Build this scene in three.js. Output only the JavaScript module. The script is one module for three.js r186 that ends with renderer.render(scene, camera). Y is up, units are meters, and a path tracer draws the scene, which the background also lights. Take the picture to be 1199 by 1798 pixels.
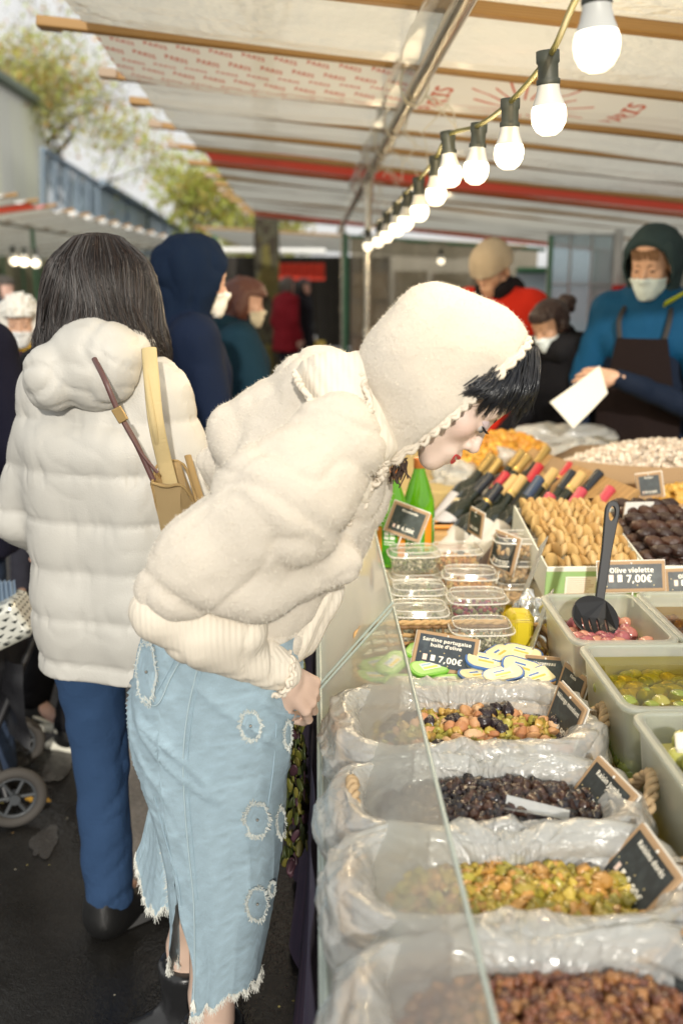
import * as THREE from 'three';
import { mergeGeometries } from 'three/addons/utils/BufferGeometryUtils.js';
import { RoundedBoxGeometry } from 'three/addons/geometries/RoundedBoxGeometry.js';

// ---------- camera, sky, sun, exposure ----------
const scene = new THREE.Scene();
const EYE = 1.6, FPX = 1749, PITCH = Math.atan(409 / FPX), YAW = Math.atan(49.5 * Math.cos(PITCH) / FPX);
const camera = new THREE.PerspectiveCamera(2 * Math.atan(899 / FPX) * 180 / Math.PI, 1199 / 1798, 0.05, 400);
camera.position.set(0, EYE, 0);
camera.rotation.order = 'YXZ';
camera.rotation.set(-PITCH, -YAW, 0);
camera.focus = 1.85; camera.userData.fStop = 2.4;
scene.add(camera); camera.updateMatrixWorld(true);

const SUN = new THREE.Vector3(0.035, 0.36, 0.93).normalize();
{
  const w = 256, h = 128, d = new Float32Array(w * h * 4);
  for (let j = 0; j < h; j++) for (let i = 0; i < w; i++) {
    const th = (j + 0.5) / h * Math.PI - Math.PI / 2, ph = ((i + 0.5) / w - 0.5) * 2 * Math.PI;
    const v = new THREE.Vector3(Math.cos(th) * Math.cos(ph), Math.sin(th), Math.cos(th) * Math.sin(ph));
    const up = Math.max(0, v.y), cl = 0.04 * Math.sin(ph * 3 + 4 * v.y) * Math.sin(v.y * 7 + ph), k = 0.83 + 0.08 * up + cl + 0.25 * Math.pow(Math.max(0, v.dot(SUN)), 6);
    const g = v.y < -0.02 ? 0.25 : 1;
    d.set([k * g * 1.0, k * g * 1.0, k * g * 0.975, 1], (j * w + i) * 4);
  }
  const t = new THREE.DataTexture(d, w, h, THREE.RGBAFormat, THREE.FloatType);
  t.mapping = THREE.EquirectangularReflectionMapping; t.magFilter = t.minFilter = THREE.LinearFilter; t.needsUpdate = true;
  scene.background = t; scene.environment = t;
}
const sun = new THREE.DirectionalLight(new THREE.Color(1.0, 0.94, 0.84), 3.2);
sun.position.copy(SUN).multiplyScalar(30); sun.target.position.set(0, 1, -4); sun.position.add(sun.target.position);
sun.castShadow = true; sun.shadow.mapSize.set(4096, 4096); sun.shadow.radius = 2.5;
Object.assign(sun.shadow.camera, { left: -12, right: 12, top: 12, bottom: -12, near: 1, far: 80 });
scene.add(sun, sun.target);
const renderer = new THREE.WebGLRenderer({ antialias: true });
renderer.setSize(682, 1024); renderer.shadowMap.enabled = true;
renderer.toneMapping = THREE.LinearToneMapping; renderer.toneMappingExposure = 1.04;

// ---------- helpers ----------
const V = (x, y, z) => new THREE.Vector3(x, y, z);
let seed = 12345;
const rnd = () => { seed = (seed + 0x6d2b79f5) | 0; let t = Math.imul(seed ^ (seed >>> 15), 1 | seed); t = (t + Math.imul(t ^ (t >>> 7), 61 | t)) ^ t; return ((t ^ (t >>> 14)) >>> 0) / 4294967296; };
const rr = (a, b) => a + (b - a) * rnd();
const pick = (a) => a[Math.floor(rnd() * a.length)];
const hash = (x, y, z) => { let h = Math.imul(x, 374761393) ^ Math.imul(y, 668265263) ^ Math.imul(z, 2147483647 - 1013904223); h = Math.imul(h ^ (h >>> 13), 1274126177); return ((h ^ (h >>> 16)) >>> 0) / 4294967296; };
function vn(x, y, z) {
  const X = Math.floor(x), Y = Math.floor(y), Z = Math.floor(z); let u = x - X, v = y - Y, w = z - Z;
  u = u * u * (3 - 2 * u); v = v * v * (3 - 2 * v); w = w * w * (3 - 2 * w);
  const L = (a, b, t) => a + (b - a) * t;
  return L(L(L(hash(X, Y, Z), hash(X + 1, Y, Z), u), L(hash(X, Y + 1, Z), hash(X + 1, Y + 1, Z), u), v), L(L(hash(X, Y, Z + 1), hash(X + 1, Y, Z + 1), u), L(hash(X, Y + 1, Z + 1), hash(X + 1, Y + 1, Z + 1), u), v), w) * 2 - 1;
}
const fbm = (x, y, z, n = 3) => { let s = 0, a = 1, t = 0; for (let i = 0; i < n; i++) { s += a * vn(x, y, z); t += a; a *= 0.5; x = x * 2.03 + 7.1; y = y * 2.03 + 3.3; z = z * 2.03 + 5.7; } return s / t; };
const smooth = (a, b, x) => { const t = Math.min(1, Math.max(0, (x - a) / (b - a))); return t * t * (3 - 2 * t); };
const lerp = (a, b, t) => a + (b - a) * t;
// sight lines of the photograph: where the line through a point of the picture meets a plane of the place
function sight(px, py) { return V((px - 599.5) / FPX, -(py - 899) / FPX, -1).applyQuaternion(camera.quaternion); }
const atZ = (px, py, z) => { const d = sight(px, py); return d.multiplyScalar(z / -d.z).add(camera.position); };
const atY = (px, py, y) => { const d = sight(px, py); return d.multiplyScalar((y - EYE) / d.y).add(camera.position); };
const proj = (p) => { const v = p.clone().project(camera); return [(v.x + 1) / 2 * 1199, (1 - v.y) / 2 * 1798]; };
const atX = (px, py, x) => { const d = sight(px, py); return d.multiplyScalar(x / d.x).add(camera.position); };

const counts = {};
const numbered = (n) => { const k = counts[n] = (counts[n] ?? -1) + 1; return k ? n + '_' + String(k).padStart(3, '0') : n; };
function tag(o, label, category, group, kind) { if (label) o.userData.label = label; if (category) o.userData.category = category; if (group) o.userData.group = group; if (kind) o.userData.kind = kind; return o; }
function thing(name, label, category, pos = [0, 0, 0], turn = 0, group) {
  const o = new THREE.Group(); o.name = numbered(name); o.position.set(...pos); o.rotation.y = turn; scene.add(o); o.updateMatrixWorld(true);
  return tag(o, label, category, group);
}
function part(name, geo, material, parent, world) {          // world: the geometry is given in the place's own metres
  if (world && parent !== scene) { parent.updateMatrixWorld(true); geo.applyMatrix4(parent.matrixWorld.clone().invert()); }
  const m = new THREE.Mesh(geo, material); m.name = parent === scene ? numbered(name) : name; m.castShadow = m.receiveShadow = true; parent.add(m); m.updateMatrixWorld(true); return m;
}
function ground(name, geo, material) { const m = part(name, geo, material, scene); m.userData.kind = 'structure'; return m; }
function single(name, geo, material, label, category, group) {   // a thing that is one mesh; geometry in world metres, origin set to its base
  geo.computeBoundingBox(); const b = geo.boundingBox, c = V((b.min.x + b.max.x) / 2, b.min.y, (b.min.z + b.max.z) / 2);
  geo.translate(-c.x, -c.y, -c.z); const m = part(name, geo, material, scene); m.position.copy(c); return tag(m, label, category, group);
}
const clean = (gs) => gs.map((g) => { const n = g.index ? g.toNonIndexed() : g; for (const k of Object.keys(n.attributes)) if (!['position', 'normal', 'uv'].includes(k)) n.deleteAttribute(k); if (!n.attributes.uv) n.setAttribute('uv', new THREE.BufferAttribute(new Float32Array(n.attributes.position.count * 2), 2)); return n; });
const merge = (gs) => mergeGeometries(clean(gs));
const mat = (c, rough = 0.7, o = {}) => new THREE.MeshPhysicalMaterial({ color: Array.isArray(c) ? new THREE.Color().setRGB(...c) : new THREE.Color(c), roughness: rough, side: THREE.DoubleSide, ...o });
const tubeG = (pts, r, seg = 16, rs = 6, closed = false) => new THREE.TubeGeometry(new THREE.CatmullRomCurve3(pts, closed), seg, r, rs, closed);
function bar(a, b, r, rs = 8, r2 = r) { const d = b.clone().sub(a), g = new THREE.CylinderGeometry(r2, r, d.length(), rs, 1); g.applyQuaternion(new THREE.Quaternion().setFromUnitVectors(V(0, 1, 0), d.clone().normalize())); return g.translate((a.x + b.x) / 2, (a.y + b.y) / 2, (a.z + b.z) / 2); }
const rbox = (x, y, z, r = 0.004, s = 2) => new RoundedBoxGeometry(x, y, z, s, r);
// a sheet f(u, v) -> Vector3 ; uv in units of su, sv
function sheet(f, nu, nv, su = 1, sv = 1) {
  const P = [], U = [], I = [];
  for (let j = 0; j <= nv; j++) for (let i = 0; i <= nu; i++) { const p = f(i / nu, j / nv); P.push(p.x, p.y, p.z); U.push(i / nu * su, j / nv * sv); }
  for (let j = 0; j < nv; j++) for (let i = 0; i < nu; i++) { const a = j * (nu + 1) + i, b = a + 1, c = a + nu + 1, d = c + 1; I.push(a, b, d, a, d, c); }
  const g = new THREE.BufferGeometry(); g.setAttribute('position', new THREE.Float32BufferAttribute(P, 3)); g.setAttribute('uv', new THREE.Float32BufferAttribute(U, 2)); g.setIndex(I); g.computeVertexNormals(); return g;
}
function jitter(geo, amp, freq, off = 0) {
  const p = geo.attributes.position; geo.computeVertexNormals(); const n = geo.attributes.normal;
  for (let i = 0; i < p.count; i++) { const x = p.getX(i), y = p.getY(i), z = p.getZ(i), d = amp * fbm(x * freq + off, y * freq, z * freq, 2); p.setXYZ(i, x + n.getX(i) * d, y + n.getY(i) * d, z + n.getZ(i) * d); }
  geo.computeVertexNormals(); return geo;
}
// texture helpers
function canvasTex(w, h, draw, srgb = true, repeat) {
  const c = document.createElement('canvas'); c.width = w; c.height = h; draw(c.getContext('2d'), w, h);
  const t = new THREE.CanvasTexture(c); if (srgb) t.colorSpace = THREE.SRGBColorSpace; t.wrapS = t.wrapT = THREE.RepeatWrapping; t.anisotropy = 8; if (repeat) t.repeat.set(...repeat); return t;
}
function noiseTex(n, f, srgb = false) {          // f(x, y) in 0..1, 0..1 -> [r, g, b] 0..1
  const d = new Uint8Array(n * n * 4);
  for (let j = 0; j < n; j++) for (let i = 0; i < n; i++) { const c = f(i / n, j / n); const a = Array.isArray(c) ? c : [c, c, c]; d.set([...a.map((v) => Math.max(0, Math.min(255, v * 255))), 255], (j * n + i) * 4); }
  const t = new THREE.DataTexture(d, n, n); t.wrapS = t.wrapT = THREE.RepeatWrapping; t.magFilter = t.minFilter = THREE.LinearFilter; if (srgb) t.colorSpace = THREE.SRGBColorSpace; t.needsUpdate = true; return t;
}
const tileN = (x, y, f, o = 0) => {             // noise that tiles over 0..1
  const a = fbm(x * f, y * f, o, 3), b = fbm((x - 1) * f, y * f, o, 3), c = fbm(x * f, (y - 1) * f, o, 3), d = fbm((x - 1) * f, (y - 1) * f, o, 3);
  return lerp(lerp(a, b, x), lerp(c, d, x), y) * 1.3;
};
// ---------- solids from distance fields ----------
const cap = (a, b, ra, rb = ra, k = 0.03) => { const ax = a.x, ay = a.y, az = a.z, bx = b.x - ax, by = b.y - ay, bz = b.z - az, q = 1 / Math.max(1e-9, bx * bx + by * by + bz * bz); return { k, f: (x, y, z) => { x -= ax; y -= ay; z -= az; let t = (x * bx + y * by + z * bz) * q; t = t < 0 ? 0 : t > 1 ? 1 : t; const X = x - bx * t, Y = y - by * t, Z = z - bz * t; return Math.sqrt(X * X + Y * Y + Z * Z) - ra - (rb - ra) * t; } }; };
const ball = (c, r, k = 0.03) => ({ k, f: (x, y, z) => Math.hypot(x - c.x, y - c.y, z - c.z) - r });
const ell = (c, r, k = 0.03, q) => { const iq = q && q.clone().invert(), v = V(0, 0, 0); return { k, f: (x, y, z) => { x -= c.x; y -= c.y; z -= c.z; if (iq) { v.set(x, y, z).applyQuaternion(iq); x = v.x; y = v.y; z = v.z; } const a = x / r.x, b = y / r.y, e = z / r.z, k0 = Math.sqrt(a * a + b * b + e * e), m = a / r.x, n = b / r.y, o = e / r.z, k1 = Math.sqrt(m * m + n * n + o * o); return k1 < 1e-9 ? -Math.min(r.x, r.y, r.z) : k0 * (k0 - 1) / k1; } }; };
const cut = (p) => ({ ...p, sub: true });
function field(prims) {
  return (x, y, z) => {
    let d = 1e3;
    for (let i = 0; i < prims.length; i++) { const p = prims[i]; let e = p.f(x, y, z); const k = p.k;
      if (p.sub) { e = -e; const h = Math.max(0, k - Math.abs(d - e)); d = Math.max(d, e) + (k ? h * h / (4 * k) : 0); }
      else { const h = k ? Math.max(0, k - Math.abs(d - e)) : 0; d = Math.min(d, e) - (k ? h * h / (4 * k) : 0); } }
    return d;
  };
}
function net(f, lo, hi, h) {
  const nx = Math.ceil((hi.x - lo.x) / h), ny = Math.ceil((hi.y - lo.y) / h), nz = Math.ceil((hi.z - lo.z) / h), sx = nx + 1, sy = ny + 1, B = 5;
  const val = new Float32Array(sx * sy * (nz + 1)), far = h * B * 1.35;
  for (let k0 = 0; k0 <= nz; k0 += B) for (let j0 = 0; j0 <= ny; j0 += B) for (let i0 = 0; i0 <= nx; i0 += B) {
    const c = f(lo.x + (i0 + B / 2) * h, lo.y + (j0 + B / 2) * h, lo.z + (k0 + B / 2) * h), skip = Math.abs(c) > far;
    for (let k = k0; k < k0 + B && k <= nz; k++) for (let j = j0; j < j0 + B && j <= ny; j++) for (let i = i0; i < i0 + B && i <= nx; i++) val[(k * sy + j) * sx + i] = skip ? c : f(lo.x + i * h, lo.y + j * h, lo.z + k * h);
  }
  const id = new Int32Array(nx * ny * nz).fill(-1), P = [], I = [], e = new Float32Array(8);
  const C = [[0, 0, 0], [1, 0, 0], [0, 1, 0], [1, 1, 0], [0, 0, 1], [1, 0, 1], [0, 1, 1], [1, 1, 1]], E = [[0, 1], [2, 3], [4, 5], [6, 7], [0, 2], [1, 3], [4, 6], [5, 7], [0, 4], [1, 5], [2, 6], [3, 7]];
  for (let k = 0; k < nz; k++) for (let j = 0; j < ny; j++) for (let i = 0; i < nx; i++) {
    let m = 0; for (let c = 0; c < 8; c++) { e[c] = val[((k + C[c][2]) * sy + j + C[c][1]) * sx + i + C[c][0]]; if (e[c] < 0) m |= 1 << c; }
    if (m === 0 || m === 255) continue;
    let x = 0, y = 0, z = 0, n = 0;
    for (const [a, b] of E) if (((m >> a) ^ (m >> b)) & 1) { const t = e[a] / (e[a] - e[b]); x += lerp(C[a][0], C[b][0], t); y += lerp(C[a][1], C[b][1], t); z += lerp(C[a][2], C[b][2], t); n++; }
    id[(k * ny + j) * nx + i] = P.length / 3; P.push(lo.x + (i + x / n) * h, lo.y + (j + y / n) * h, lo.z + (k + z / n) * h);
  }
  const at = (i, j, k) => id[(k * ny + j) * nx + i];
  const quad = (a, b, c, d, flip) => flip ? I.push(a, c, b, a, d, c) : I.push(a, b, c, a, c, d);
  for (let k = 1; k < nz; k++) for (let j = 1; j < ny; j++) for (let i = 1; i < nx; i++) {
    const v = val[(k * sy + j) * sx + i] < 0;
    if (v !== val[(k * sy + j) * sx + i + 1] < 0) quad(at(i, j - 1, k - 1), at(i, j, k - 1), at(i, j, k), at(i, j - 1, k), !v);
    if (v !== val[(k * sy + j + 1) * sx + i] < 0) quad(at(i - 1, j, k - 1), at(i - 1, j, k), at(i, j, k), at(i, j, k - 1), !v);
    if (v !== val[((k + 1) * sy + j) * sx + i] < 0) quad(at(i - 1, j - 1, k), at(i, j - 1, k), at(i, j, k), at(i - 1, j, k), !v);
  }
  const g = new THREE.BufferGeometry(); g.setAttribute('position', new THREE.Float32BufferAttribute(P, 3)); g.setIndex(I); g.computeVertexNormals(); return g;
}
// push vertices along their normals by d(x, y, z, nx, ny, nz), then give box-projected uv in metres
function finish(g, d, uv) {
  const p = g.attributes.position, n = g.attributes.normal;
  if (d) { for (let i = 0; i < p.count; i++) { const x = p.getX(i), y = p.getY(i), z = p.getZ(i), a = n.getX(i), b = n.getY(i), c = n.getZ(i), s = d(x, y, z, a, b, c); p.setXYZ(i, x + a * s, y + b * s, z + c * s); } g.computeVertexNormals(); }
  if (!uv) return g;
  const q = g.index ? g.toNonIndexed() : g, P = q.attributes.position, U = new Float32Array(P.count * 2), A = V(0, 0, 0), Bv = V(0, 0, 0), Cv = V(0, 0, 0);
  for (let t = 0; t < P.count; t += 3) {
    A.fromBufferAttribute(P, t); Bv.fromBufferAttribute(P, t + 1); Cv.fromBufferAttribute(P, t + 2);
    const N = Bv.clone().sub(A).cross(Cv.clone().sub(A)), ax = Math.abs(N.x), ay = Math.abs(N.y), az = Math.abs(N.z);
    for (let k = 0; k < 3; k++) { const x = P.getX(t + k), y = P.getY(t + k), z = P.getZ(t + k); U[(t + k) * 2] = ax > ay && ax > az ? z : x; U[(t + k) * 2 + 1] = ay > ax && ay > az ? z : y; }
  }
  q.setAttribute('uv', new THREE.BufferAttribute(U, 2)); return q;
}
// scatter many small solids as one instanced object
function scatter(name, geo, material, parent, n, place, colors, label) {
  const im = new THREE.InstancedMesh(geo, material, n), m = new THREE.Matrix4(), q = new THREE.Quaternion(), e = new THREE.Euler(), c = new THREE.Color();
  for (let i = 0; i < n; i++) { const o = place(i); e.set(...(o.r || [rr(0, 6.28), rr(0, 6.28), rr(0, 6.28)])); m.compose(o.p, q.setFromEuler(e), o.s || V(1, 1, 1)); im.setMatrixAt(i, m); if (colors) { const k = pick(colors), v = rr(0.75, 1.2); im.setColorAt(i, c.setRGB(k[0] * v, k[1] * v, k[2] * v)); } }
  im.name = parent === scene ? numbered(name) : name; im.userData.kind = 'stuff'; if (label) im.userData.label = label; im.castShadow = im.receiveShadow = true; parent.add(im); return im;
}
// ---------- shared materials ----------
const grain = noiseTex(256, (x, y) => 0.5 + 0.5 * tileN(x, y, 24));
const fine = noiseTex(256, (x, y) => 0.5 + 0.25 * tileN(x, y, 60) + 0.4 * (hash(Math.floor(x * 256), Math.floor(y * 256), 5) - 0.5));
const rep = (t, a, b = a) => { const c = t.clone(); c.repeat.set(a, b); c.needsUpdate = true; return c; };
const woodT = noiseTex(256, (x, y) => { const s = 0.5 + 0.35 * tileN(x * 0.99, y, 3, 2) + 0.25 * Math.sin((y * 22 + 1.5 * tileN(x, y, 3)) * 6.28); return [0.55 + 0.12 * s, 0.42 + 0.11 * s, 0.25 + 0.08 * s]; }, true);
const woodM = mat('#ffffff', 0.65, { map: woodT, bumpMap: grain, bumpScale: 0.001 });
const paleWoodM = mat([0.36, 0.27, 0.19], 0.7);
const steelM = mat([0.55, 0.51, 0.42], 0.38, { metalness: 0.75, roughnessMap: rep(grain, 1, 3), bumpMap: rep(grain, 2, 6), bumpScale: 0.0006 });
const greenPoleM = mat([0.05, 0.17, 0.09], 0.5);
const twineM = mat([0.6, 0.58, 0.5], 0.9);
const tarpN = noiseTex(256, (x, y) => 0.5 + 0.45 * tileN(x, y, 5, 9) + 0.2 * tileN(x, y, 22, 3));
const tarpM = mat([0.88, 0.87, 0.78], 0.9, { transmission: 0.5, thickness: 0, bumpMap: rep(tarpN, 1, 1), bumpScale: 0.02, clearcoat: 0.7, clearcoatRoughness: 0.22 });
const redTarpM = mat([0.8, 0.06, 0.025], 0.9, { transmission: 0.45, thickness: 0 });
const parisT = canvasTex(1024, 512, (g, w, h) => {
  g.fillStyle = '#eeebde'; g.fillRect(0, 0, w, h); g.fillStyle = '#c8583a'; g.font = 'bold 66px sans-serif'; g.textAlign = 'center'; g.textBaseline = 'middle';
  for (let r = -1; r < 6; r++) for (let c = -1; c < 5; c++) { g.save(); g.translate(c * 256 + (r & 1 ? 128 : 0) + 64, r * 128 + 64); g.rotate(0.2); g.fillText('PARIS', 0, 0); g.restore(); }
});
const emblemT = canvasTex(2048, 512, (g, w, h) => {
  g.fillStyle = '#eeebde'; g.fillRect(0, 0, w, h); g.strokeStyle = '#c8583a'; g.fillStyle = '#c8583a';
  const sunburst = (x, y) => { g.lineWidth = 6; for (let i = 0; i < 22; i++) { const a = i / 22 * 6.283; g.beginPath(); g.moveTo(x + 60 * Math.cos(a), y + 60 * Math.sin(a)); g.lineTo(x + (i & 1 ? 190 : 150) * Math.cos(a), y + (i & 1 ? 190 : 150) * Math.sin(a)); g.stroke(); } };
  const swirl = (x, y) => { g.lineWidth = 22; g.beginPath(); g.arc(x, y, 100, 2.2, 5.6); g.stroke(); g.beginPath(); g.moveTo(x - 90, y + 60); g.bezierCurveTo(x - 20, y + 130, x + 60, y + 20, x + 170, y - 40); g.lineTo(x + 190, y + 80); g.lineTo(x + 40, y + 110); g.stroke(); };
  sunburst(300, 250); swirl(900, 250); sunburst(1400, 250); swirl(1900, 250);
  g.font = 'bold 70px sans-serif'; g.textAlign = 'center'; for (const x of [80, 600, 1150, 1650]) { g.save(); g.translate(x, 250); g.rotate(-1.4); g.fillText('PARIS', 0, 0); g.restore(); }
});
const flagM = (t) => mat('#ffffff', 0.9, { map: t, clearcoat: 0.6, clearcoatRoughness: 0.25, transmission: 0.42, thickness: 0 });
const bulbGlow = new THREE.MeshStandardMaterial({ color: 0xffffff, emissive: new THREE.Color(1, 0.86, 0.6), emissiveIntensity: 2.0, roughness: 0.4 });
const bulbBody = mat([0.5, 0.5, 0.47], 0.4);
const socketM = mat([0.035, 0.04, 0.03], 0.55);
const cableM = mat([0.17, 0.16, 0.05], 0.6);

// ---------- ground ----------
{
  const asp = noiseTex(512, (x, y) => { const a = tileN(x, y, 6), b = hash(Math.floor(x * 512), Math.floor(y * 512), 3); const v = 0.115 + 0.04 * a + 0.05 * (b - 0.5); return [v * 1.02, v * 0.98, v * 0.92]; }, true);
  const wet = noiseTex(256, (x, y) => 0.24 + 0.5 * tileN(x, y, 4, 4) + 0.12 * tileN(x, y, 40, 6));
  const bump = noiseTex(512, (x, y) => 0.5 + 0.3 * tileN(x, y, 90, 8) + 0.3 * (hash(Math.floor(x * 512), Math.floor(y * 512), 9) - 0.5));
  const g = new THREE.PlaneGeometry(400, 400); g.rotateX(-Math.PI / 2); g.translate(0, 0, -150);
  const u = g.attributes.uv; for (let i = 0; i < u.count; i++) u.setXY(i, u.getX(i) * 400 / 1.1, u.getY(i) * 400 / 1.1);
  ground('ground', g, mat('#ffffff', 0.75, { map: asp, roughnessMap: wet, bumpMap: bump, bumpScale: 0.0025 }));
}
// ---------- the stall's canopy ----------
const roofY = (x) => 2.391 - 0.1 * x;
const ROWS = [2.2, 3.0, 3.82, 4.66, 5.37, 6.15, 7.1, 8.1, 9.0, 9.8, 10.5, 11.2, 11.9, 12.6, 13.3, 14.1];
{
  const can = thing('stall_canopy', 'long white tarpaulin canopy on wooden battens above the food counter', 'canopy', [0.41, 0, -8]);
  ROWS.forEach((z, i) => {
    const x0 = -0.95 + 0.03 * Math.sin(i * 5), x1 = 4, L = x1 - x0, yaw = 0.012 * Math.sin(i * 3.7);
    const b = rbox(L, 0.036, 0.05, 0.007); const u = b.attributes.uv; for (let k = 0; k < u.count; k++) u.setXY(k, b.attributes.position.getX(k) * 0.6 + i * 0.37, b.attributes.position.getY(k) * 6 + b.attributes.position.getZ(k) * 4 + i * 0.17);
    b.rotateY(yaw); b.rotateZ(-Math.atan(0.1)); b.translate((x0 + x1) / 2, roofY((x0 + x1) / 2) - 0.012, -z);
    const bm = part('batten', b, woodM, can, true);
    const e = rbox(0.08, 0.041, 0.055, 0.008); e.rotateZ(-Math.atan(0.1)); e.translate(x0 + 0.05, roofY(x0 + 0.05) - 0.012, -z); part('batten_end', e, paleWoodM, bm, true);
  });
  for (let i = 0; i < ROWS.length - 1; i++) {
    const z0 = ROWS[i], z1 = ROWS[i + 1], red = i === 6 || i === 14, x0 = -0.79, x1 = 3.98, sag = red ? 0.035 : i === 2 ? 0.085 : 0.06 + 0.015 * Math.sin(i * 2.3);
    const flip = (g) => { const u = g.attributes.uv; for (let k = 0; k < u.count; k++) u.setY(k, -u.getY(k)); return g; };
    const f = (xa, xb) => flip(sheet((u, v) => { const ed = -0.03 * Math.sin(v * Math.PI) , x = lerp(xa + (xa === x0 ? -ed * 1.5 : 0), xb, u), z = lerp(z0, z1, v), s = Math.sin(v * Math.PI); return V(x, roofY(x) + 0.012 - sag * s * (1 + 0.25 * Math.sin(x * 2.1 + i)) + 0.010 * fbm(x * 2.2, z * 7, i) * s + 0.004 * Math.sin(z * 40 + x * 2 + i) * s, -z); }, 60, 24, (xb - xa) / 0.55, (z1 - z0) / 0.5));
    if (i === 2) { part('tarp_panel', f(x0, 0.4), flagM(rep(parisT, 1.15, 1.9)), can, true); const g = f(0.4, x1), u = g.attributes.uv; for (let k = 0; k < u.count; k++) u.setXY(k, u.getX(k) * 0.19, u.getY(k) * 0.6 - 0.1); part('tarp_panel', g, flagM(emblemT), can, true); }
    else part('tarp_panel', f(x0, x1), red ? redTarpM : tarpM, can, true);
  }
  const beam = tubeG([V(0.365, 2.25, -2.0), V(0.362, 2.25, -8), V(0.36, 2.25, -14.4)], 0.028, 30, 12); part('ridge_pipe', beam, steelM, can, true);
  // clear plastic strip wrapped round the pipe
  part('plastic_wrap', sheet((u, v) => { const z = lerp(2.1, 9, u), a = lerp(0.6, 3.4, v), r = 0.05 + 0.025 * fbm(z * 3, v * 3, 2); return V(0.34 + r * Math.cos(a) * 1.4, 2.275 + r * Math.sin(a), -z); }, 120, 10), mat([0.9, 0.9, 0.88], 0.15, { transmission: 0.9, thickness: 0 }), can, true);
  for (const z of [3.82, 4.66, 5.37, 6.15, 7.1, 8.1]) {
    const gs = []; for (let k = 0; k < 3; k++) gs.push(tubeG(Array.from({ length: 12 }, (_, i) => { const a = i / 12 * 6.283; return V(0.365 + 0.05 * Math.cos(a) * (1 + 0.15 * Math.sin(k * 3)), 2.28 + 0.07 * Math.sin(a), -z + 0.03 * Math.sin(a * 2 + k)); }), 0.003, 30, 5, true));
    for (let k = 0; k < 3; k++) gs.push(tubeG([V(0.4, 2.24, -z), V(0.4 + rr(0.02, 0.1), 2.2 + rr(-0.02, 0.03), -z + rr(0, 0.04)), V(0.41 + rr(-0.06, 0.15), 2.2 - rr(0.02, 0.14), -z + rr(-0.03, 0.03))], 0.0025, 10, 5));
    part('rope_tie', merge(gs), twineM, can, true);
  }
  const rail = bar(V(-0.78, 2.44, -14.15), V(0.41, 2.34, -14.15), 0.035, 8); part('end_rail', rail, mat([0.7, 0.7, 0.68], 0.4), can, true);
  for (const [x, z] of [[0.375, 7.05], [0.36, 12.6]]) {
    const p = part('support_pole', bar(V(x, 0, -z), V(x, 2.25, -z), 0.025, 14), steelM, can, true);
    part('pole_bracket', merge([bar(V(x, 1.2, -z), V(x, 1.27, -z), 0.034, 14), bar(V(x, 2.14, -z), V(x, 2.24, -z), 0.035, 14)]), steelM, p, true);
  }
  part('support_pole', bar(V(3.6, 0, -13), V(3.6, 2.05, -13), 0.03, 10), greenPoleM, can, true);
}
// ---------- string of bulbs ----------
let lamp;
{
  const B = [[1047, 82, 1.42], [963, 205, 1.84], [893, 270, 2.16], [835, 300, 2.46], [790, 307, 2.68], [765, 342, 2.98], [736, 372, 3.32], [712, 390, 3.75], [696, 402, 4.2], [679, 414, 4.75], [664, 424, 5.5], [646, 432, 6.5]];
  const pts = B.map(([x, y, z]) => atZ(x, y, z)), r = 0.03;
  const hang = pts.map((p) => p.clone().add(V(-0.004, 0.098, 0)));
  const cab = [V(0.46, 2.06, -1.0), ...hang, V(0.36, 1.93, -8)];
  const cable = single('lighting_cable', tubeG(cab, 0.0055, 160, 7), cableM, 'olive green lighting cable strung along the counter under the canopy', 'cable');
  const place = ['nearest and largest bulb at the top right, of all', 'second bulb from the front', 'third bulb from the front', 'fourth bulb from the front', 'fifth bulb, hanging slightly higher than its neighbours', 'sixth bulb from the front', 'seventh bulb from the front', 'eighth bulb from the front', 'ninth bulb from the front', 'tenth bulb from the front', 'eleventh bulb, half behind the pole', 'last and farthest bulb left of the pole'];
  const pr = [[0, -0.032], [0.012, -0.031], [0.022, -0.024], [0.029, -0.012], [0.031, 0], [0.0305, 0.010], [0.028, 0.018]], pn = [[0.028, 0.018], [0.0262, 0.023], [0.0225, 0.032], [0.0195, 0.045], [0.019, 0.056]];
  const glow = new THREE.LatheGeometry(pr.map((p) => new THREE.Vector2(...p)), 24), neck = new THREE.LatheGeometry(pn.map((p) => new THREE.Vector2(...p)), 24);
  const sock = new THREE.LatheGeometry([[0.0185, 0.05], [0.0205, 0.053], [0.0205, 0.06], [0.0175, 0.062], [0.0175, 0.085], [0.02, 0.087], [0.02, 0.106], [0.002, 0.108]].map((p) => new THREE.Vector2(...p)), 20);
  lamp = (p, label, group, s = 1, light = 0.5) => {
    const t = thing('light_bulb', label, 'light bulb', [p.x, p.y, p.z], 0, group); t.scale.setScalar(s); t.rotation.z = rr(-0.08, 0.08); t.rotation.x = rr(-0.06, 0.06);
    part('bulb_globe', glow, bulbGlow, t); part('bulb_neck', neck, bulbBody, t); part('socket', sock, socketM, t);
    if (light) { const l = new THREE.PointLight(new THREE.Color(1, 0.78, 0.48), light, 0, 2); l.position.set(p.x, p.y - 0.005, p.z); l.castShadow = true; l.shadow.radius = 1.4; scene.add(l); }
  };
  pts.forEach((p, i) => lamp(p, 'lit bulb on the cable, ' + place[i], 'bulbs on the lighting cable'));
  const f = atZ(774, 458, 9.5); lamp(f, 'single lit bulb hanging low by itself right of the poles', 'bulbs on the lighting cable', 1, 0.5);
}
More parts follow.
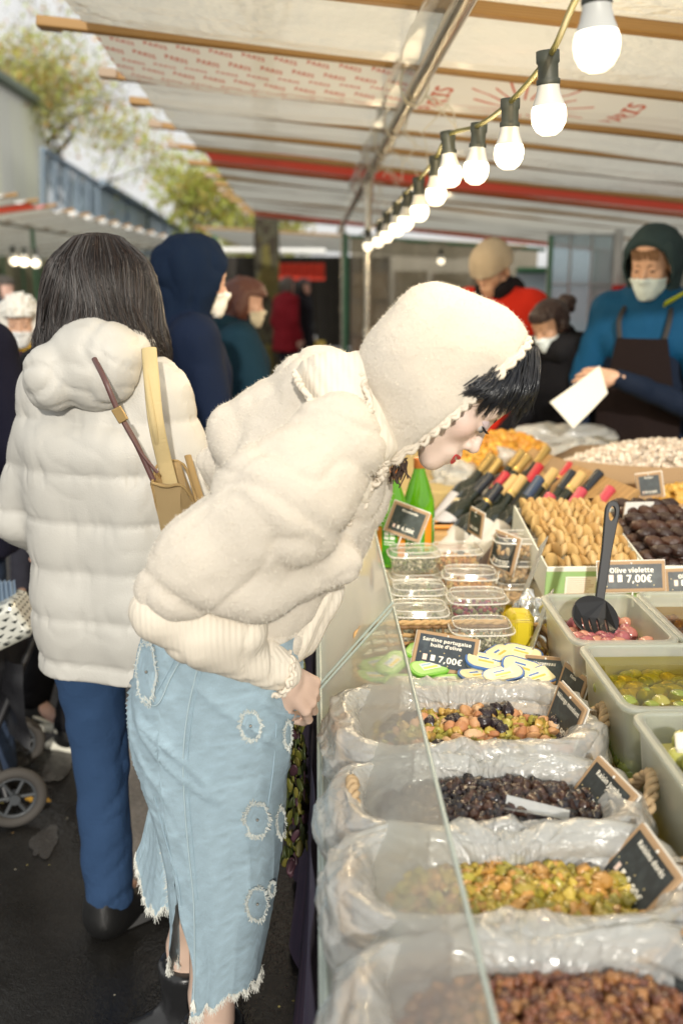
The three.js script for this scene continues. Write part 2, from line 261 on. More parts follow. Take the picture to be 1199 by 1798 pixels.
// ---------- buildings, viaduct, trees ----------
const plasterM = mat([0.85, 0.83, 0.76], 0.85, { bumpMap: rep(grain, 0.5), bumpScale: 0.01 });
{
  const t = thing('pale_building', 'pale grey panelled building at the far left behind the opposite stalls', 'building', [-13, 0, -38]);
  const A = V(-11.6, 0, -24), Bp = V(-11.6, 0, -46);
  const body = new THREE.BoxGeometry(7, 8.7, 22); body.translate(-15.1, 4.35, -35); part('wall', body, plasterM, t, true);
  for (let i = 0; i < 13; i++) { const p = rbox(0.05, 8.3, 1.62, 0.01); p.translate(-11.58, 4.2, -24.9 - i * 1.69); part('wall_panel', p, mat([0.8 + 0.04 * (i % 3), 0.79 + 0.04 * (i % 3), 0.7], 0.8), t, true); }
  const r = rbox(7.5, 0.3, 22.6, 0.04); r.translate(-15, 8.85, -35); part('roof_edge', r, mat([0.22, 0.26, 0.2], 0.7), t, true);
}
{
  const t = thing('viaduct', 'blue grey steel viaduct with lattice railing running away behind the opposite stalls', 'viaduct', [-14, 0, -60]);
  const steel = mat([0.2, 0.26, 0.32], 0.6), P0 = V(-13.2, 7.9, -47), P1 = V(-12.6, 7.0, -58), Q1 = V(-15, 6.6, -118);
  const top0 = atZ(75, 262, 40), top1 = atZ(172, 322, 46), bot0 = atZ(75, 420, 40), bot1 = atZ(172, 440, 46);
  const gs = [bar(top0, top1, 0.12), bar(bot0, bot1, 0.2)];
  part('railing', merge(gs), steel, t, true);
  for (let i = 0; i <= 5; i++) { const u = i / 5; part('railing_post', bar(bot0.clone().lerp(bot1, u), top0.clone().lerp(top1, u), 0.09), steel, t, true); }
  const fil = []; for (let i = 0; i < 26; i++) { const u = i / 26, v = u + 0.035; fil.push(bar(bot0.clone().lerp(bot1, u), top0.clone().lerp(top1, v), 0.022, 5), bar(bot0.clone().lerp(bot1, v), top0.clone().lerp(top1, u), 0.022, 5)); }
  part('railing_lattice', merge(fil), steel, t, true).userData.kind = 'stuff';
  const g0 = top1, g1 = atZ(345, 422, 90), h0 = atZ(172, 470, 46), h1 = atZ(345, 470, 90);
  const dir = V(-1.2, 0, -0.3), P = (a, b) => { const s = new THREE.Shape(); return s; };
  const girder = new THREE.BufferGeometry(), c = [g0, g1, h1, h0], bk = c.map((p) => p.clone().add(dir)), pos = [...c, ...bk].flatMap((p) => [p.x, p.y, p.z]);
  girder.setAttribute('position', new THREE.Float32BufferAttribute(pos, 3)); girder.setIndex([0, 2, 1, 0, 3, 2, 4, 5, 6, 4, 6, 7, 0, 1, 5, 0, 5, 4, 3, 7, 6, 3, 6, 2, 0, 4, 7, 0, 7, 3, 1, 2, 6, 1, 6, 5]);
  const gi = girder.toNonIndexed(); gi.computeVertexNormals(); part('girder', gi, mat([0.27, 0.35, 0.41], 0.6), t, true);
  part('girder_flange', bar(g0.clone().add(V(0.2, 0.05, 0)), g1.clone().add(V(0.2, 0.05, 0)), 0.16), steel, t, true);
  for (let i = 1; i < 6; i++) part('girder_rib', bar(h0.clone().lerp(h1, i / 6).add(V(0.1, 0, 0)), g0.clone().lerp(g1, i / 6).add(V(0.1, 0, 0)), 0.07), steel, t, true);
  for (const u of [0.02, 0.5, 0.95]) { const p = h0.clone().lerp(h1, u); part('pier', bar(V(p.x - 0.5, 0, p.z), V(p.x - 0.5, p.y, p.z), 0.35, 10), steel, t, true); }
}
const barkM = mat([0.13, 0.11, 0.08], 0.9, { bumpMap: rep(grain, 3, 8), bumpScale: 0.02 });
function tree(label, x, z, h, crown, nLeaf, cols, twigs, leafSize, spread = 1) {
  const t = thing('tree', label, 'tree', [x, 0, -z]);
  const wood = [], tips = [];
  const grow = (a, dir, len, r, lv) => {
    const b = a.clone().addScaledVector(dir, len * 0.55).add(V(rr(-0.06, 0.06), rr(-0.02, 0.06), rr(-0.06, 0.06)).multiplyScalar(len)), c = a.clone().addScaledVector(dir, len).add(V(rr(-0.1, 0.1), rr(0, 0.1), rr(-0.1, 0.1)).multiplyScalar(len));
    r *= lv ? 0.8 : 1; wood.push(bar(a, b, r, lv > 2 ? 4 : 7, r * 0.8), bar(b, c, r * 0.8, lv > 2 ? 4 : 7, r * 0.6)); if (lv >= 2) tips.push([b, c, lv]);
    if (lv < twigs) { const n = lv === 0 ? 5 : 3 + (rnd() < 0.5 ? 1 : 0); for (let i = 0; i < n; i++) { const d = dir.clone().multiplyScalar(0.6).add(V(rr(-1, 1) * spread, rr(-0.45, 0.75), rr(-1, 1) * spread).multiplyScalar(0.8)).normalize(); grow(a.clone().lerp(c, rr(0.5, 1)), d, len * rr(0.55, 0.78), r * 0.5, lv + 1); } }
  };
  grow(V(0, 0, 0), V(0, 1, 0), h * 0.3, h * 0.014, 0);
  part('trunk', merge(wood), barkM, t);
  const leaf = new THREE.BufferGeometry(); leaf.setAttribute('position', new THREE.Float32BufferAttribute([0, 0, 0, 0.5, 0.45, 0.12, 0, 1, 0, -0.5, 0.45, 0.12], 3)); leaf.setIndex([0, 1, 2, 0, 2, 3]); leaf.computeVertexNormals();
  scatter('crown', leaf, mat('#ffffff', 0.6, { transmission: 0.5, thickness: 0 }), t, nLeaf, () => { const [a, b] = pick(tips), s = leafSize * rr(0.6, 1.3); return { p: a.clone().lerp(b, rr(0, 1.15)).add(V(rr(-1, 1), rr(-1, 1), rr(-1, 1)).multiplyScalar(crown)), s: V(s, s, s) }; }, cols);
}
{
  const G = [[0.55, 0.6, 0.14], [0.48, 0.55, 0.14], [0.64, 0.56, 0.14], [0.62, 0.34, 0.1], [0.6, 0.62, 0.3]];
  tree('tall thinly leaved autumn tree behind the opposite stalls, beside the viaduct', -11.2, 49, 17, 0.9, 7500, G, 5, 0.2, 1.05);
  tree('yellow green bushy tree at the end of the viaduct, left of the tree trunk', -6.6, 58, 12.5, 1.0, 3000, [[0.6, 0.64, 0.12], [0.52, 0.6, 0.12], [0.6, 0.46, 0.12]], 4, 0.3);
  tree('nearly bare tree whose twigs reach into the top left corner', -14.5, 50, 24, 0.6, 1500, [[0.2, 0.2, 0.07], [0.26, 0.17, 0.06]], 5, 0.17, 1.25);
  tree('brownish green tree just left of the end of the long canopy', -4.1, 62, 10, 1.0, 2600, [[0.55, 0.52, 0.16], [0.5, 0.42, 0.16], [0.45, 0.5, 0.14]], 4, 0.32);
  // the mossy trunk behind the end of our stall
  const x = atZ(470, 520, 16).x, t = thing('plane_tree', 'mossy plane tree trunk standing behind the far end of the canopy', 'tree', [x, 0, -16]);
  const P = noiseTex(256, (u, v) => { const a = tileN(u, v, 5, 3), b = tileN(u, v, 9, 8); return a > 0.12 ? [0.36, 0.33, 0.16] : b > 0.1 ? [0.28, 0.27, 0.2] : [0.2, 0.17, 0.12]; }, true);
  const tr = new THREE.CylinderGeometry(0.16, 0.2, 6, 18, 40); tr.translate(0, 3, 0); jitter(tr, 0.025, 4); part('trunk', tr, mat('#ffffff', 0.9, { map: rep(P, 1, 4), bumpMap: rep(grain, 2, 8), bumpScale: 0.02 }), t);
  const br = []; for (let i = 0; i < 7; i++) { const a = V(0, 4.5 + i * 0.25, 0), d = V(rr(-1, 1), 1.2, rr(-1, 1)); br.push(bar(a, a.clone().addScaledVector(d, 1.8), 0.08, 6, 0.03)); } part('branch', merge(br), barkM, t);
}
// ---------- the row of stalls opposite (left) ----------
const darkM = mat([0.03, 0.03, 0.03], 0.8), clothDarkM = mat([0.05, 0.05, 0.045], 0.9);
{
  const e = (z) => { const y = 2.45 + 0.004 * (z - 12); return V(-3.25 + 0.004 * z, y, -z); };
  const can = thing('opposite_canopy', 'white tarpaulin canopy with red band over the opposite stalls at left', 'canopy', [-4.5, 0, -20]);
  const Z = [9.4, 10.2, 11, 11.8, 12.6, 13.5, 14.4, 15.4, 16.4, 17.5, 18.6, 20, 21.5, 23, 25, 27];
  for (let i = 0; i < Z.length; i++) { const a = e(Z[i]), b = V(a.x - 3.2, a.y - 0.42, a.z); part('batten', bar(a.clone().add(V(0.12, 0.015, 0)), b, 0.024, 6), woodM, can, true); if (i > 4) { const k = new THREE.SphereGeometry(0.075, 10, 8); k.scale(1, 0.8, 1); k.translate(a.x + 0.02, a.y - 0.02, a.z - 0.3); part('rolled_tarp_end', k, mat([0.8, 0.8, 0.78], 0.5), can, true); } }
  for (let i = 0; i < Z.length - 1; i++) part('tarp_panel', sheet((u, v) => { const a = e(lerp(Z[i], Z[i + 1], v)); return V(a.x - 3.1 * u, a.y - 0.4 * u + 0.02 - 0.07 * Math.sin(v * Math.PI), a.z); }, 10, 8, 5, 1), i === 3 ? redTarpM : tarpM, can, true);
  part('edge_pipe', bar(V(-3.9, 2.28, -9), V(-3.8, 2.33, -27), 0.03), steelM, can, true);
  for (const z of [11, 14.5, 19]) part('support_pole', bar(V(-3.9, 0, -z), V(-3.9, 2.3, -z), 0.03), greenPoleM, can, true);
  [[25, 458, 'leftmost'], [43, 460, 'middle'], [64, 462, 'rightmost']].forEach(([x, y, w]) => lamp(atZ(x, y, 11.5), w + ' of three small lit bulbs under the opposite canopy at left', 'bulbs at the opposite stalls', 1.5, 0.6));
  const c = thing('opposite_counter', 'long dark counter of the opposite stalls at left behind the shoppers', 'counter', [-4.6, 0, -17]);
  const b = rbox(1.0, 0.85, 14, 0.03); b.translate(-4.6, 0.43, -17); part('counter_body', b, clothDarkM, c, true);
  const tp = rbox(1.1, 0.05, 14.1, 0.01); tp.translate(-4.6, 0.885, -17); part('counter_top', tp, mat([0.35, 0.3, 0.12], 0.7), c, true);
  for (let i = 0; i < 26; i++) { const z = -10.6 - i * 0.5, s = rbox(0.5, rr(0.1, 0.35), 0.4, 0.03); s.translate(-4.6 + rr(-0.2, 0.2), 1.02, z); single('produce_crate', s, mat(pick([[0.3, 0.16, 0.04], [0.35, 0.3, 0.1], [0.1, 0.17, 0.05], [0.3, 0.28, 0.24], [0.3, 0.05, 0.03]]), 0.8), 'crate of goods on the opposite counter', 'crate', 'crates on the opposite counter'); }
  const back = thing('opposite_backdrop', 'olive tarpaulin back wall of the opposite stalls at far left', 'tarpaulin', [-6.4, 0, -17]);
  part('cloth', sheet((u, v) => V(-6.4 + 0.1 * Math.sin(u * 60), 0.02 + 2.1 * v, -9 - 17 * u), 90, 4), mat([0.16, 0.15, 0.09], 0.85), back, true);
  const fr = []; for (let i = 0; i < 12; i++) fr.push(bar(V(-6.2, 0, -9.5 - i * 1.4), V(-6.2, 2.1, -9.5 - i * 1.4), 0.03, 6)); part('frame', merge(fr), greenPoleM, back, true);
  const fw = thing('far_left_drape', 'dark patterned drape closing the far end of the opposite aisle', 'tarpaulin', [-3.2, 0, -29]);
  part('cloth', sheet((u, v) => V(-5 + 4 * u, 0.02 + 2.2 * v, -29 + 0.1 * Math.sin(u * 50)), 60, 3), mat([0.12, 0.115, 0.09], 0.9), fw, true);
}
// ---------- next stalls beyond the end of ours ----------
{
  const nc = thing('next_canopy', 'grey white canopy of the next stall beyond the tree trunk', 'canopy', [-0.6, 0, -20]);
  const zs = [16.8, 17.8, 18.8, 19.8, 20.8, 22, 23.5, 25];
  for (let i = 0; i < zs.length; i++) part('batten', bar(V(-1.9, 2.42, -zs[i]), V(3.5, 2.12, -zs[i]), 0.022, 6), woodM, nc, true);
  for (let i = 0; i < zs.length - 1; i++) part('tarp_panel', sheet((u, v) => V(lerp(-1.75, 3.4, u), lerp(2.44, 2.14, u) - 0.09 * Math.sin(v * Math.PI), -lerp(zs[i], zs[i + 1], v)), 16, 8, 6, 1), tarpM, nc, true);
  part('front_rail', bar(V(-1.75, 2.06, -16.7), V(0.2, 2.04, -16.7), 0.045, 8), mat([0.75, 0.75, 0.72], 0.4), nc, true);
  for (const x of [-1.6, 0.55]) part('support_pole', bar(V(x, 0, -17), V(x, 2.3, -17), 0.03), greenPoleM, nc, true);
  const va = thing('red_valance', 'red cloth valance hanging right of the tree trunk', 'valance', [0, 1.7, -18.5]);
  const a0 = atZ(488, 462, 18.5), a1 = atZ(570, 492, 18.5);
  part('cloth', sheet((u, v) => V(lerp(a0.x, a1.x, u), lerp(a1.y, a0.y, v), -18.5 + 0.04 * Math.sin(u * 40)), 40, 3), redTarpM, va, true);
  const dk = thing('dark_drape', 'black drape hanging at the back of the next stall beyond the trunk', 'tarpaulin', [-0.3, 0, -24]);
  part('cloth', sheet((u, v) => V(-2.3 + 4.1 * u, 0.02 + 2.1 * v, -24 + 0.1 * Math.sin(u * 45)), 60, 3), mat([0.035, 0.03, 0.025], 0.9), dk, true);
  const yt = thing('yellow_counter', 'yellow cloth covered counter of the next stall beyond the trunk', 'counter', [0, 0, -13.2]);
  const y0 = atZ(494, 604, 15), y1 = atZ(572, 640, 15), tb = rbox(y1.x - y0.x, y0.y, 0.8, 0.03); tb.translate((y0.x + y1.x) / 2, y0.y / 2, -15.4); part('cloth', tb, mat([0.42, 0.3, 0.02], 0.8), yt, true);
  const fo = rbox(0.2, 0.1, 0.2, 0.03, 4); jitter(fo, 0.03, 14); const p = atZ(545, 600, 15.2); fo.translate(p.x, p.y + 0.04, p.z); single('foil_parcel', fo, mat([0.75, 0.76, 0.76], 0.25, { metalness: 0.7 }), 'crumpled shiny foil parcel on the far yellow counter', 'parcel');
  const bt = new THREE.LatheGeometry([[0, 0], [0.04, 0], [0.04, 0.16], [0.015, 0.23], [0.015, 0.29], [0, 0.29]].map((q) => new THREE.Vector2(...q)), 14); bt.translate(p.x + 0.01, p.y + 0.09, p.z - 0.2); single('clear_bottle', bt, mat([0.8, 0.85, 0.87], 0.1, { transmission: 0.8, thickness: 0 }), 'clear bottle standing behind the foil parcel on the far counter', 'bottle');
  // clear plastic side wall of our stall's far end
  const pv = thing('plastic_curtain', 'clear plastic sheet hanging across the far end of the stall between the poles', 'curtain', [1, 0, -11.5]);
  part('sheet', sheet((u, v) => V(0.42 + 2.1 * u, 0.5 + 1.55 * v - 0.11 * u * v, -11.5 + 0.05 * fbm(u * 6, v * 2, 3) + 0.03 * Math.sin(u * 31)), 70, 30, 2, 1.5), mat([0.5, 0.44, 0.33], 0.4, { transmission: 0.75, thickness: 0, bumpMap: tarpN, bumpScale: 0.03 }), pv, true);
  part('top_rail', bar(V(0.4, 2.06, -11.5), V(2.6, 1.92, -11.5), 0.022), greenPoleM, pv, true);
  part('side_post', bar(V(0.36, 0, -11.5), V(0.36, 2.1, -11.5), 0.03), greenPoleM, pv, true);
  const bk = thing('stacked_stock', 'stacked brown boxes of stock behind the clear plastic sheet', 'boxes', [1.5, 0, -13.4]);
  for (let i = 0; i < 16; i++) { const b = rbox(rr(0.35, 0.5), rr(0.28, 0.4), 0.4, 0.01); b.translate(0.75 + (i % 4) * 0.52, 0.25 + Math.floor(i / 4) * 0.42, -13.4 + rr(-0.1, 0.1)); part('box', b, mat(pick([[0.3, 0.2, 0.1], [0.35, 0.27, 0.16], [0.4, 0.38, 0.33], [0.24, 0.17, 0.09]]), 0.8), bk, true); }
  // right side, behind the sellers
  const gw = thing('plastic_window_wall', 'bluish white plastic window panels in a frame behind the sellers', 'partition', [3.4, 0, -9.5]);
  const w0 = atZ(960, 472, 9.5), w1 = atZ(1062, 640, 9.5), pane = mat([0.72, 0.82, 0.88], 0.35, { transmission: 0.7, thickness: 0 });
  for (let i = 0; i < 3; i++) for (let j = 0; j < 4; j++) { const xa = lerp(w0.x, w1.x, i / 3), xb = lerp(w0.x, w1.x, (i + 1) / 3), ya = lerp(2.0, 0.2, j / 4), yb = lerp(2.0, 0.2, (j + 1) / 4); const b = rbox(xb - xa - 0.012, ya - yb - 0.012, 0.006, 0.002); b.translate((xa + xb) / 2, (ya + yb) / 2, -9.5); part('pane', b, pane, gw, true); }
  const fr = []; for (let i = 0; i <= 3; i++) { const x = lerp(w0.x, w1.x, i / 3); fr.push(bar(V(x, 0, -9.46), V(x, 2.02, -9.46), 0.014, 6)); } for (let j = 0; j <= 4; j++) { const y = lerp(2.0, 0.2, j / 4); fr.push(bar(V(w0.x, y, -9.45), V(w1.x, y, -9.45), 0.01, 6)); } part('frame', merge(fr), mat([0.4, 0.43, 0.45], 0.5), gw, true);
  part('post', bar(V(w1.x + 0.03, 0, -9.4), V(w1.x + 0.03, 2.06, -9.4), 0.04, 10), mat([0.5, 0.52, 0.53], 0.5), gw, true);
  part('green_post', bar(V(w0.x - 0.02, 0, -9.3), V(w0.x - 0.02, 1.98, -9.3), 0.022, 8), greenPoleM, gw, true);
  const sw = thing('side_tarpaulin', 'grey white tarpaulin closing the right side of the stall behind the sellers', 'tarpaulin', [4, 0, -8]);
  part('cloth', sheet((u, v) => V(4.0 + 0.03 * Math.sin(u * 70), 0.02 + 2.0 * v, -2.5 - 12 * u), 80, 3), mat([0.3, 0.3, 0.26], 0.9, { transmission: 0.3, thickness: 0 }), sw, true);
  const rd = thing('red_cloth', 'red cloth hanging behind the seller in the blue jacket', 'cloth', [3.2, 1, -9]);
  const r0 = atZ(1074, 500, 8.6), r1 = atZ(1106, 580, 8.6); part('cloth', sheet((u, v) => V(lerp(r0.x, r1.x + 0.3, u), lerp(r1.y - 0.5, r0.y, v), -8.6 + 0.03 * Math.sin(u * 20)), 16, 3), mat([0.5, 0.03, 0.03], 0.8), rd, true);
  const bl = thing('blue_sheet', 'crumpled blue plastic sheet hung on a green frame behind the red coat', 'tarpaulin', [2.6, 1.5, -10.2]);
  const b0 = atZ(905, 478, 10.4), b1 = atZ(962, 560, 10.4); part('sheet', jitter(sheet((u, v) => V(lerp(b0.x, b1.x, u), lerp(b1.y, b0.y, v), -10.4), 24, 20), 0.06, 5), mat([0.32, 0.4, 0.5], 0.3), bl, true);
  part('frame', bar(V(b0.x, b0.y + 0.02, -10.35), V(b1.x, b0.y + 0.02, -10.35), 0.03), greenPoleM, bl, true);
}
// ---------- the food counter ----------
const TOP = 0.76;
{
  const c = thing('food_counter', 'long food counter under a bright yellow cloth with a dark purple cloth front', 'counter', [0.7, 0, -2.3]);
  const t = rbox(1.5, 0.03, 4.1, 0.008); t.translate(0.765, TOP - 0.017, -2.4); part('table_top', t, mat([0.55, 0.4, 0.0], 0.6, { bumpMap: rep(grain, 2), bumpScale: 0.004 }), c, true);
  const skT = canvasTex(512, 512, (g, w, h) => { g.fillStyle = '#3b2f44'; g.fillRect(0, 0, w, h); for (let i = 0; i < 900; i++) { g.strokeStyle = pick(['#2a2740', '#56404f', '#44344a', '#23263a']); g.globalAlpha = 0.35; g.lineWidth = rr(1, 5); const x = rr(0, w); g.beginPath(); g.moveTo(x, rr(0, h)); g.lineTo(x + rr(-6, 6), rr(0, h)); g.stroke(); } });
  part('cloth_front', sheet((u, v) => { const z = lerp(0.35, 4.4, u), y = lerp(0.02, TOP - 0.002, v), k = 1 - v; return V(-0.006 - 0.035 * k * k - (0.012 + 0.01 * k) * Math.sin(z * 19 + 1.3 * Math.sin(z * 5)) * (0.3 + k), y, -z); }, 160, 14, 3, 1), mat('#ffffff', 0.85, { map: skT }), c, true);
  const lf = new THREE.IcosahedronGeometry(0.02, 0); lf.scale(1, 0.5, 1.4);
  for (const [x, z] of [[0.1, 0.6], [1.4, 0.6], [0.1, 4.2], [1.4, 4.2]]) part('table_leg', bar(V(x, 0, -z), V(x, TOP - 0.03, -z), 0.022), steelM, c, true);
  // greenery hanging at the front edge
  const h = thing('hanging_greens', 'olive green leafy sprigs hanging down the cloth front beside the denim skirt', 'greenery', [-0.035, 0.52, -2.0]);
  const leaf = new THREE.SphereGeometry(0.5, 6, 4); leaf.scale(0.5, 1, 0.12); leaf.translate(0, 0.5, 0);
  scatter('leaves', leaf, mat('#ffffff', 0.5), h, 420, () => { const y = rr(0, 1); return { p: V(rr(-0.035, 0.012), 0.24 - y * 0.36, rr(-0.2, 0.2) * (1.1 - 0.5 * y)), s: V(1, 1, 1).multiplyScalar(rr(0.022, 0.042)), r: [rr(2.4, 3.8), rr(0, 6), rr(-0.5, 0.5)] }; }, [[0.1, 0.1, 0.015], [0.06, 0.075, 0.015], [0.17, 0.15, 0.03], [0.04, 0.055, 0.012], [0.06, 0.025, 0.035]]);
}
{ const g = jitter(sheet((u, v) => V(lerp(0.015, 0.47, u), TOP + 0.004, -lerp(1.8, 2.75, v)), 20, 30), 0.002, 9); g.translate(0, 0.003, 0); single('added_haze_sheet', g, mat([0.5, 0.47, 0.39], 0.8), 'added cream sheet under the clear boxes, standing in for haze on the shield', 'paper'); }  // added pale sheet; its colour stands in for haze on the shield
// clear acrylic shields
const acrylM = mat([0.93, 0.95, 0.92], 0.7, { transmission: 1, thickness: 0, specularIntensity: 1 });
const acrylEdgeM = mat([0.55, 0.62, 0.57], 0.3, { transmission: 0.35, thickness: 0 });
function shield(z0, z1, label) {
  const t = thing('acrylic_shield', label, 'shield', [0.08, TOP, -(z0 + z1) / 2], 0);
  const a = V(0.010, 0.778, 0), b = V(0.158, 0.953, 0), P = (p, z) => V(p.x, p.y, -z);
  part('pane', sheet((u, v) => P(a.clone().lerp(b, v), lerp(z0, z1, u)), 8, 2), acrylM, t, true);
  part('edge', merge([bar(P(a, z0), P(a, z1), 0.0042, 6), bar(P(b, z0), P(b, z1), 0.0032, 6), bar(P(a, z0), P(b, z0), 0.0032, 6), bar(P(a, z1), P(b, z1), 0.0036, 6)]), acrylEdgeM, t, true);
  const f = rbox(0.024, 0.016, z1 - z0, 0.004); f.translate(0.013, 0.7685, -(z0 + z1) / 2); part('base_rail', f, acrylEdgeM, t, true);
}
shield(0.42, 1.915, 'near tilted clear acrylic shield along the counter edge in front of the baskets');
shield(1.945, 2.56, 'far tilted clear acrylic shield beside the clear boxes, next to the hand');

const superR = (a, b, n, th) => { const c = Math.abs(Math.cos(th)), s = Math.abs(Math.sin(th)); return 1 / Math.pow(Math.pow(c / a, n) + Math.pow(s / b, n), 1 / n); };
const wickM = [mat([0.36, 0.2, 0.07], 0.6), mat([0.5, 0.31, 0.13], 0.55), mat([0.22, 0.12, 0.05], 0.6)];
function wicker(parent, a, b, h, y0, rows, lift = () => 0) {       // woven wall of an oval-cornered basket round the parent's origin
  const N = 40, gs = [[], [], []];
  for (let r = 0; r < rows; r++) { const pts = []; for (let i = 0; i < 2 * N; i++) { const th = i / (2 * N) * 6.2832, v = (r + 0.5) / rows, R = superR(a, b, 4, th) * (0.9 + 0.1 * v), w = ((i + r) & 1 ? 0.0035 : -0.0035), x = (R + w) * Math.cos(th), z = (R + w) * Math.sin(th); pts.push(V(x, y0 + h * v + lift(x, z) * v, z)); } gs[r % 3].push(tubeG(pts, h / rows * 0.55, 160, 5, true)); }
  const st = []; for (let i = 0; i < N; i++) { const th = (i + 0.25) / N * 6.2832, R0 = superR(a, b, 4, th) * 0.9, R1 = superR(a, b, 4, th), c = Math.cos(th), s = Math.sin(th); st.push(bar(V(R0 * c, y0, R0 * s), V(R1 * c, y0 + h + lift(R1 * c, R1 * s), R1 * s), 0.0028, 5)); }
  gs.forEach((g, i) => part('woven_strand', merge(g), wickM[i], parent).userData.kind = 'stuff'); part('stake', merge(st), wickM[2], parent).userData.kind = 'stuff';
  const rim = []; for (let k = 0; k < 2; k++) rim.push(tubeG(Array.from({ length: 60 }, (_, i) => { const th = i / 60 * 6.2832, R = superR(a, b, 4, th) + 0.003 * Math.sin(th * 22 + k * 3.14), x = R * Math.cos(th), z = R * Math.sin(th); return V(x, y0 + h + 0.003 * Math.cos(th * 22 + k * 3.14) + lift(x, z), z); }), 0.0045, 200, 5, true)); part('rim', merge(rim), wickM[1], parent);
  const fl = rbox(a * 1.7, 0.006, b * 1.7, 0.002); fl.translate(0, y0 + 0.003, 0); part('base', fl, wickM[2], parent);
}
const ropeM = mat([0.42, 0.3, 0.17], 0.9);
function ropeHandle(parent, x, y, side) {
  const gs = []; for (let k = 0; k < 3; k++) gs.push(tubeG(Array.from({ length: 26 }, (_, i) => { const t = i / 25, a = t * Math.PI, w = t * 26 + k * 2.094; return V(x + side * (0.03 * Math.sin(a)) + 0.005 * Math.cos(w), y - 0.02 + 0.075 * Math.sin(a) + 0.005 * Math.sin(w), -0.055 + 0.11 * t + 0.004 * Math.cos(w)); }), 0.0055, 70, 5));
  part('rope_handle', merge(gs), ropeM, parent);
}
const crumple = noiseTex(512, (x, y) => { const a = tileN(x, y, 5, 1), b = tileN(x, y, 11, 2), c = tileN(x, y, 24, 7); return 1 - 0.7 * Math.pow(Math.abs(a), 0.7) - 0.35 * Math.abs(b) - 0.12 * Math.abs(c); });
const bagM = mat([0.76, 0.77, 0.75], 0.3, { transmission: 0.66, thickness: 0, bumpMap: rep(crumple, 1, 1), bumpScale: 0.011, clearcoat: 1, clearcoatRoughness: 0.1 });
const bagOf = (cx, cz, a, b, y0, y1, off, roll = 0.05, inner = 0.812) => sheet((u, v) => {
  const th = u * 6.2832, R = superR(a, b, 3.6, th), nz = fbm(Math.cos(th) * 3 + off, Math.sin(th) * 3, v * 3, 3), long = fbm(Math.cos(th) * 9 + off, Math.sin(th) * 9, 4, 2);
  let r, y; if (v < 0.25) { const k = v / 0.25; r = R * (1.0 + 0.05 * Math.sin(k * 3.14)); y = lerp(y0, y1 - roll * 0.5, k); }
  else if (v < 0.62) { const k = (v - 0.25) / 0.37 * Math.PI; r = R - roll * 0.55 * (1 - Math.cos(k)); y = y1 - roll * 0.5 + roll * 0.62 * Math.sin(k); }
  else { const k = (v - 0.62) / 0.38; r = Math.max(0.15 * R, (R - roll * 1.1) * (1 - 0.75 * k)); y = lerp(y1 - roll * 0.5, inner - 0.02, smooth(0, 0.5, k)); }
  const ridge = Math.pow(1 - Math.abs(vn(th * 1.5 + off, v * 11 + 0.8 * Math.sin(th * 2 + off), 2)), 3), bump = 0.014 * fbm(Math.cos(th) * 2 + off, Math.sin(th) * 2, v * 3, 2) + 0.009 * ridge + 0.003 * long; r += bump * (v < 0.7 ? 1 : 0.3); y += (0.012 * nz + 0.008 * ridge + 0.004 * long) * (v > 0.15 && v < 0.75 ? 1 : 0);
  return V(cx + r * Math.cos(th), y, cz + r * Math.sin(th));
}, 170, 44, 5, 1.4);
function blob(detail, sx, sy, sz, amp, freq, off = 0) { let g = new THREE.IcosahedronGeometry(1, detail); g = jitter(new THREE.SphereGeometry(1, 8 + detail * 3, 6 + detail * 2), amp, freq, off); g.scale(sx, sy, sz); g.computeVertexNormals(); return g; }
function basketOf(label, cz, a, b, off, rope, lid) {
  const t = thing('wicker_basket', label, 'basket', [0.25, TOP, -cz]);
  wicker(t, a, b, 0.075, 0.004, 5); ropeHandle(t, a - 0.004, 0.075, 1); if (rope) ropeHandle(t, -a + 0.03, 0.07, -0.4);
  return t;
}
const heap = (cx, cz, a, b, y0, dome, spread = 1) => () => { let x, z; do { x = rr(-1, 1); z = rr(-1, 1); } while (Math.abs(x) ** 2.6 + Math.abs(z) ** 2.6 > 1); return { p: V(cx + x * a, y0 + dome * (1 - (x * x + z * z) * 0.6) + rr(-0.012, 0.006) * spread + 0.008 * fbm(x * 3, z * 3, 1), cz + z * b) }; };
function mound(name, parent, a, b, y0, dome, m) { return part(name, sheet((u, v) => { const th = u * 6.283, r = v; return V(a * r * Math.cos(th), y0 + dome * (1 - 0.6 * r * r) - 0.012, b * r * Math.sin(th)); }, 24, 6), m, parent); }
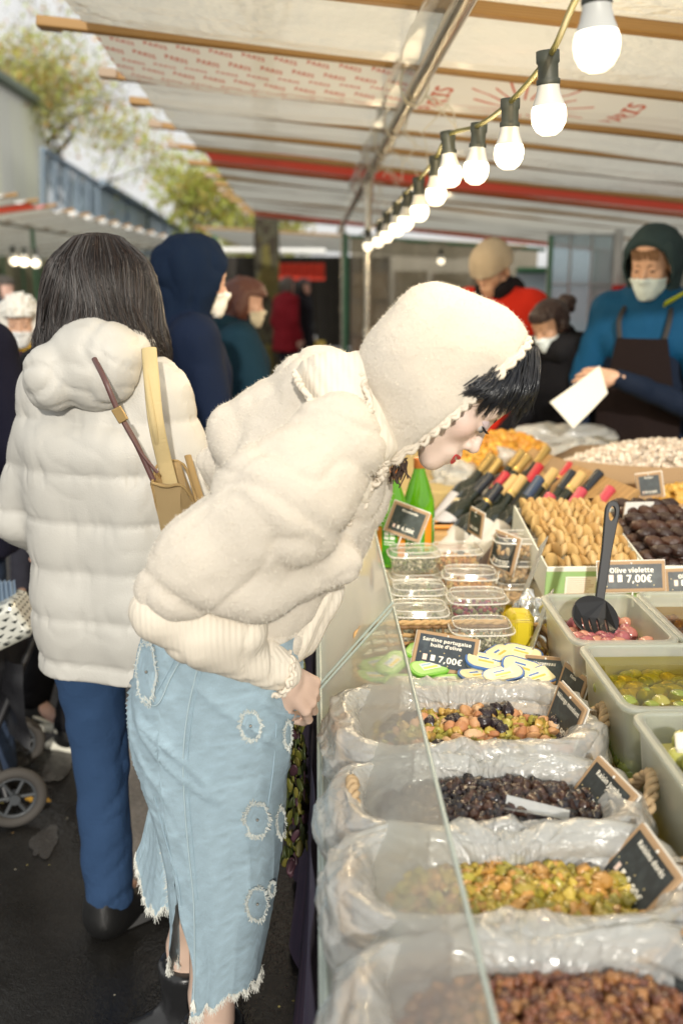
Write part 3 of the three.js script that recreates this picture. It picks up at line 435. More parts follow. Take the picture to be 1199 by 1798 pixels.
// a bag-lined basket, its bag and what lies in it
const BASK = [
  ['mixed nuts and dried fruit', 1.565, 0.228, 0.135, 1], ['black raisins', 1.325, 0.228, 0.115, 2], ['golden raisins', 1.115, 0.232, 0.11, 3], ['brown sultanas', 0.875, 0.236, 0.14, 4],
];
BASK.forEach(([what, cz, a, b, off], i) => {
  basketOf('shallow wicker basket with rope handle, holding the bag of ' + what, cz, a - 0.012, b * 0.92, off, i === 1);
  single('plastic_bag', bagOf(0.25, -cz, a * 1.01, b * 1.08, TOP + 0.03, TOP + 0.105 + (i === 0 ? 0.012 : 0), off * 7.3, 0.058 + (i === 3 ? 0.01 : 0)), bagM, 'crumpled clear plastic bag lining the basket of ' + what, 'plastic bag');
});
{
  const rais = [blob(0, 0.0085, 0.0055, 0.0065, 0.5, 2.2, 1), blob(0, 0.0075, 0.006, 0.006, 0.5, 2.5, 5)];
  const inX = 0.155;
  const pile = (i, label, cat, cols, n, rough, size, dome = 0.024) => {
    const [, cz, a, b] = BASK[i], t = thing('fruit_heap', label, cat, [0.265, TOP + 0.05, -cz]); t.userData.kind = 'stuff';
    mound('under_layer', t, a - 0.055, b - 0.035, 0.004, dome, mat(cols[0], 0.6));
    scatter('raisins', rais[i & 1], mat('#ffffff', rough, { clearcoat: 0.25, clearcoatRoughness: 0.3 }), t, n, () => { const o = heap(0, 0, a - 0.055, b - 0.035, 0.006, dome)(); o.s = V(1, 1, 1).multiplyScalar(size * rr(0.75, 1.25)); return o; }, cols);
  };
  pile(1, 'heap of glossy black raisins in its plastic bag', 'raisins', [[0.02, 0.011, 0.012], [0.035, 0.017, 0.014], [0.012, 0.009, 0.012], [0.05, 0.022, 0.014]], 1100, 0.22, 1.6, 0.036);
  pile(2, 'heap of golden raisins in its plastic bag', 'raisins', [[0.4, 0.28, 0.03], [0.45, 0.33, 0.05], [0.5, 0.26, 0.06], [0.3, 0.25, 0.03]], 1000, 0.28, 1.4);
  pile(3, 'large heap of reddish brown sultanas nearest the camera', 'sultanas', [[0.17, 0.06, 0.03], [0.24, 0.09, 0.035], [0.11, 0.04, 0.025], [0.28, 0.13, 0.045]], 2600, 0.38, 1.0, 0.03);
  // mixed nuts: the big pieces one by one, the small raisins as one heap
  const [, cz, a, b] = BASK[0], t = thing('fruit_heap', 'loose golden raisins lying between the nuts of the mixed bag', 'raisins', [0.265, TOP + 0.06, -cz]); t.userData.kind = 'stuff';
  mound('under_layer', t, a - 0.055, b - 0.04, 0.004, 0.026, mat([0.2, 0.12, 0.04], 0.7));
  scatter('raisins', rais[0], mat('#ffffff', 0.35), t, 520, () => { const o = heap(0, 0, a - 0.055, b - 0.04, 0.006, 0.026)(); o.s = V(1, 1, 1).multiplyScalar(rr(1, 1.5)); return o; }, [[0.33, 0.25, 0.04], [0.3, 0.27, 0.05], [0.4, 0.25, 0.06]]);
  const nut = blob(1, 0.0105, 0.0085, 0.018, 0.14, 1.6, 3), hz = blob(1, 0.0115, 0.011, 0.012, 0.06, 1.5, 4), pr = blob(1, 0.013, 0.010, 0.016, 0.45, 2.3, 8);
  const kinds = [['almond', nut, [[0.36, 0.15, 0.06], [0.56, 0.36, 0.2], [0.46, 0.24, 0.1]], 'tan almond in the mixed nuts', 'almond', 0.5], ['hazelnut', hz, [[0.5, 0.27, 0.13], [0.44, 0.2, 0.09]], 'round peeled hazelnut in the mixed nuts', 'hazelnut', 0.45], ['dried_plum', pr, [[0.02, 0.012, 0.015]], 'black wrinkled dried plum in the mixed nuts', 'dried plum', 0.25]];
  const first = {};
  for (let i = 0; i < 118; i++) {
    const k = kinds[i % 7 === 0 || i % 7 === 3 ? 2 : i % 2], key = k[0] + (i % 3), o = heap(0.265, -cz, a - 0.06, b - 0.045, TOP + 0.068, 0.03)();
    const m = first[key] ? first[key].clone() : (first[key] = new THREE.Mesh(k[1], mat(k[2][(i % 3) % k[2].length], k[5], { bumpMap: grain, bumpScale: 0.001 })));
    m.name = numbered(k[0]); m.position.copy(o.p); m.rotation.set(rr(0, 6), rr(0, 6), rr(0, 6)); m.scale.setScalar(rr(0.85, 1.2)); m.castShadow = m.receiveShadow = true; scene.add(m); tag(m, k[3], k[4], k[4] + 's in the mixed bag');
  }
  // scoop half buried in the black raisins
  const sc = sheet((u, v) => V(0.03 * (u - 0.5) * (1 - 0.5 * v), 0.012 * Math.pow(2 * u - 1, 2), -0.09 * v), 10, 6); sc.rotateY(-1.9); sc.rotateX(0.15); sc.translate(0.27, TOP + 0.1, -1.29); single('plastic_scoop', sc, mat([0.75, 0.77, 0.76], 0.2, { transmission: 0.5, thickness: 0 }), 'small clear plastic scoop stuck in the black raisins', 'scoop');
}
// ---------- basket of sardine tins ----------
{
  const cz = 1.93, cx = 0.29, t = thing('sardine_basket', 'shallow woven basket of sardine tins with a high back rim', 'basket', [cx, TOP, -cz]);
  const lift = (x, z) => z < 0 ? 0.055 * smooth(0.0, 0.09, -z) : 0;
  wicker(t, 0.21, 0.115, 0.055, 0.004, 6, lift);
  const base = (hx, hz, r, h) => { const s = new THREE.Shape(); s.absarc(hx - r, hz - r, r, 0, 1.5708); s.absarc(-hx + r, hz - r, r, 1.5708, 3.1416); s.absarc(-hx + r, -hz + r, r, 3.1416, 4.7124); s.absarc(hx - r, -hz + r, r, 4.7124, 6.2832); const g = new THREE.ExtrudeGeometry(s, { depth: h, bevelSize: 0.002, bevelThickness: 0.002, bevelSegments: 2, curveSegments: 10 }); g.rotateX(-Math.PI / 2); return g; };
  const bodyG = base(0.05, 0.029, 0.026, 0.018), rimG = base(0.0515, 0.0305, 0.0275, 0.003), lidG = base(0.046, 0.025, 0.022, 0.002), labG = new THREE.PlaneGeometry(0.05, 0.028); labG.rotateX(-Math.PI / 2);
  const make = (green) => {
    const labT = canvasTex(128, 72, (g, w, h) => { g.fillStyle = green ? '#cfd6c8' : '#e8e0b8'; g.fillRect(0, 0, w, h); g.fillStyle = green ? '#7fa8c8' : '#3f6db0'; g.fillRect(10, 10, 70, 16); g.fillStyle = green ? '#e3c64a' : '#d8b24a'; g.fillRect(10, 40, 100, 20); });
    const o = thing('sardine_tin', green ? 'flat oval sardine tin with bright green lid in the basket' : 'flat oval sardine tin with blue rim and cream lid in the basket', 'tin', [0, 0, 0], 0, green ? 'green sardine tins' : 'blue rimmed sardine tins');
    part('tin_body', bodyG, mat([0.6, 0.58, 0.5], 0.3, { metalness: 0.8 }), o); const r = part('tin_rim', rimG, mat(green ? [0.16, 0.42, 0.04] : [0.05, 0.14, 0.38], 0.35), o); r.position.y = 0.017;
    const l = part('tin_lid', lidG, mat(green ? [0.3, 0.55, 0.14] : [0.75, 0.68, 0.4], 0.3), o); l.position.y = 0.02; const p = part('tin_label', labG, mat('#ffffff', 0.35, { map: labT }), l); p.position.y = 0.0048; return o;
  };
  const G = make(true), Bl = make(false);
  const put = (o, x, y, z, ry, rx, rz) => { o.position.set(cx + x, TOP + y + 0.006, -cz + z + 0.012); o.rotation.set(rx, ry, rz); o.scale.setScalar(0.82); };
  const ORD = ['first', 'second', 'third', 'fourth', 'fifth', 'sixth', 'seventh', 'eighth', 'last'], byX = (a, b) => a[0] - b[0];
  [[-0.17, 0.03, 0.02, 0.3], [-0.13, 0.045, -0.02, 0.9], [-0.11, 0.035, 0.055, -0.2], [-0.06, 0.05, 0.02, 0.4], [-0.03, 0.035, 0.06, 0.1], [-0.075, 0.06, -0.045, 1.2], [-0.0, 0.055, -0.015, -0.4], [0.01, 0.03, -0.06, 0.2], [-0.16, 0.025, -0.06, 0.5]].sort(byX).forEach((q, i) => { const o = i ? G.clone() : G; if (i) { o.name = numbered('sardine_tin'); scene.add(o); } tag(o, 'flat oval sardine tin with bright green lid, ' + ORD[i] + ' of the green ones from the left'); put(o, q[0], q[1], q[2], q[3], 0.12 + 0.08 * (i % 3), 0.1 * ((i % 4) - 2)); });
  [[0.03, 0.045, 0.055, 0.5], [0.055, 0.06, 0.015, -0.2], [0.085, 0.05, 0.06, 0.2], [0.09, 0.062, -0.02, 0.9], [0.125, 0.055, 0.035, -0.3], [0.155, 0.045, 0.06, 0.3], [0.14, 0.06, -0.03, -0.5], [0.17, 0.04, 0.015, 0.9], [0.06, 0.03, -0.06, 0.1]].sort(byX).forEach((q, i) => { const o = i ? Bl.clone() : Bl; if (i) { o.name = numbered('sardine_tin'); scene.add(o); } tag(o, 'oval sardine tin with blue rim and cream lid, ' + ORD[i] + ' of these from the left'); put(o, q[0], q[1], q[2], q[3], 0.2 + 0.1 * (i % 3), 0.12 * ((i % 4) - 2)); });
}
// ---------- clear lidded boxes of seeds and nuts ----------
const clearM = mat([0.97, 0.97, 0.94], 0.07, { transmission: 0.92, thickness: 0 }), clearRimM = mat([0.93, 0.92, 0.88], 0.12, { transmission: 0.6, thickness: 0 });
{
  const ring = (a, b, y, n = 4) => (u) => { const th = u * 6.2832, R = superR(a, b, n, th); return V(R * Math.cos(th), y, R * Math.sin(th)); };
  const shellG = (prof) => sheet((u, v) => { const f = v * (prof.length - 1), i = Math.min(prof.length - 2, Math.floor(f)), t = f - i, A = ring(prof[i][0] * 0.066, prof[i][0] * 0.05, prof[i][1])(u), Bq = ring(prof[i + 1][0] * 0.066, prof[i + 1][0] * 0.05, prof[i + 1][1])(u); return A.lerp(Bq, t); }, 56, (prof.length - 1) * 2);
  const tubG = shellG([[0.02, 0.001], [0.8, 0.001], [0.86, 0.006], [0.97, 0.042], [1.02, 0.045]]), lidG = shellG([[1.03, 0.044], [1.03, 0.050], [0.98, 0.050], [0.94, 0.058], [0.9, 0.06], [0.84, 0.0575], [0.02, 0.0575]]);
  const rimG = merge([tubeG(Array.from({ length: 48 }, (_, i) => ring(0.0685, 0.052, 0.047)(i / 48)), 0.0022, 96, 6, true), tubeG(Array.from({ length: 48 }, (_, i) => ring(0.061, 0.0455, 0.0595)(i / 48)), 0.0013, 96, 5, true)]);
  const seedG = blob(0, 0.0045, 0.002, 0.0028, 0.1, 1.5), nutG = blob(0, 0.006, 0.0055, 0.0115, 0.1, 1.5), berryG = blob(0, 0.005, 0.005, 0.0055, 0.2, 2);
  const FILL = {
    seeds: [seedG, [[0.12, 0.14, 0.05], [0.2, 0.2, 0.1], [0.4, 0.35, 0.22], [0.09, 0.09, 0.05], [0.32, 0.26, 0.15]], 330, 'mixed green and grey seeds'],
    pumpkin: [seedG, [[0.14, 0.16, 0.06], [0.3, 0.3, 0.2], [0.5, 0.46, 0.34], [0.1, 0.11, 0.05]], 330, 'pumpkin seeds'],
    berries: [berryG, [[0.2, 0.02, 0.04], [0.14, 0.03, 0.08], [0.3, 0.26, 0.16], [0.12, 0.13, 0.06]], 300, 'dark red berries over seeds'],
    nuts: [nutG, [[0.52, 0.36, 0.19], [0.45, 0.28, 0.13], [0.58, 0.44, 0.27]], 90, 'shelled nuts'],
    amber: [berryG, [[0.45, 0.24, 0.07], [0.4, 0.3, 0.12], [0.35, 0.16, 0.05]], 240, 'amber dried fruit'],
  };
  const cache = {};
  const box = (x, y, z, fill, label, turn) => {
    let o = cache[fill];
    if (!o) {
      o = cache[fill] = thing('clear_box', label, 'food box'); part('box_shell', tubG, clearM, o); const l = part('lid', lidG, clearM, o); part('lid_rim', rimG, clearRimM, l);
      const F = FILL[fill]; scatter('filling', F[0], mat('#ffffff', 0.55), o, F[2], () => { let x, z; do { x = rr(-1, 1); z = rr(-1, 1); } while (x ** 4 + z ** 4 > 1); const y = rr(0, 1); return { p: V(x * 0.055, 0.006 + y * 0.023, z * 0.041) }; }, F[1]);
    } else { o = o.clone(); o.name = numbered('clear_box'); scene.add(o); o.userData.label = label; }
    o.position.set(x, y, z); o.rotation.y = turn; return o;
  };
  // stacks: photo point of the top lid's middle, height of that lid, number of boxes, filling
  const S = [[735, 1062, 0.885, 2, 'seeds', 'front left stack'], [735, 1026, 0.885, 2, 'seeds', 'second left stack'], [728, 962, 0.915, 2, 'pumpkin', 'farthest left stack by the shield'],
    [846, 1092, 0.885, 2, 'pumpkin', 'front right stack by the sardine sign'], [838, 1040, 0.9, 2, 'berries', 'second right stack'], [825, 1000, 0.9, 2, 'amber', 'third right stack'], [800, 958, 0.91, 2, 'amber', 'farthest right stack before the bottles'], [912, 938, 0.95, 3, 'nuts', 'tall stack by the dried figs']];
  for (const [px, py, y, n, fill, where] of S) { const p = atY(px, py, y); for (let k = 0; k < n; k++) box(p.x + rr(-0.003, 0.003), y - 0.06 - k * 0.061, p.z, fill, 'clear lidded box of ' + FILL[fill][3] + ', ' + ['top', n === 2 ? 'bottom' : 'middle', 'bottom'][k] + ' of the ' + where, rr(-0.06, 0.06)); 
    const base = y - 0.061 * n; if (base > TOP + 0.012) { const r = rbox(0.15, base - TOP - 0.002, 0.12, 0.004); r.translate(p.x, (base + TOP) / 2 - 0.001, p.z); single('riser_block', r, mat([0.6, 0.58, 0.5], 0.6), 'pale block raising the clear boxes, ' + where, 'riser'); } }
}
// ---------- tubs of olives ----------
const tubM = mat([0.84, 0.86, 0.82], 0.4, { transmission: 0.86, thickness: 0, clearcoat: 0.8, clearcoatRoughness: 0.15 });
const RIM = 0.95;
function rrect(u, hx, hz, r) {     // point of a rounded rectangle, u in 0..1
  const L = [2 * (hz - r), 1.5708 * r, 2 * (hx - r), 1.5708 * r, 2 * (hz - r), 1.5708 * r, 2 * (hx - r), 1.5708 * r], T = L.reduce((a, b) => a + b); let s = ((u % 1) + 1) % 1 * T, i = 0; while (i < 7 && s > L[i]) s -= L[i++];
  const c = [[hx - r, hz - r], [-hx + r, hz - r], [-hx + r, -hz + r], [hx - r, -hz + r]];
  switch (i) { case 0: return [hx, -hz + r + s]; case 2: return [hx - r - s, hz]; case 4: return [-hx, hz - r - s]; case 6: return [-hx + r + s, -hz]; }
  const k = (i - 1) / 2, a = k * 1.5708 + s / r; return [c[k][0] + r * Math.cos(a), c[k][1] + r * Math.sin(a)];
}
function tub(label, x0, x1, z0, z1, depth = 0.18) {
  const cx = (x0 + x1) / 2, cz = (z0 + z1) / 2, hx = (x1 - x0) / 2, hz = (z1 - z0) / 2, t = thing('olive_tub', label, 'tub', [cx, RIM - depth, -cz]);
  const prof = [[-0.026, 0.0], [-0.022, 0.006], [-0.006, depth - 0.014], [0, depth - 0.012], [0, depth - 0.002], [-0.002, depth], [-0.009, depth], [-0.012, depth - 0.003], [-0.028, 0.006]];
  const ringAt = (o, y) => (u) => { const [x, z] = rrect(u, hx + o, hz + o, 0.028 + o * 0.5); return V(x, y, z); };
  part('tub_wall', sheet((u, v) => { const f = v * (prof.length - 1), i = Math.min(prof.length - 2, Math.floor(f)); return ringAt(...prof[i])(u).lerp(ringAt(...prof[i + 1])(u), f - i); }, 96, (prof.length - 1) * 2), tubM, t);
  part('tub_rim', tubeG(Array.from({ length: 80 }, (_, i) => ringAt(-0.001, depth - 0.006)(i / 80)), 0.005, 160, 6, true), tubM, t);
  const fl = rbox((hx - 0.027) * 2, 0.004, (hz - 0.027) * 2, 0.001); fl.translate(0, 0.004, 0); part('tub_floor', fl, tubM, t);
  return { cx, cz, hx, hz, t };
}
{
  const A = atY(945, 1042, RIM), B = atY(1010, 1128, RIM), C = atY(1108, 1040, RIM), D = atY(1098, 1245, RIM);
  const x0 = (A.x + B.x) / 2, zB = -A.z, zF = -B.z, t1 = tub('clear plastic tub of violet olives holding the black skimmer', x0, C.x, zF, zB);
  const t2 = tub('clear plastic tub of green olives under oil, right of the nut bag', x0 + 0.005, x0 + 0.285, -D.z, zF - 0.006);
  const t3 = tub('clear plastic tub of green olives with white cubes, at the right picture edge', x0 + 0.01, x0 + 0.29, -D.z - 0.32, -D.z - 0.008);
  const t4 = tub('clear plastic tub of brown olives in brine behind the green ones', C.x + 0.008, C.x + 0.26, zF + 0.01, zB + 0.01);
  const sup = thing('tub_stand', 'low white stand under the olive tubs', 'stand', [x0 + 0.14, TOP, -1.5]); const sb = rbox(0.22, RIM - 0.182 - TOP, 0.9, 0.004); sb.translate(x0 + 0.16, (TOP + RIM - 0.182) / 2, -1.55); part('stand_block', sb, mat([0.5, 0.42, 0.02], 0.6), sup, true);
  const oil = (t, y, col, label, rough = 0.04) => { const g = new THREE.PlaneGeometry((t.hx - 0.017) * 2, (t.hz - 0.017) * 2, 1, 1); g.rotateX(-Math.PI / 2); g.translate(t.cx, y, -t.cz); const o = single('brine', g, mat(col, rough, { transmission: 1, thickness: 0, specularIntensity: 1 }), label, 'brine'); return o; };
  oil(t2, 0.93, [0.78, 0.68, 0.2], 'yellow green oil over the green olives'); oil(t4, 0.92, [0.62, 0.42, 0.12], 'brown brine over the brown olives'); oil(t1, 0.895, [0.6, 0.35, 0.28], 'pinkish brine between the violet olives');
  const olv = blob(1, 0.0115, 0.0112, 0.0145, 0.05, 1.4, 2), mats = {};
  const olives = (t, n, y0, dy, cols, label, group, s = 1, filt) => {
    for (let i = 0; i < n; i++) {
      let x, z; do { x = rr(-1, 1); z = rr(-1, 1); } while (filt && !filt(x, z)); const c = cols[i % cols.length], key = c.join();
      const m = new THREE.Mesh(olv, mats[key] ||= mat(c, 0.2, { clearcoat: 0.5, clearcoatRoughness: 0.12 })); m.name = numbered('olive'); m.position.set(t.cx + x * (t.hx - 0.026), y0 + dy(x, z) + rr(-0.01, 0.003), -t.cz + z * (t.hz - 0.028)); m.rotation.set(rr(0, 6), rr(0, 6), rr(0, 6)); m.scale.setScalar(s * rr(0.85, 1.12)); m.castShadow = m.receiveShadow = true; scene.add(m); tag(m, label, 'olive', group);
    }
  };
  const fill = (t, y, m, name) => { const g = rbox((t.hx - 0.02) * 2, y - 0.776, (t.hz - 0.02) * 2, 0.02, 3), gp = g.attributes.position; g.translate(0, (y + 0.776) / 2, 0); for (let i = 0; i < gp.count; i++) { const k = (gp.getY(i) - 0.95) / 0.17 * 0.014; gp.setX(i, gp.getX(i) * (1 + k / t.hx)); gp.setZ(i, gp.getZ(i) * (1 + k / t.hz)); } g.computeVertexNormals(); g.translate(t.cx, 0, -t.cz); const o = single('olive_mass', g, m, name, 'olives'); o.userData.kind = 'stuff'; };
  olives(t1, 50, 0.905, (x, z) => 0.012 * z, [[0.36, 0.12, 0.1], [0.3, 0.08, 0.09], [0.45, 0.2, 0.13], [0.25, 0.06, 0.08]], 'pinkish violet olive in the tub with the skimmer', 'violet olives', 1.4);
  olives(t2, 84, 0.916, (x, z) => 0.012 * z - 0.006, [[0.2, 0.24, 0.03], [0.27, 0.29, 0.05], [0.16, 0.2, 0.03], [0.3, 0.27, 0.05]], 'green olive under the oil', 'green olives under oil', 1.5);
  olives(t3, 74, 0.926, (x, z) => 0.012 * (1 - x * x), [[0.4, 0.39, 0.09], [0.34, 0.36, 0.07], [0.46, 0.42, 0.13], [0.42, 0.36, 0.12]], 'yellow green olive in the tub with white cubes', 'olives with white cubes', 1.55);
  olives(t4, 36, 0.905, () => 0, [[0.2, 0.14, 0.03], [0.26, 0.18, 0.05], [0.16, 0.11, 0.03]], 'brown olive in the farther tub at right', 'brown olives');
  fill(t1, 0.893, mat([0.3, 0.12, 0.1], 0.6), 'mass of violet olives below the top layer'); fill(t2, 0.904, mat([0.16, 0.16, 0.03], 0.6), 'mass of green olives deep in the oil'); fill(t3, 0.914, mat([0.32, 0.3, 0.08], 0.6), 'mass of olives below the white cubes'); fill(t4, 0.895, mat([0.16, 0.1, 0.03], 0.6), 'mass of brown olives deep in the brine');
  // side walls show olives through the plastic
  olives(t2, 26, 0.83, () => 0, [[0.16, 0.2, 0.04], [0.2, 0.24, 0.06]], 'green olive lying against the left wall of its tub', 'green olives at the tub wall', 1.1, (x) => x < -0.985); 
  const cube = jitter(rbox(0.03, 0.024, 0.026, 0.004, 3), 0.003, 60);
  for (let i = 0; i < 14; i++) { const m = new THREE.Mesh(cube, mats.cube ||= mat([0.78, 0.74, 0.62], 0.6)); m.name = numbered('cheese_cube'); m.position.set(t3.cx + (i < 6 ? rr(-0.95, 0.2) : rr(-0.3, 1)) * (t3.hx - 0.04), 0.944 + rr(-0.004, 0.006), -t3.cz - rr(0.1, 1) * (t3.hz - 0.04)); m.rotation.set(rr(0, 6), rr(0, 6), rr(0, 6)); m.scale.setScalar(rr(0.75, 1.15)); m.castShadow = m.receiveShadow = true; scene.add(m); tag(m, 'white cheese cube among the yellow green olives', 'cheese cube', 'white cubes in the olive tub'); }
  // black skimmer
  const sk = thing('skimmer', 'black plastic slotted skimmer standing in the violet olives', 'skimmer', [t1.cx, 0.88, -t1.cz]), blk = mat([0.006, 0.006, 0.007], 0.35);
  const h0 = atY(1050, 1066, 0.945), hT = atZ(1076, 882, -h0.z + 0.06), sh = new THREE.Shape();
  sh.moveTo(-0.007, 0); sh.lineTo(-0.0085, 0.12); sh.lineTo(-0.013, 0.2); sh.bezierCurveTo(-0.014, 0.232, 0.014, 0.232, 0.013, 0.2); sh.lineTo(0.0085, 0.12); sh.lineTo(0.007, 0); sh.closePath(); const hole = new THREE.Path(); for (let k = 0; k < 16; k++) { const a = -k / 16 * Math.PI * 2, x = 0.0075 * Math.cos(a), y = 0.198 + 0.016 * Math.sin(a); k ? hole.lineTo(x, y) : hole.moveTo(x, y); } sh.holes.push(hole);
  const hg = new THREE.ExtrudeGeometry(sh, { depth: 0.006, bevelSize: 0.002, bevelThickness: 0.002, bevelSegments: 2, curveSegments: 14 }); hg.translate(0, 0, -0.003); const L = hT.clone().sub(h0); hg.scale(1, L.length() / 0.222, 1); hg.applyQuaternion(new THREE.Quaternion().setFromUnitVectors(V(0, 1, 0), L.normalize())); hg.translate(h0.x, h0.y, h0.z); part('handle', hg, blk, sk, true);
  const hs = new THREE.Shape(); for (let i = 0; i < 32; i++) { const a = i / 32 * Math.PI * 2; i ? hs.lineTo(0.047 * Math.cos(a), 0.05 * Math.sin(a)) : hs.moveTo(0.047, 0); } for (let i = 0; i < 4; i++) { const p = new THREE.Path(); for (let k = 0; k < 12; k++) { const a = -k / 12 * Math.PI * 2, x = -0.024 + i * 0.016 + 0.0036 * Math.cos(a), y = -0.013 + 0.02 * Math.sin(a); k ? p.lineTo(x, y) : p.moveTo(x, y); } hs.holes.push(p); }
  const eg = new THREE.ExtrudeGeometry(hs, { depth: 0.003, bevelSize: 0.0012, bevelThickness: 0.0012, bevelSegments: 1, curveSegments: 28 }); { const p = eg.attributes.position; for (let i = 0; i < p.count; i++) { const x = p.getX(i), y = p.getY(i); p.setZ(i, p.getZ(i) + 6.5 * (x * x + y * y)); } eg.computeVertexNormals(); }
  const hc = atY(1040, 1090, 0.925); eg.rotateX(-0.95); eg.rotateZ(-0.12); eg.translate(hc.x, hc.y - 0.002, hc.z); part('skimmer_head', eg, blk, sk, true);
  part('neck', tubeG([h0.clone().add(V(0, 0.004, 0)), h0.clone().lerp(hc, 0.4).add(V(0.004, 0.0, -0.01)), hc.clone().add(V(0.004, 0.008, -0.04))], 0.0075, 12, 8), blk, sk, true);
  // figs and dates
  const fz = 2.3, f0 = atZ(957, 1000, fz), f1 = atZ(1128, 996, fz), w = f1.x - f0.x, tilt = 0.14;
  const cardW = mat([0.75, 0.77, 0.7], 0.6), cardG = mat([0.3, 0.48, 0.2], 0.55);
  const printT = canvasTex(256, 128, (g, W, H) => { g.fillStyle = '#efe9dc'; g.fillRect(0, 0, W, H); g.fillStyle = '#b08a70'; for (let i = 0; i < 8; i++) g.fillRect(14, 12 + i * 14, rr(150, 228), 4); });
  function carton(label, x, wd, green) {
    const t = thing('fruit_carton', label, 'carton', [x, f0.y - 0.075, -fz], 0); t.rotation.x = tilt; const D = 0.42, Hh = 0.075;
    const wall = (sx, sy, sz, px, py, pz, m, n) => { const g = rbox(sx, sy, sz, 0.001, 1); g.translate(px, py, pz); return part(n, g, m, t); };
    wall(wd, Hh, 0.004, wd / 2, Hh / 2, 0, green ? cardG : cardW, 'carton_front'); wall(wd, Hh, 0.004, wd / 2, Hh / 2, -D, cardW, 'carton_back'); wall(0.004, Hh + 0.01, D - 0.005, 0.002, Hh / 2 + 0.005, -D / 2, cardW, 'carton_side'); wall(0.004, Hh + 0.01, D - 0.005, wd - 0.002, Hh / 2 + 0.005, -D / 2, cardW, 'carton_side'); wall(wd - 0.01, 0.004, D - 0.01, wd / 2, 0.0025, -D / 2, cardW, 'carton_floor');
    const lip = rbox(wd, 0.012, 0.006, 0.001, 1); lip.translate(wd / 2, Hh + 0.005, 0); part('carton_lip', lip, cardW, t);
    if (green) { const p = new THREE.PlaneGeometry(0.075, 0.05); p.translate(0.085, 0.036, 0.0035); part('carton_print', p, mat('#ffffff', 0.6, { map: printT }), t); }
    t.updateMatrixWorld(true); return t;
  }
  const fb = carton('white and green carton of dried figs', f0.x, w, true), db = carton('white carton of dark dates right of the figs', f1.x + 0.006, 0.24, false);
  for (const b of [fb, db]) { const r = rbox(0.2, 0.06, 0.36, 0.004); r.translate(b.position.x + 0.11, f0.y - 0.11, -fz - 0.19); single('riser_block', r, mat([0.55, 0.52, 0.42], 0.7), b === fb ? 'pale block raising the carton of figs' : 'pale block raising the carton of dates', 'riser'); const r2 = rbox(0.22, f0.y - 0.142 - TOP, 0.38, 0.004); r2.translate(b.position.x + 0.11, (TOP + f0.y - 0.142) / 2, -fz - 0.19); single('riser_block', r2, mat([0.5, 0.45, 0.3], 0.7), b === fb ? 'lower block under the fig riser' : 'lower block under the date riser', 'riser'); }
  const figG = [blob(2, 0.0105, 0.023, 0.0225, 0.2, 2.2, 3), blob(2, 0.012, 0.021, 0.023, 0.25, 2.6, 7)], figM = [mat([0.46, 0.3, 0.11], 0.65), mat([0.4, 0.24, 0.08], 0.6), mat([0.52, 0.36, 0.16], 0.65)];
  for (let r = 0; r < 8; r++) for (let c = 0; c < 11; c++) {
    const m = new THREE.Mesh(figG[(r + c) & 1], figM[(r * 3 + c * 7) % 3]), p = V(0.018 + c * (w - 0.036) / 10, 0.082 + 0.022 * Math.sin(r / 8 * 2.6) + rr(-0.005, 0.006), -0.03 - r * 0.05 + rr(-0.006, 0.006)); fb.localToWorld(p);
    m.name = numbered('dried_fig'); m.position.copy(p); m.rotation.set(tilt + rr(-0.4, 0.4), rr(-0.5, 0.5), rr(-0.45, 0.45)); m.scale.setScalar(rr(0.85, 1.12)); m.castShadow = m.receiveShadow = true; scene.add(m); tag(m, 'tan dried fig standing on edge in the green carton', 'dried fig', 'dried figs in the carton');
  }
  const dateG = [blob(1, 0.017, 0.016, 0.029, 0.14, 2.2, 3), blob(1, 0.018, 0.0165, 0.027, 0.18, 2.6, 9)], dateM = [mat([0.025, 0.01, 0.007], 0.33, { bumpMap: grain, bumpScale: 0.002 }), mat([0.05, 0.019, 0.01], 0.36, { bumpMap: grain, bumpScale: 0.002 })];
  for (let l = 0; l < 2; l++) for (let r = 0; r < 7; r++) for (let c = 0; c < 5 - l; c++) {
    const m = new THREE.Mesh(dateG[(r + c) & 1], dateM[(r + c * 2) % 2]), p = V(0.03 + (c + l * 0.5) * 0.043, 0.07 + l * 0.03, -0.04 - r * 0.054 - l * 0.02); db.localToWorld(p);
    m.name = numbered('date'); m.position.copy(p); m.rotation.set(rr(-0.3, 0.3), 1.2 + rr(-0.6, 0.6), rr(-0.3, 0.3)); m.castShadow = m.receiveShadow = true; scene.add(m); tag(m, 'dark glossy date piled in the white carton', 'date', 'dates in the carton');
  }
}
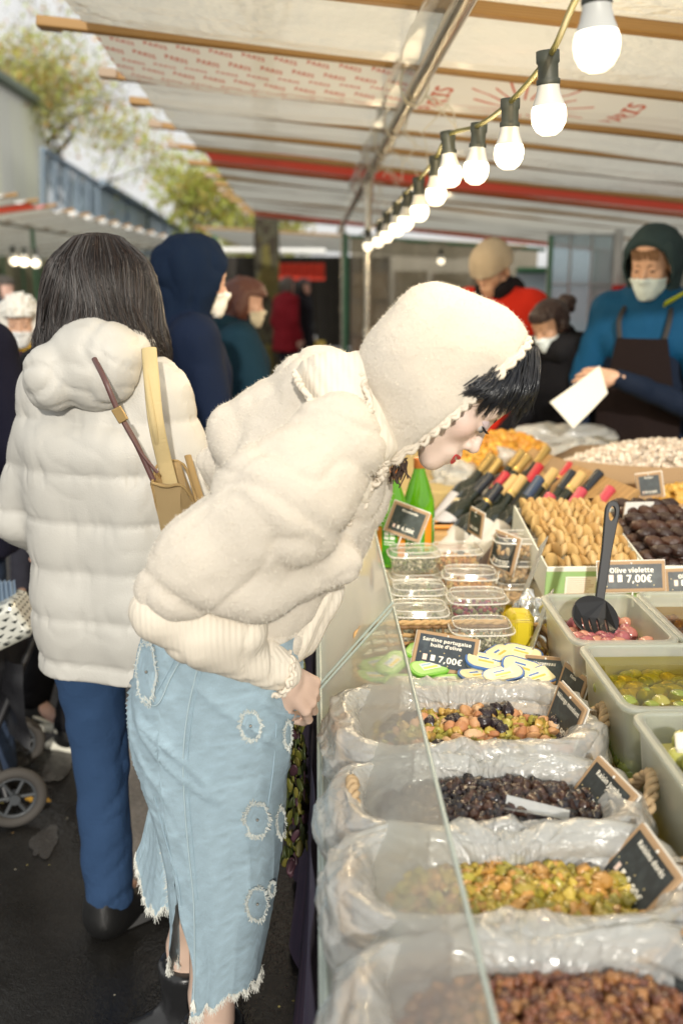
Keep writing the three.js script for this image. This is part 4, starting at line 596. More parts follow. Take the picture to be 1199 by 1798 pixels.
// ---------- bottles ----------
{
  const lathe = (p, n = 22) => new THREE.LatheGeometry(p.map((q) => new THREE.Vector2(...q)), n);
  const bodyG = lathe([[0, 0], [0.034, 0], [0.0372, 0.004], [0.0375, 0.165], [0.034, 0.185], [0.02, 0.206], [0.0148, 0.216], [0.0142, 0.25]]), capG = lathe([[0.0155, 0.24], [0.0153, 0.29], [0.0162, 0.291], [0.0162, 0.298], [0.0145, 0.3], [0, 0.3]]), labG = lathe([[0.0379, 0.05], [0.0379, 0.15]], 30), bandG = lathe([[0.0158, 0.245], [0.0158, 0.251]], 20);
  const glass = mat([0.012, 0.016, 0.01], 0.08, { clearcoat: 0.6 });
  const CAP = { gold: mat([0.3, 0.2, 0.06], 0.35, { metalness: 0.5 }), red: mat([0.36, 0.012, 0.02], 0.35), black: mat([0.015, 0.018, 0.024], 0.25), blue: mat([0.03, 0.05, 0.09], 0.25), pink: mat([0.42, 0.045, 0.065], 0.4), tan: mat([0.45, 0.3, 0.11], 0.4), orange: mat([0.42, 0.13, 0.05], 0.45) };
  const LAB = { white: mat([0.52, 0.5, 0.45], 0.55), cream: mat([0.62, 0.52, 0.3], 0.55), dark: mat([0.08, 0.05, 0.04], 0.5), grey: mat([0.45, 0.44, 0.45], 0.5) };
  const bandM = mat([0.55, 0.4, 0.12], 0.3, { metalness: 0.7 });
  const BT = [[851, 817, 3.3, 'gold', 'grey', 'far left of the back row'], [863, 826, 3.2, 'gold', 'cream', 'second in the back row'], [904, 810, 3.35, 'gold', 'white', 'third in the back row'], [914, 818, 3.28, 'gold', 'white', 'fourth in the back row'], [949, 803, 3.4, 'gold', 'white', 'highest in the back row'], [875, 850, 3.1, 'red', 'white', 'leftmost with a red capsule'], [935, 835, 3.2, 'red', 'white', 'middle one with a red capsule'], [989, 833, 3.2, 'red', 'dark', 'rightmost with a red capsule'], [890, 856, 3.0, 'tan', 'white', 'left of the tan capped pair'], [904, 857, 2.98, 'tan', 'white', 'right of the tan capped pair'], [934, 859, 2.95, 'blue', 'white', 'left of the tan capped one'], [960, 844, 3.08, 'tan', 'dark', 'behind the dark blue capsule'], [992, 848, 3.02, 'black', 'dark', 'centre right with a black capsule'], [1008, 850, 3.0, 'tan', 'dark', 'right of the black capsule'], [1038, 848, 3.0, 'black', 'dark', 'far right with a black capsule'], [952, 890, 2.78, 'pink', 'white', 'front row with a pink capsule'], [938, 903, 2.7, 'orange', 'dark', 'lowest in the front row'], [1008, 880, 2.82, 'pink', 'dark', 'front row behind the figs'], [1058, 877, 2.86, 'pink', 'dark', 'rightmost with a pink capsule'], [862, 872, 2.95, 'black', 'white', 'left front with a white label'], [846, 852, 3.05, 'black', 'grey', 'left middle with a black capsule']];
  const axis = V(0.64, 0.66, -0.4).normalize();
  let proto;
  BT.forEach(([px, py, z, c, l, where], i) => {
    const o = thing('wine_bottle', 'reclining wine bottle with ' + c + ' capsule and ' + l + ' label, ' + where, 'wine bottle', [0, 0, 0], 0, 'wine bottles lying in the rack');
    part('bottle_body', bodyG, glass, o); part('capsule', capG, CAP[c], o); part('label_paper', labG, LAB[l], o); part('neck_band', bandG, i % 2 ? bandM : CAP[c], o);
    const ax = axis.clone().add(V(rr(-0.05, 0.05), rr(-0.05, 0.05), rr(-0.08, 0.08))).normalize(); o.quaternion.setFromUnitVectors(V(0, 1, 0), ax); o.rotateY(rr(0, 6)); o.scale.set(1.04, 1.3, 1.04); o.position.copy(atZ(px, py, z).addScaledVector(ax, -0.265 * 1.3));
  });
  const rk = thing('bottle_rack', 'sloping pale wooden rack holding the wine bottles', 'rack', [0.4, TOP, -3]);
  const p = rbox(0.62, 0.02, 0.75, 0.004); p.rotateZ(0.62); p.rotateY(0.2); p.translate(0.62, 0.82, -3.12); part('rack_board', p, woodM, rk, true);
  const f = rbox(0.7, 0.05, 0.02, 0.003); f.rotateY(0.15); f.translate(0.5, 0.79, -2.72); part('rack_edge', f, woodM, rk, true);
  // green juice bottles and a pale one between them
  const jb = lathe([[0, 0], [0.04, 0], [0.044, 0.005], [0.045, 0.12], [0.043, 0.15], [0.03, 0.195], [0.017, 0.232], [0.0145, 0.25]], 26), jc = lathe([[0.0165, 0.243], [0.0165, 0.268], [0.014, 0.272], [0, 0.272]], 18);
  const labT = canvasTex(512, 256, (g, w, h) => { g.fillStyle = '#3f8f12'; g.fillRect(0, 0, w, h); g.fillStyle = '#e8e8da'; for (let k = 0; k < 4; k++) { const x = k * 128; g.fillRect(x + 14, 30, 24, 22); g.fillRect(x + 44, 30, 24, 22); g.fillRect(x + 14, 60, 24, 22); g.fillRect(x + 44, 60, 24, 22); g.fillRect(x + 14, 94, 54, 8); g.fillRect(x + 14, 112, 44, 6); } g.fillStyle = '#d98a1a'; for (let k = 0; k < 4; k++) g.fillRect(k * 128 + 84, 0, 44, 256); });
  const jl = lathe([[0.0456, 0.012], [0.0456, 0.115]], 30);
  for (const [px, py, z, where] of [[690, 905, 2.66, 'left, half behind the sweater'], [735, 884, 2.74, 'right, with its orange cap showing']]) {
    const q = atZ(px, py, z), o = thing('juice_bottle', 'bright green juice bottle with orange cap, ' + where, 'bottle', [q.x, q.y - 0.14, q.z], px * 0.7, 'green juice bottles');
    part('bottle_body', jb, mat([0.12, 0.42, 0.005], 0.12, { clearcoat: 0.6 }), o); part('bottle_cap', jc, mat([0.5, 0.16, 0.03], 0.45), o); part('label_paper', jl, mat('#ffffff', 0.5, { map: labT }), o);
    const r = rbox(0.11, q.y - 0.142 - TOP, 0.11, 0.004); r.translate(q.x, (q.y - 0.142 + TOP) / 2, q.z); single('riser_block', r, mat([0.5, 0.42, 0.3], 0.7), 'block under the green juice bottle, ' + where, 'riser');
  }
  const s = atZ(701, 870, 2.95); const wb = lathe([[0, 0], [0.03, 0], [0.031, 0.1], [0.028, 0.13], [0.012, 0.17], [0.012, 0.2], [0, 0.2]], 18); wb.translate(s.x, TOP, s.z); wb.scale(1, 1.0, 1); single('white_bottle', wb, mat([0.7, 0.68, 0.6], 0.4), 'pale bottle between the two green juice bottles', 'bottle');
  const tr = thing('wooden_tray', 'wooden tray of orange packets behind the clear boxes', 'tray', [0.3, TOP, -2.85]);
  const q0 = atY(735, 932, 0.86), q1 = atY(850, 932, 0.86); const tb = rbox(q1.x - q0.x, 0.1, 0.18, 0.005); tb.translate((q0.x + q1.x) / 2, 0.81, q0.z - 0.05); part('tray_body', tb, mat([0.42, 0.26, 0.1], 0.7), tr, true);
  for (let i = 0; i < 9; i++) { const g = rbox(0.04, 0.012, 0.11, 0.004); g.rotateY(rr(-0.3, 0.3) + 1.4); g.translate(lerp(q0.x + 0.03, q1.x - 0.03, i / 8), 0.87, q0.z - 0.05 + rr(-0.03, 0.03)); single('orange_packet', g, mat([0.6, 0.24, 0.03], 0.4), 'orange packet lying in the wooden tray', 'packet', 'orange packets in the tray'); }
}
// ---------- heaps at the back ----------
{
  const ris = rbox(1.3, 0.13, 1.05, 0.01); ris.translate(0.86, TOP + 0.066, -3.86); single('display_step', ris, mat([0.4, 0.3, 0.12], 0.8), 'low step under the heaps at the back of the counter', 'display step');
  const lump = blob(1, 0.017, 0.012, 0.015, 0.25, 1.7, 2);
  function pileAt(label, cat, px, py, z, a, b, dome, geo, cols, n, s, rim) {
    const c = atZ(px, py, z), y = Math.max(TOP + 0.13, c.y - dome * 0.6), t = thing('food_heap', label, cat, [c.x, y, -z]); t.userData.kind = 'stuff';
    part('under_layer', sheet((u, v) => V(a * v * Math.cos(u * 6.283), dome * (1 - v * v) - 0.012, b * v * Math.sin(u * 6.283)), 24, 8), mat(cols[0], 0.8), t);
    scatter('pieces', geo, mat('#ffffff', 0.5), t, n, () => { let x, zz; do { x = rr(-1, 1); zz = rr(-1, 1); } while (x * x + zz * zz > 1); return { p: V(x * a, dome * (1 - x * x - zz * zz) + rr(-0.008, 0.008), zz * b), s: V(s, s, s).multiplyScalar(rr(0.8, 1.2)) }; }, cols);
    if (rim) { const r = sheet((u, v) => { const th = u * 6.283, k = 1 + 0.12 * Math.sin(v * 3.14); return V(a * k * 1.02 * Math.cos(th), lerp(TOP + 0.13 - y, 0.045, v) + 0.015 * fbm(th * 2, v * 3, 4), b * k * 1.02 * Math.sin(th)); }, 60, 12, 4, 1); const sk = single('burlap_sack', r.translate(c.x, y, -z), mat(rim[0], 0.9, { bumpMap: rep(fine, 6, 2), bumpScale: 0.003 }), rim[1], 'sack'); }
  }
  pileAt('bright heap of orange dried apricots behind the face', 'apricots', 880, 783, 3.75, 0.23, 0.15, 0.1, lump, [[0.5, 0.24, 0.02], [0.58, 0.32, 0.05], [0.44, 0.19, 0.02]], 620, 1.1);
  pileAt('heap of white beans in the large sack at right', 'beans', 1165, 795, 3.3, 0.36, 0.2, 0.09, blob(0, 0.008, 0.007, 0.011, 0.1, 1.5), [[0.55, 0.47, 0.38], [0.62, 0.55, 0.46], [0.45, 0.36, 0.28]], 2600, 1, [[0.36, 0.24, 0.13], 'brown burlap sack of white beans at right']);
  pileAt('heap of orange dried mango at the right picture edge', 'dried mango', 1195, 872, 2.95, 0.2, 0.12, 0.06, lump, [[0.52, 0.28, 0.04], [0.58, 0.36, 0.08]], 260, 1, [[0.42, 0.26, 0.13], 'light brown paper sack of dried mango at right']);
  const pb = (label, px, py, z, sx, sy, sz, off) => { const g = jitter(new THREE.SphereGeometry(1, 40, 28), 0.5, 1.6, off); g.scale(sx, sy, sz); jitter(g, 0.02, 18, off); const c = atZ(px, py, z); g.translate(c.x, c.y, c.z); single('plastic_bag', g, bagM, label, 'plastic bag'); };
  pb('crumpled clear bag of goods left of the wine bottles', 795, 848, 3.5, 0.1, 0.07, 0.08, 3); pb('crumpled clear bag behind the apricots under the paper sheet', 985, 765, 4.0, 0.2, 0.05, 0.12, 8); pb('crumpled clear bag between the apricots and the beans', 1040, 800, 3.6, 0.16, 0.05, 0.1, 12); pb('crumpled brownish bag right of the wine bottles', 1085, 845, 3.25, 0.14, 0.055, 0.1, 15); pb('white paper parcel standing above the bottles', 890, 800, 3.5, 0.035, 0.035, 0.02, 21);
  const pap = jitter(sheet((u, v) => V(lerp(0.72, 1.3, u), 0.93 - 0.1 * v + 0.03 * Math.sin(u * 9), -2.85 - 0.35 * v), 30, 16, 3, 2), 0.02, 9); single('kraft_paper', pap, mat([0.45, 0.28, 0.15], 0.8), 'crumpled brown paper lying right of the wine bottles', 'paper');
}
// ---------- price signs ----------
{
  const boardM = mat([0.38, 0.25, 0.14], 0.75), back = mat([0.72, 0.7, 0.64], 0.5);
  function sign(label, p, right, up, title, price, w = 0.115, h = 0.078, col = '#25292a') {
    const t = thing('price_sign', label, 'price sign', [p.x, p.y, p.z]), r = right.clone().normalize(), n = r.clone().cross(up).normalize(), u = n.clone().cross(r).normalize();
    t.quaternion.setFromRotationMatrix(new THREE.Matrix4().makeBasis(r, u, n));
    part('board', rbox(w, h, 0.005, 0.0022, 2), boardM, t); const bk = part('back_plate', rbox(w + 0.004, h + 0.004, 0.002, 0.0009, 1), back, t); bk.position.z = -0.0042;
    const T = canvasTex(512, Math.round(512 * (h - 0.018) / (w - 0.018)), (g, W, H) => {
      g.fillStyle = col; g.fillRect(0, 0, W, H); for (let i = 0; i < 40; i++) { g.globalAlpha = 0.05; g.fillStyle = '#9aa'; g.beginPath(); g.ellipse(rr(0, W), rr(0, H), rr(20, 120), rr(8, 40), rr(0, 3), 0, 6.3); g.fill(); } g.globalAlpha = 1;
      g.fillStyle = '#f2eee0'; g.textAlign = 'center'; g.textBaseline = 'middle'; const L = title.split('\n'); g.font = 'bold ' + (L.length > 1 ? 50 : 58) + 'px sans-serif'; L.forEach((s, i) => g.fillText(s, W / 2, 50 + i * 54, W - 30));
      const y = H - 82; g.fillStyle = '#e8cfc0'; g.fillRect(60, y - 34, 40, 60); g.fillStyle = '#f2eee0'; g.fillRect(134, y - 34, 40, 60); g.font = 'bold 88px sans-serif'; g.textAlign = 'left'; g.fillText(price, 206, y); g.fillStyle = '#c9b884'; for (const [x, yy] of [[30, H - 130], [120, H - 150], [250, H - 150], [390, H - 150], [300, H - 26], [440, H - 24], [40, H - 20]]) { g.beginPath(); g.arc(x, yy, 6, 0, 6.3); g.fill(); }
    });
    const pl = part('slate', new THREE.PlaneGeometry(w - 0.016, h - 0.016), mat('#ffffff', 0.45, { map: T }), t); pl.position.z = 0.0031;
    const nail = part('pin', bar(V(0, -h / 2 - 0.035, 0), V(0, -h / 2, 0), 0.0022, 6), back, t); const st = part('stud', new THREE.SphereGeometry(0.0024, 8, 6), back, t); st.position.set(0, h / 2 - 0.006, 0.003);
  }
  const R = V(0.12, 0, 1), U = V(0.55, 0.85, 0);
  sign('black price sign for golden raisins leaning at the lower right, nearest whole sign', atZ(1122, 1535, 1.13), V(0.1, -0.05, 1), V(0.62, 0.78, 0), 'Raisins dorés', '8,90€', 0.12, 0.088);
  sign('black price sign for jumbo raisins leaning beside the black raisins', atZ(1054, 1400, 1.33), V(0.2, -0.02, 1), V(0.6, 0.8, 0), 'Raisin Jumbo', '7,90€', 0.12, 0.084);
  sign('black price sign standing in the mixed nuts', atZ(990, 1262, 1.56), V(0.12, 0, 1), V(0.3, 0.95, 0), 'Mélange mendiant', '9,90€', 0.12, 0.09);
  sign('small price sign behind the one in the mixed nuts, turned edgewise', atZ(1003, 1205, 1.75), V(0.25, 0, 1), V(0.3, 0.95, 0), 'Filets', '6,50€', 0.09, 0.065);
  sign('dark price sign tilted at the right end of the sardine basket', atZ(952, 1183, 1.87), V(0.75, 0.22, 0.8), V(0.5, 0.8, -0.3), 'Maquereau', '3,90€', 0.105, 0.075, '#3d4444');
  sign('blue black price sign reading Sardine portugaise huile d\'olive on the green tins', atZ(781, 1147, 1.92), V(1, -0.1, 0.25), V(0.15, 0.66, -0.75), 'Sardine portugaise\nhuile d’olive', '7,00€', 0.13, 0.088, '#2b3742');
  sign('black price sign reading Olive violette in front of the fig carton', atZ(1108, 1012, 2.2), V(1, 0.03, 0.05), V(0, 0.95, -0.3), 'Olive violette', '7,00€', 0.155, 0.072);
  sign('black price sign cut by the right picture edge in front of the dates', atZ(1215, 1020, 2.22), V(1, 0.05, 0.05), V(0, 0.95, -0.3), 'Olive verte', '7,50€', 0.13, 0.062);
  sign('small dark price sign by the green juice bottles', atZ(714, 916, 2.58), V(1, -0.35, 0.2), V(0.3, 0.95, -0.1), 'Moutarde', '4,50€', 0.1, 0.085, '#26302a');
  sign('narrow price sign turned edgewise before the nut boxes', atZ(884, 970, 2.5), V(0.45, 0.0, 1), V(0.25, 0.95, 0), 'Noix', '5,90€', 0.11, 0.1);
  sign('narrow price sign turned edgewise in front of the wine bottles', atZ(835, 918, 2.62), V(0.25, 0.0, 1), V(0.1, 0.95, 0), 'Vin', '6,00€', 0.09, 0.07);
  sign('pale price sign seen from its back between figs and dates', atZ(1116, 910, 2.62), V(-1, 0.1, 0.5), V(0.1, 0.95, 0), 'Figues', '8,00€', 0.1, 0.09);
  sign('grey price sign standing behind the dates', atZ(1140, 852, 2.9), V(0.9, 0.2, 0.4), V(0.1, 0.95, 0), 'Mangue', '9,50€', 0.075, 0.075, '#4a5054');
  sign('black price sign cut by the bottom right corner', atZ(1208, 1745, 0.93), V(0.15, -0.1, 1), V(0.55, 0.8, 0), 'Raisins bruns', '6,90€', 0.12, 0.085);
  // tall foil backed strips between boxes and tubs
  const strip = (label, a, b, wd) => { const t = thing('foil_strip', label, 'foil strip', [a.x, a.y, a.z]); const d = b.clone().sub(a), g = rbox(0.003, d.length(), wd, 0.0012, 1); const p = g.attributes.position; g.applyQuaternion(new THREE.Quaternion().setFromUnitVectors(V(0, 1, 0), d.normalize())); const c = a.clone().add(b).multiplyScalar(0.5); g.translate(c.x, c.y, c.z); part('strip', g, mat([0.45, 0.46, 0.44], 0.35, { metalness: 0.6, bumpMap: rep(crumple, 2, 4), bumpScale: 0.004 }), t, true); };
  strip('tall grey mottled strip leaning between the clear boxes and the figs', atZ(902, 1090, 2.13), atZ(955, 950, 2.3), 0.05); strip('shorter grey mottled strip beside the violet olive tub', atZ(928, 1150, 1.96), atZ(966, 1040, 2.06), 0.04);
  const fo = jitter(new THREE.SphereGeometry(1, 36, 26), 0.6, 2.4, 5); fo.scale(0.045, 0.07, 0.05); jitter(fo, 0.012, 50, 2); const fp = atZ(938, 1085, 2.1); fo.translate(fp.x, fp.y - 0.02, fp.z); single('foil_parcel', fo, mat([0.75, 0.76, 0.75], 0.2, { metalness: 0.85 }), 'crumpled silver foil parcel beside the violet olive tub', 'foil parcel');
  const yl = jitter(rbox(0.05, 0.12, 0.06, 0.012, 4), 0.012, 20); const yp = atZ(912, 1105, 2.05); yl.translate(yp.x, yp.y - 0.02, yp.z); single('yellow_pouch', yl, mat([0.6, 0.47, 0.02], 0.4), 'bright yellow pouch between the foil strips', 'pouch');
}
// ---------- people ----------
const SKIN = { pale: [0.72, 0.52, 0.43], warm: [0.55, 0.33, 0.22], rosy: [0.6, 0.38, 0.3] };
const skinM = (k) => mat(SKIN[k], 0.5, { bumpMap: rep(fine, 20), bumpScale: 0.0004 });
const sides = [-1, 1];
// head in its own axes: x to its left, y up, z forward, origin between the eyes' height at mid skull
function headPrims(smile = 0) {
  const P = [ell(V(0, 0.028, -0.006), V(0.074, 0.087, 0.096), 0), ell(V(0, -0.028, 0.04), V(0.056, 0.066, 0.049), 0.02)];
  for (const s of sides) P.push(cap(V(s * 0.05, -0.06, 0.0), V(s * 0.013, -0.099, 0.066), 0.02, 0.0155, 0.026), ball(V(s * 0.04, -0.026, 0.058), 0.019, 0.022));
  P.push(ball(V(0, -0.101, 0.0755), 0.0135, 0.022), cap(V(-0.034, 0.016, 0.074), V(0.034, 0.016, 0.074), 0.01, 0.01, 0.016), ell(V(0, 0.045, 0.058), V(0.05, 0.045, 0.03), 0.03));
  for (const s of sides) P.push(cut(ball(V(s * 0.031, -0.002, 0.1), 0.0155, 0.012)));
  P.push(cap(V(0, 0.004, 0.087), V(0, -0.036, 0.1055), 0.0058, 0.0078, 0.012), ball(V(0, -0.04, 0.104), 0.0082, 0.007));
  for (const s of sides) P.push(ball(V(s * 0.0095, -0.042, 0.0955), 0.0062, 0.009), cut(ball(V(s * 0.0062, -0.0485, 0.1), 0.003, 0.003)), ball(V(s * 0.031, -0.003, 0.0765), 0.0135, 0.003));
  P.push(ell(V(0, -0.07, 0.08), V(0.03, 0.02, 0.0135), 0.02));
  P.push(cap(V(-0.02 - smile, -0.0705 + smile, 0.087), V(0, -0.0655, 0.096), 0.003, 0.0046, 0.009), cap(V(0.02 + smile, -0.0705 + smile, 0.087), V(0, -0.0655, 0.096), 0.003, 0.0046, 0.009), cap(V(-0.016, -0.076, 0.0865), V(0, -0.0795, 0.0925), 0.004, 0.0054, 0.009), cap(V(0.016, -0.076, 0.0865), V(0, -0.0795, 0.0925), 0.004, 0.0054, 0.009));
  for (const s of sides) P.push(ell(V(s * 0.076, -0.012, -0.01), V(0.008, 0.031, 0.019), 0.006));
  P.push(cap(V(0, -0.055, -0.022), V(0, -0.15, -0.04), 0.053, 0.056, 0.02));
  return P;
}
const HEAD = field(headPrims());
// hand: wrist at the origin, fingers along +y, back of the hand +z, thumb on +x
function handField(curl = 0.6, thumb = 0.5, spread = 0.2) {
  const P = [cap(V(0, -0.03, 0), V(0, 0.01, 0), 0.0235, 0.024, 0.01)], X = [0.028, 0.0095, -0.0095, -0.027], L = [0.074, 0.083, 0.077, 0.061];
  for (let i = 0; i < 4; i++) {
    P.push(cap(V(X[i] * 0.55, 0.012, 0), V(X[i], 0.083 - Math.abs(i - 1.2) * 0.006, 0), 0.0145, 0.0105, 0.009));
    let p = V(X[i], 0.083 - Math.abs(i - 1.2) * 0.006, 0), a = curl * (0.75 + 0.1 * i); const out = -(i - 1.5) * spread * 0.5;
    [0.46, 0.3, 0.24].forEach((f, j) => { const d = V(Math.sin(-out * (j ? 0.5 : 1)) * -1, Math.cos(a), -Math.sin(a)), q = p.clone().addScaledVector(d.normalize(), L[i] * f); P.push(cap(p, q, 0.0089 - j * 0.0008, 0.0083 - j * 0.0008, j ? 0.002 : 0.004)); p = q; a += curl * 1.05; });
  }
  const t0 = V(0.022, 0.016, -0.004), t1 = V(0.043, 0.047, -0.012 - 0.012 * thumb), t2 = V(0.046 - 0.012 * thumb, 0.078, -0.02 - 0.022 * thumb), t3 = V(0.04 - 0.022 * thumb, 0.1, -0.026 - 0.028 * thumb);
  P.push(cap(t0, t1, 0.0145, 0.0115, 0.012), cap(t1, t2, 0.0112, 0.0098, 0.003), cap(t2, t3, 0.0096, 0.0078, 0.003)); return field(P);
}
const handCache = {};
function handGeo(curl, thumb, left, cell = 0.0035) { const k = [curl, thumb, cell].join(); const g = (handCache[k] ||= net(handField(curl, thumb), V(-0.065, -0.055, -0.11), V(0.07, 0.2, 0.05), cell)).clone(); if (left) { g.scale(-1, 1, 1); const i = g.index; for (let a = 0; a < i.count; a += 3) { const t = i.getX(a); i.setX(a, i.getX(a + 1)); i.setX(a + 1, t); } g.computeVertexNormals(); } return g; }
const basis = (x, y, z, p, s = 1) => new THREE.Matrix4().makeBasis(x, y, z).scale(V(s, s, s)).setPosition(p);
// fingers towards 'along', back of the hand towards 'back'
function placeHand(g, p, along, back, s = 1) { const y = along.clone().normalize(), x = y.clone().cross(back).normalize(), z = x.clone().cross(y); return g.applyMatrix4(basis(x, y, z, p, s)); }
const bounds = (pts, pad) => { const b = new THREE.Box3().setFromPoints(pts).expandByScalar(pad); return [b.min, b.max]; };
function joints(o) {
  const s = o.h / 1.72, l = o.lean || 0, up = V(0, Math.cos(l), Math.sin(l)), fw = V(0, -Math.sin(l), Math.cos(l)), hip = V(0, 0.9 * s, 0), J = { s, up, hip };
  J.waist = hip.clone().addScaledVector(up, 0.16 * s); J.chest = hip.clone().addScaledVector(up, 0.37 * s); J.neck = hip.clone().addScaledVector(up, 0.555 * s);
  const hp = l * 0.5 + (o.pitch || 0), hu = V(0, Math.cos(hp), Math.sin(hp));
  J.head = J.neck.clone().addScaledVector(hu, 0.145 * s).addScaledVector(V(0, -Math.sin(hp), Math.cos(hp)), 0.028 * s);
  J.hm = new THREE.Matrix4().makeRotationFromEuler(new THREE.Euler(hp, o.turn || 0, o.tilt || 0, 'YXZ')).scale(V(s, s, s)).setPosition(J.head);
  J.arm = [-1, 1].map((k, i) => { const a = (o.arms || [])[i] || {}; const sh = hip.clone().addScaledVector(up, 0.5 * s).add(V(k * (o.shoulder || 0.17) * s, 0, 0)); return { sh, el: a.el ? V(...a.el).multiplyScalar(s) : V(k * 0.235 * s, 1.12 * s, -0.03 * s), wr: a.wr ? V(...a.wr).multiplyScalar(s) : V(k * 0.24 * s, 0.87 * s, 0.06 * s), a }; });
  J.leg = [-1, 1].map((k, i) => { const a = (o.legs || [])[i] || {}, an = a.an ? V(...a.an) : V(k * 0.1 * s, 0.085 * s, 0), h = V(k * 0.085 * s, 0.88 * s, 0), kn = a.kn ? V(...a.kn) : h.clone().lerp(an, 0.52).add(V(0, 0, 0.025)); return { h, kn, an, a }; });
  return J;
}
function bodyGeo(J, o) {
  const s = J.s, P = [cap(J.hip.clone().add(V(-0.06 * s, 0, 0)), J.hip.clone().add(V(0.06 * s, 0, 0)), 0.1 * s, 0.1 * s, 0), cap(J.hip, J.chest, 0.105 * s, 0.12 * s, 0.06), cap(J.arm[0].sh, J.arm[1].sh, 0.055 * s, 0.055 * s, 0.05), cap(J.chest, J.neck, 0.1 * s, 0.055 * s, 0.05), cap(J.neck, J.head, 0.052 * s, 0.05 * s, 0.02)];
  for (const a of J.arm) P.push(cap(a.sh, a.el, 0.045 * s, 0.037 * s, 0.03), cap(a.el, a.wr, 0.037 * s, 0.025 * s, 0.015));
  for (const a of J.leg) P.push(cap(a.h, a.kn, 0.078 * s, 0.05 * s, 0.03), cap(a.kn, a.an, 0.05 * s, 0.035 * s, 0.02), cap(a.an, a.an.clone().add(V(0, -0.045 * s, 0.12 * s)), 0.035 * s, 0.025 * s, 0.02));
  const pts = [J.hip, J.neck, J.head, ...J.arm.flatMap((a) => [a.sh, a.el, a.wr]), ...J.leg.flatMap((a) => [a.h, a.an])], gs = [net(field(P), ...bounds(pts, 0.17), o.cell || 0.016), o.headGeo ? o.headGeo : net(HEAD, V(-0.095, -0.17, -0.115), V(0.095, 0.125, 0.125), o.headCell || 0.0055).applyMatrix4(J.hm)];
  J.arm.forEach((a, i) => { const dir = a.wr.clone().sub(a.el).normalize(); gs.push(placeHand(handGeo(a.a.curl ?? 0.45, a.a.thumb ?? 0.4, i === 1, a.a.cell || 0.005), a.wr, a.a.along ? V(...a.a.along) : dir, a.a.back ? V(...a.a.back) : V(i ? 1 : -1, 0, 0.3), s * 0.98)); });
  return merge(gs);
}
const fabricBump = noiseTex(256, (x, y) => 0.5 + 0.22 * Math.sin(x * 6.283 * 32) * Math.sin(y * 6.283 * 32) + 0.3 * tileN(x, y, 16, 3));
const cloth = (c, rough = 0.85, b = 0.0015, f = 9) => mat(c, rough, { specularIntensity: 0.25, bumpMap: rep(fabricBump, f), bumpScale: b });
function garment(name, prims, pts, pad, cell, wr, m, parent, label) { const g = finish(net(field(prims), ...bounds(pts, pad), cell), wr, true); const p = part(name, g, m, parent); if (label) p.userData.label = label; return p; }
const folds = (amp, f = 7, off = 0) => (x, y, z) => amp * (fbm(x * f + off, y * f * 0.6, z * f) + 0.6 * Math.abs(vn(x * f * 2.1, y * f * 1.5 + off, z * f * 2.1)));
function coatPrims(J, o) {
  const s = J.s, t = o.thick || 0.03, P = [], X = V(0.065 * s, 0, 0), pts = [];
  const low = V(0, o.len ?? 0.72 * s, 0).add(V(0, 0, o.lowZ || 0)), fl = o.flare || 0.03;
  for (const k of sides) { const d = X.clone().multiplyScalar(k); P.push(cap(J.hip.clone().add(d), J.chest.clone().add(d), 0.105 * s + t, 0.112 * s + t, 0.05)); if (low.y < J.hip.y) P.push(cap(low.clone().add(d), J.hip.clone().add(d), 0.1 * s + t + fl, 0.105 * s + t, 0.04)); }
  P.push(cap(J.arm[0].sh, J.arm[1].sh, 0.058 * s + t * 0.7, 0.058 * s + t * 0.7, 0.06), cap(J.chest, J.neck, 0.1 * s + t, 0.06 * s + t * 0.6, 0.06));
  for (const a of J.arm) { const w = a.wr.clone().lerp(a.el, 0.05); P.push(cap(a.sh, a.el, 0.05 * s + t, 0.044 * s + t * 0.8, 0.035), cap(a.el, w, 0.044 * s + t * 0.8, 0.034 * s + t * 0.5, 0.02)); pts.push(a.sh, a.el, w); }
  pts.push(low, J.neck, J.hip);
  // straight hem
  P.push({ k: 0.004, sub: true, f: (x, y, z) => y - (low.y - 0.02) });
  return [P, pts];
}
function trousers(J, m, t, parent, wide = 0.02) {
  const s = J.s, P = [cap(J.hip.clone().add(V(-0.055 * s, 0, 0)), J.hip.clone().add(V(0.055 * s, 0, 0)), 0.11 * s, 0.11 * s, 0)], pts = [J.hip];
  for (const a of J.leg) { P.push(cap(a.h, a.kn, 0.085 * s + t * 0.4, 0.055 * s + t, 0.02), cap(a.kn, a.an.clone().add(V(0, 0.02, 0)), 0.055 * s + t, 0.043 * s + wide, 0.02)); pts.push(a.an, a.h); }
  garment('trousers', P, pts, 0.16, 0.013, (x, y, z) => 0.008 * fbm(x * 7, y * 11, z * 7) - 0.007 * Math.pow(1 - Math.abs(vn(x * 9 + y * 8, y * 15 + x * 14, z * 9)), 7) * (0.35 + smooth(0.75, 0.5, y) * smooth(0.25, 0.45, y) + smooth(0.32, 0.12, y)), m, parent);
}
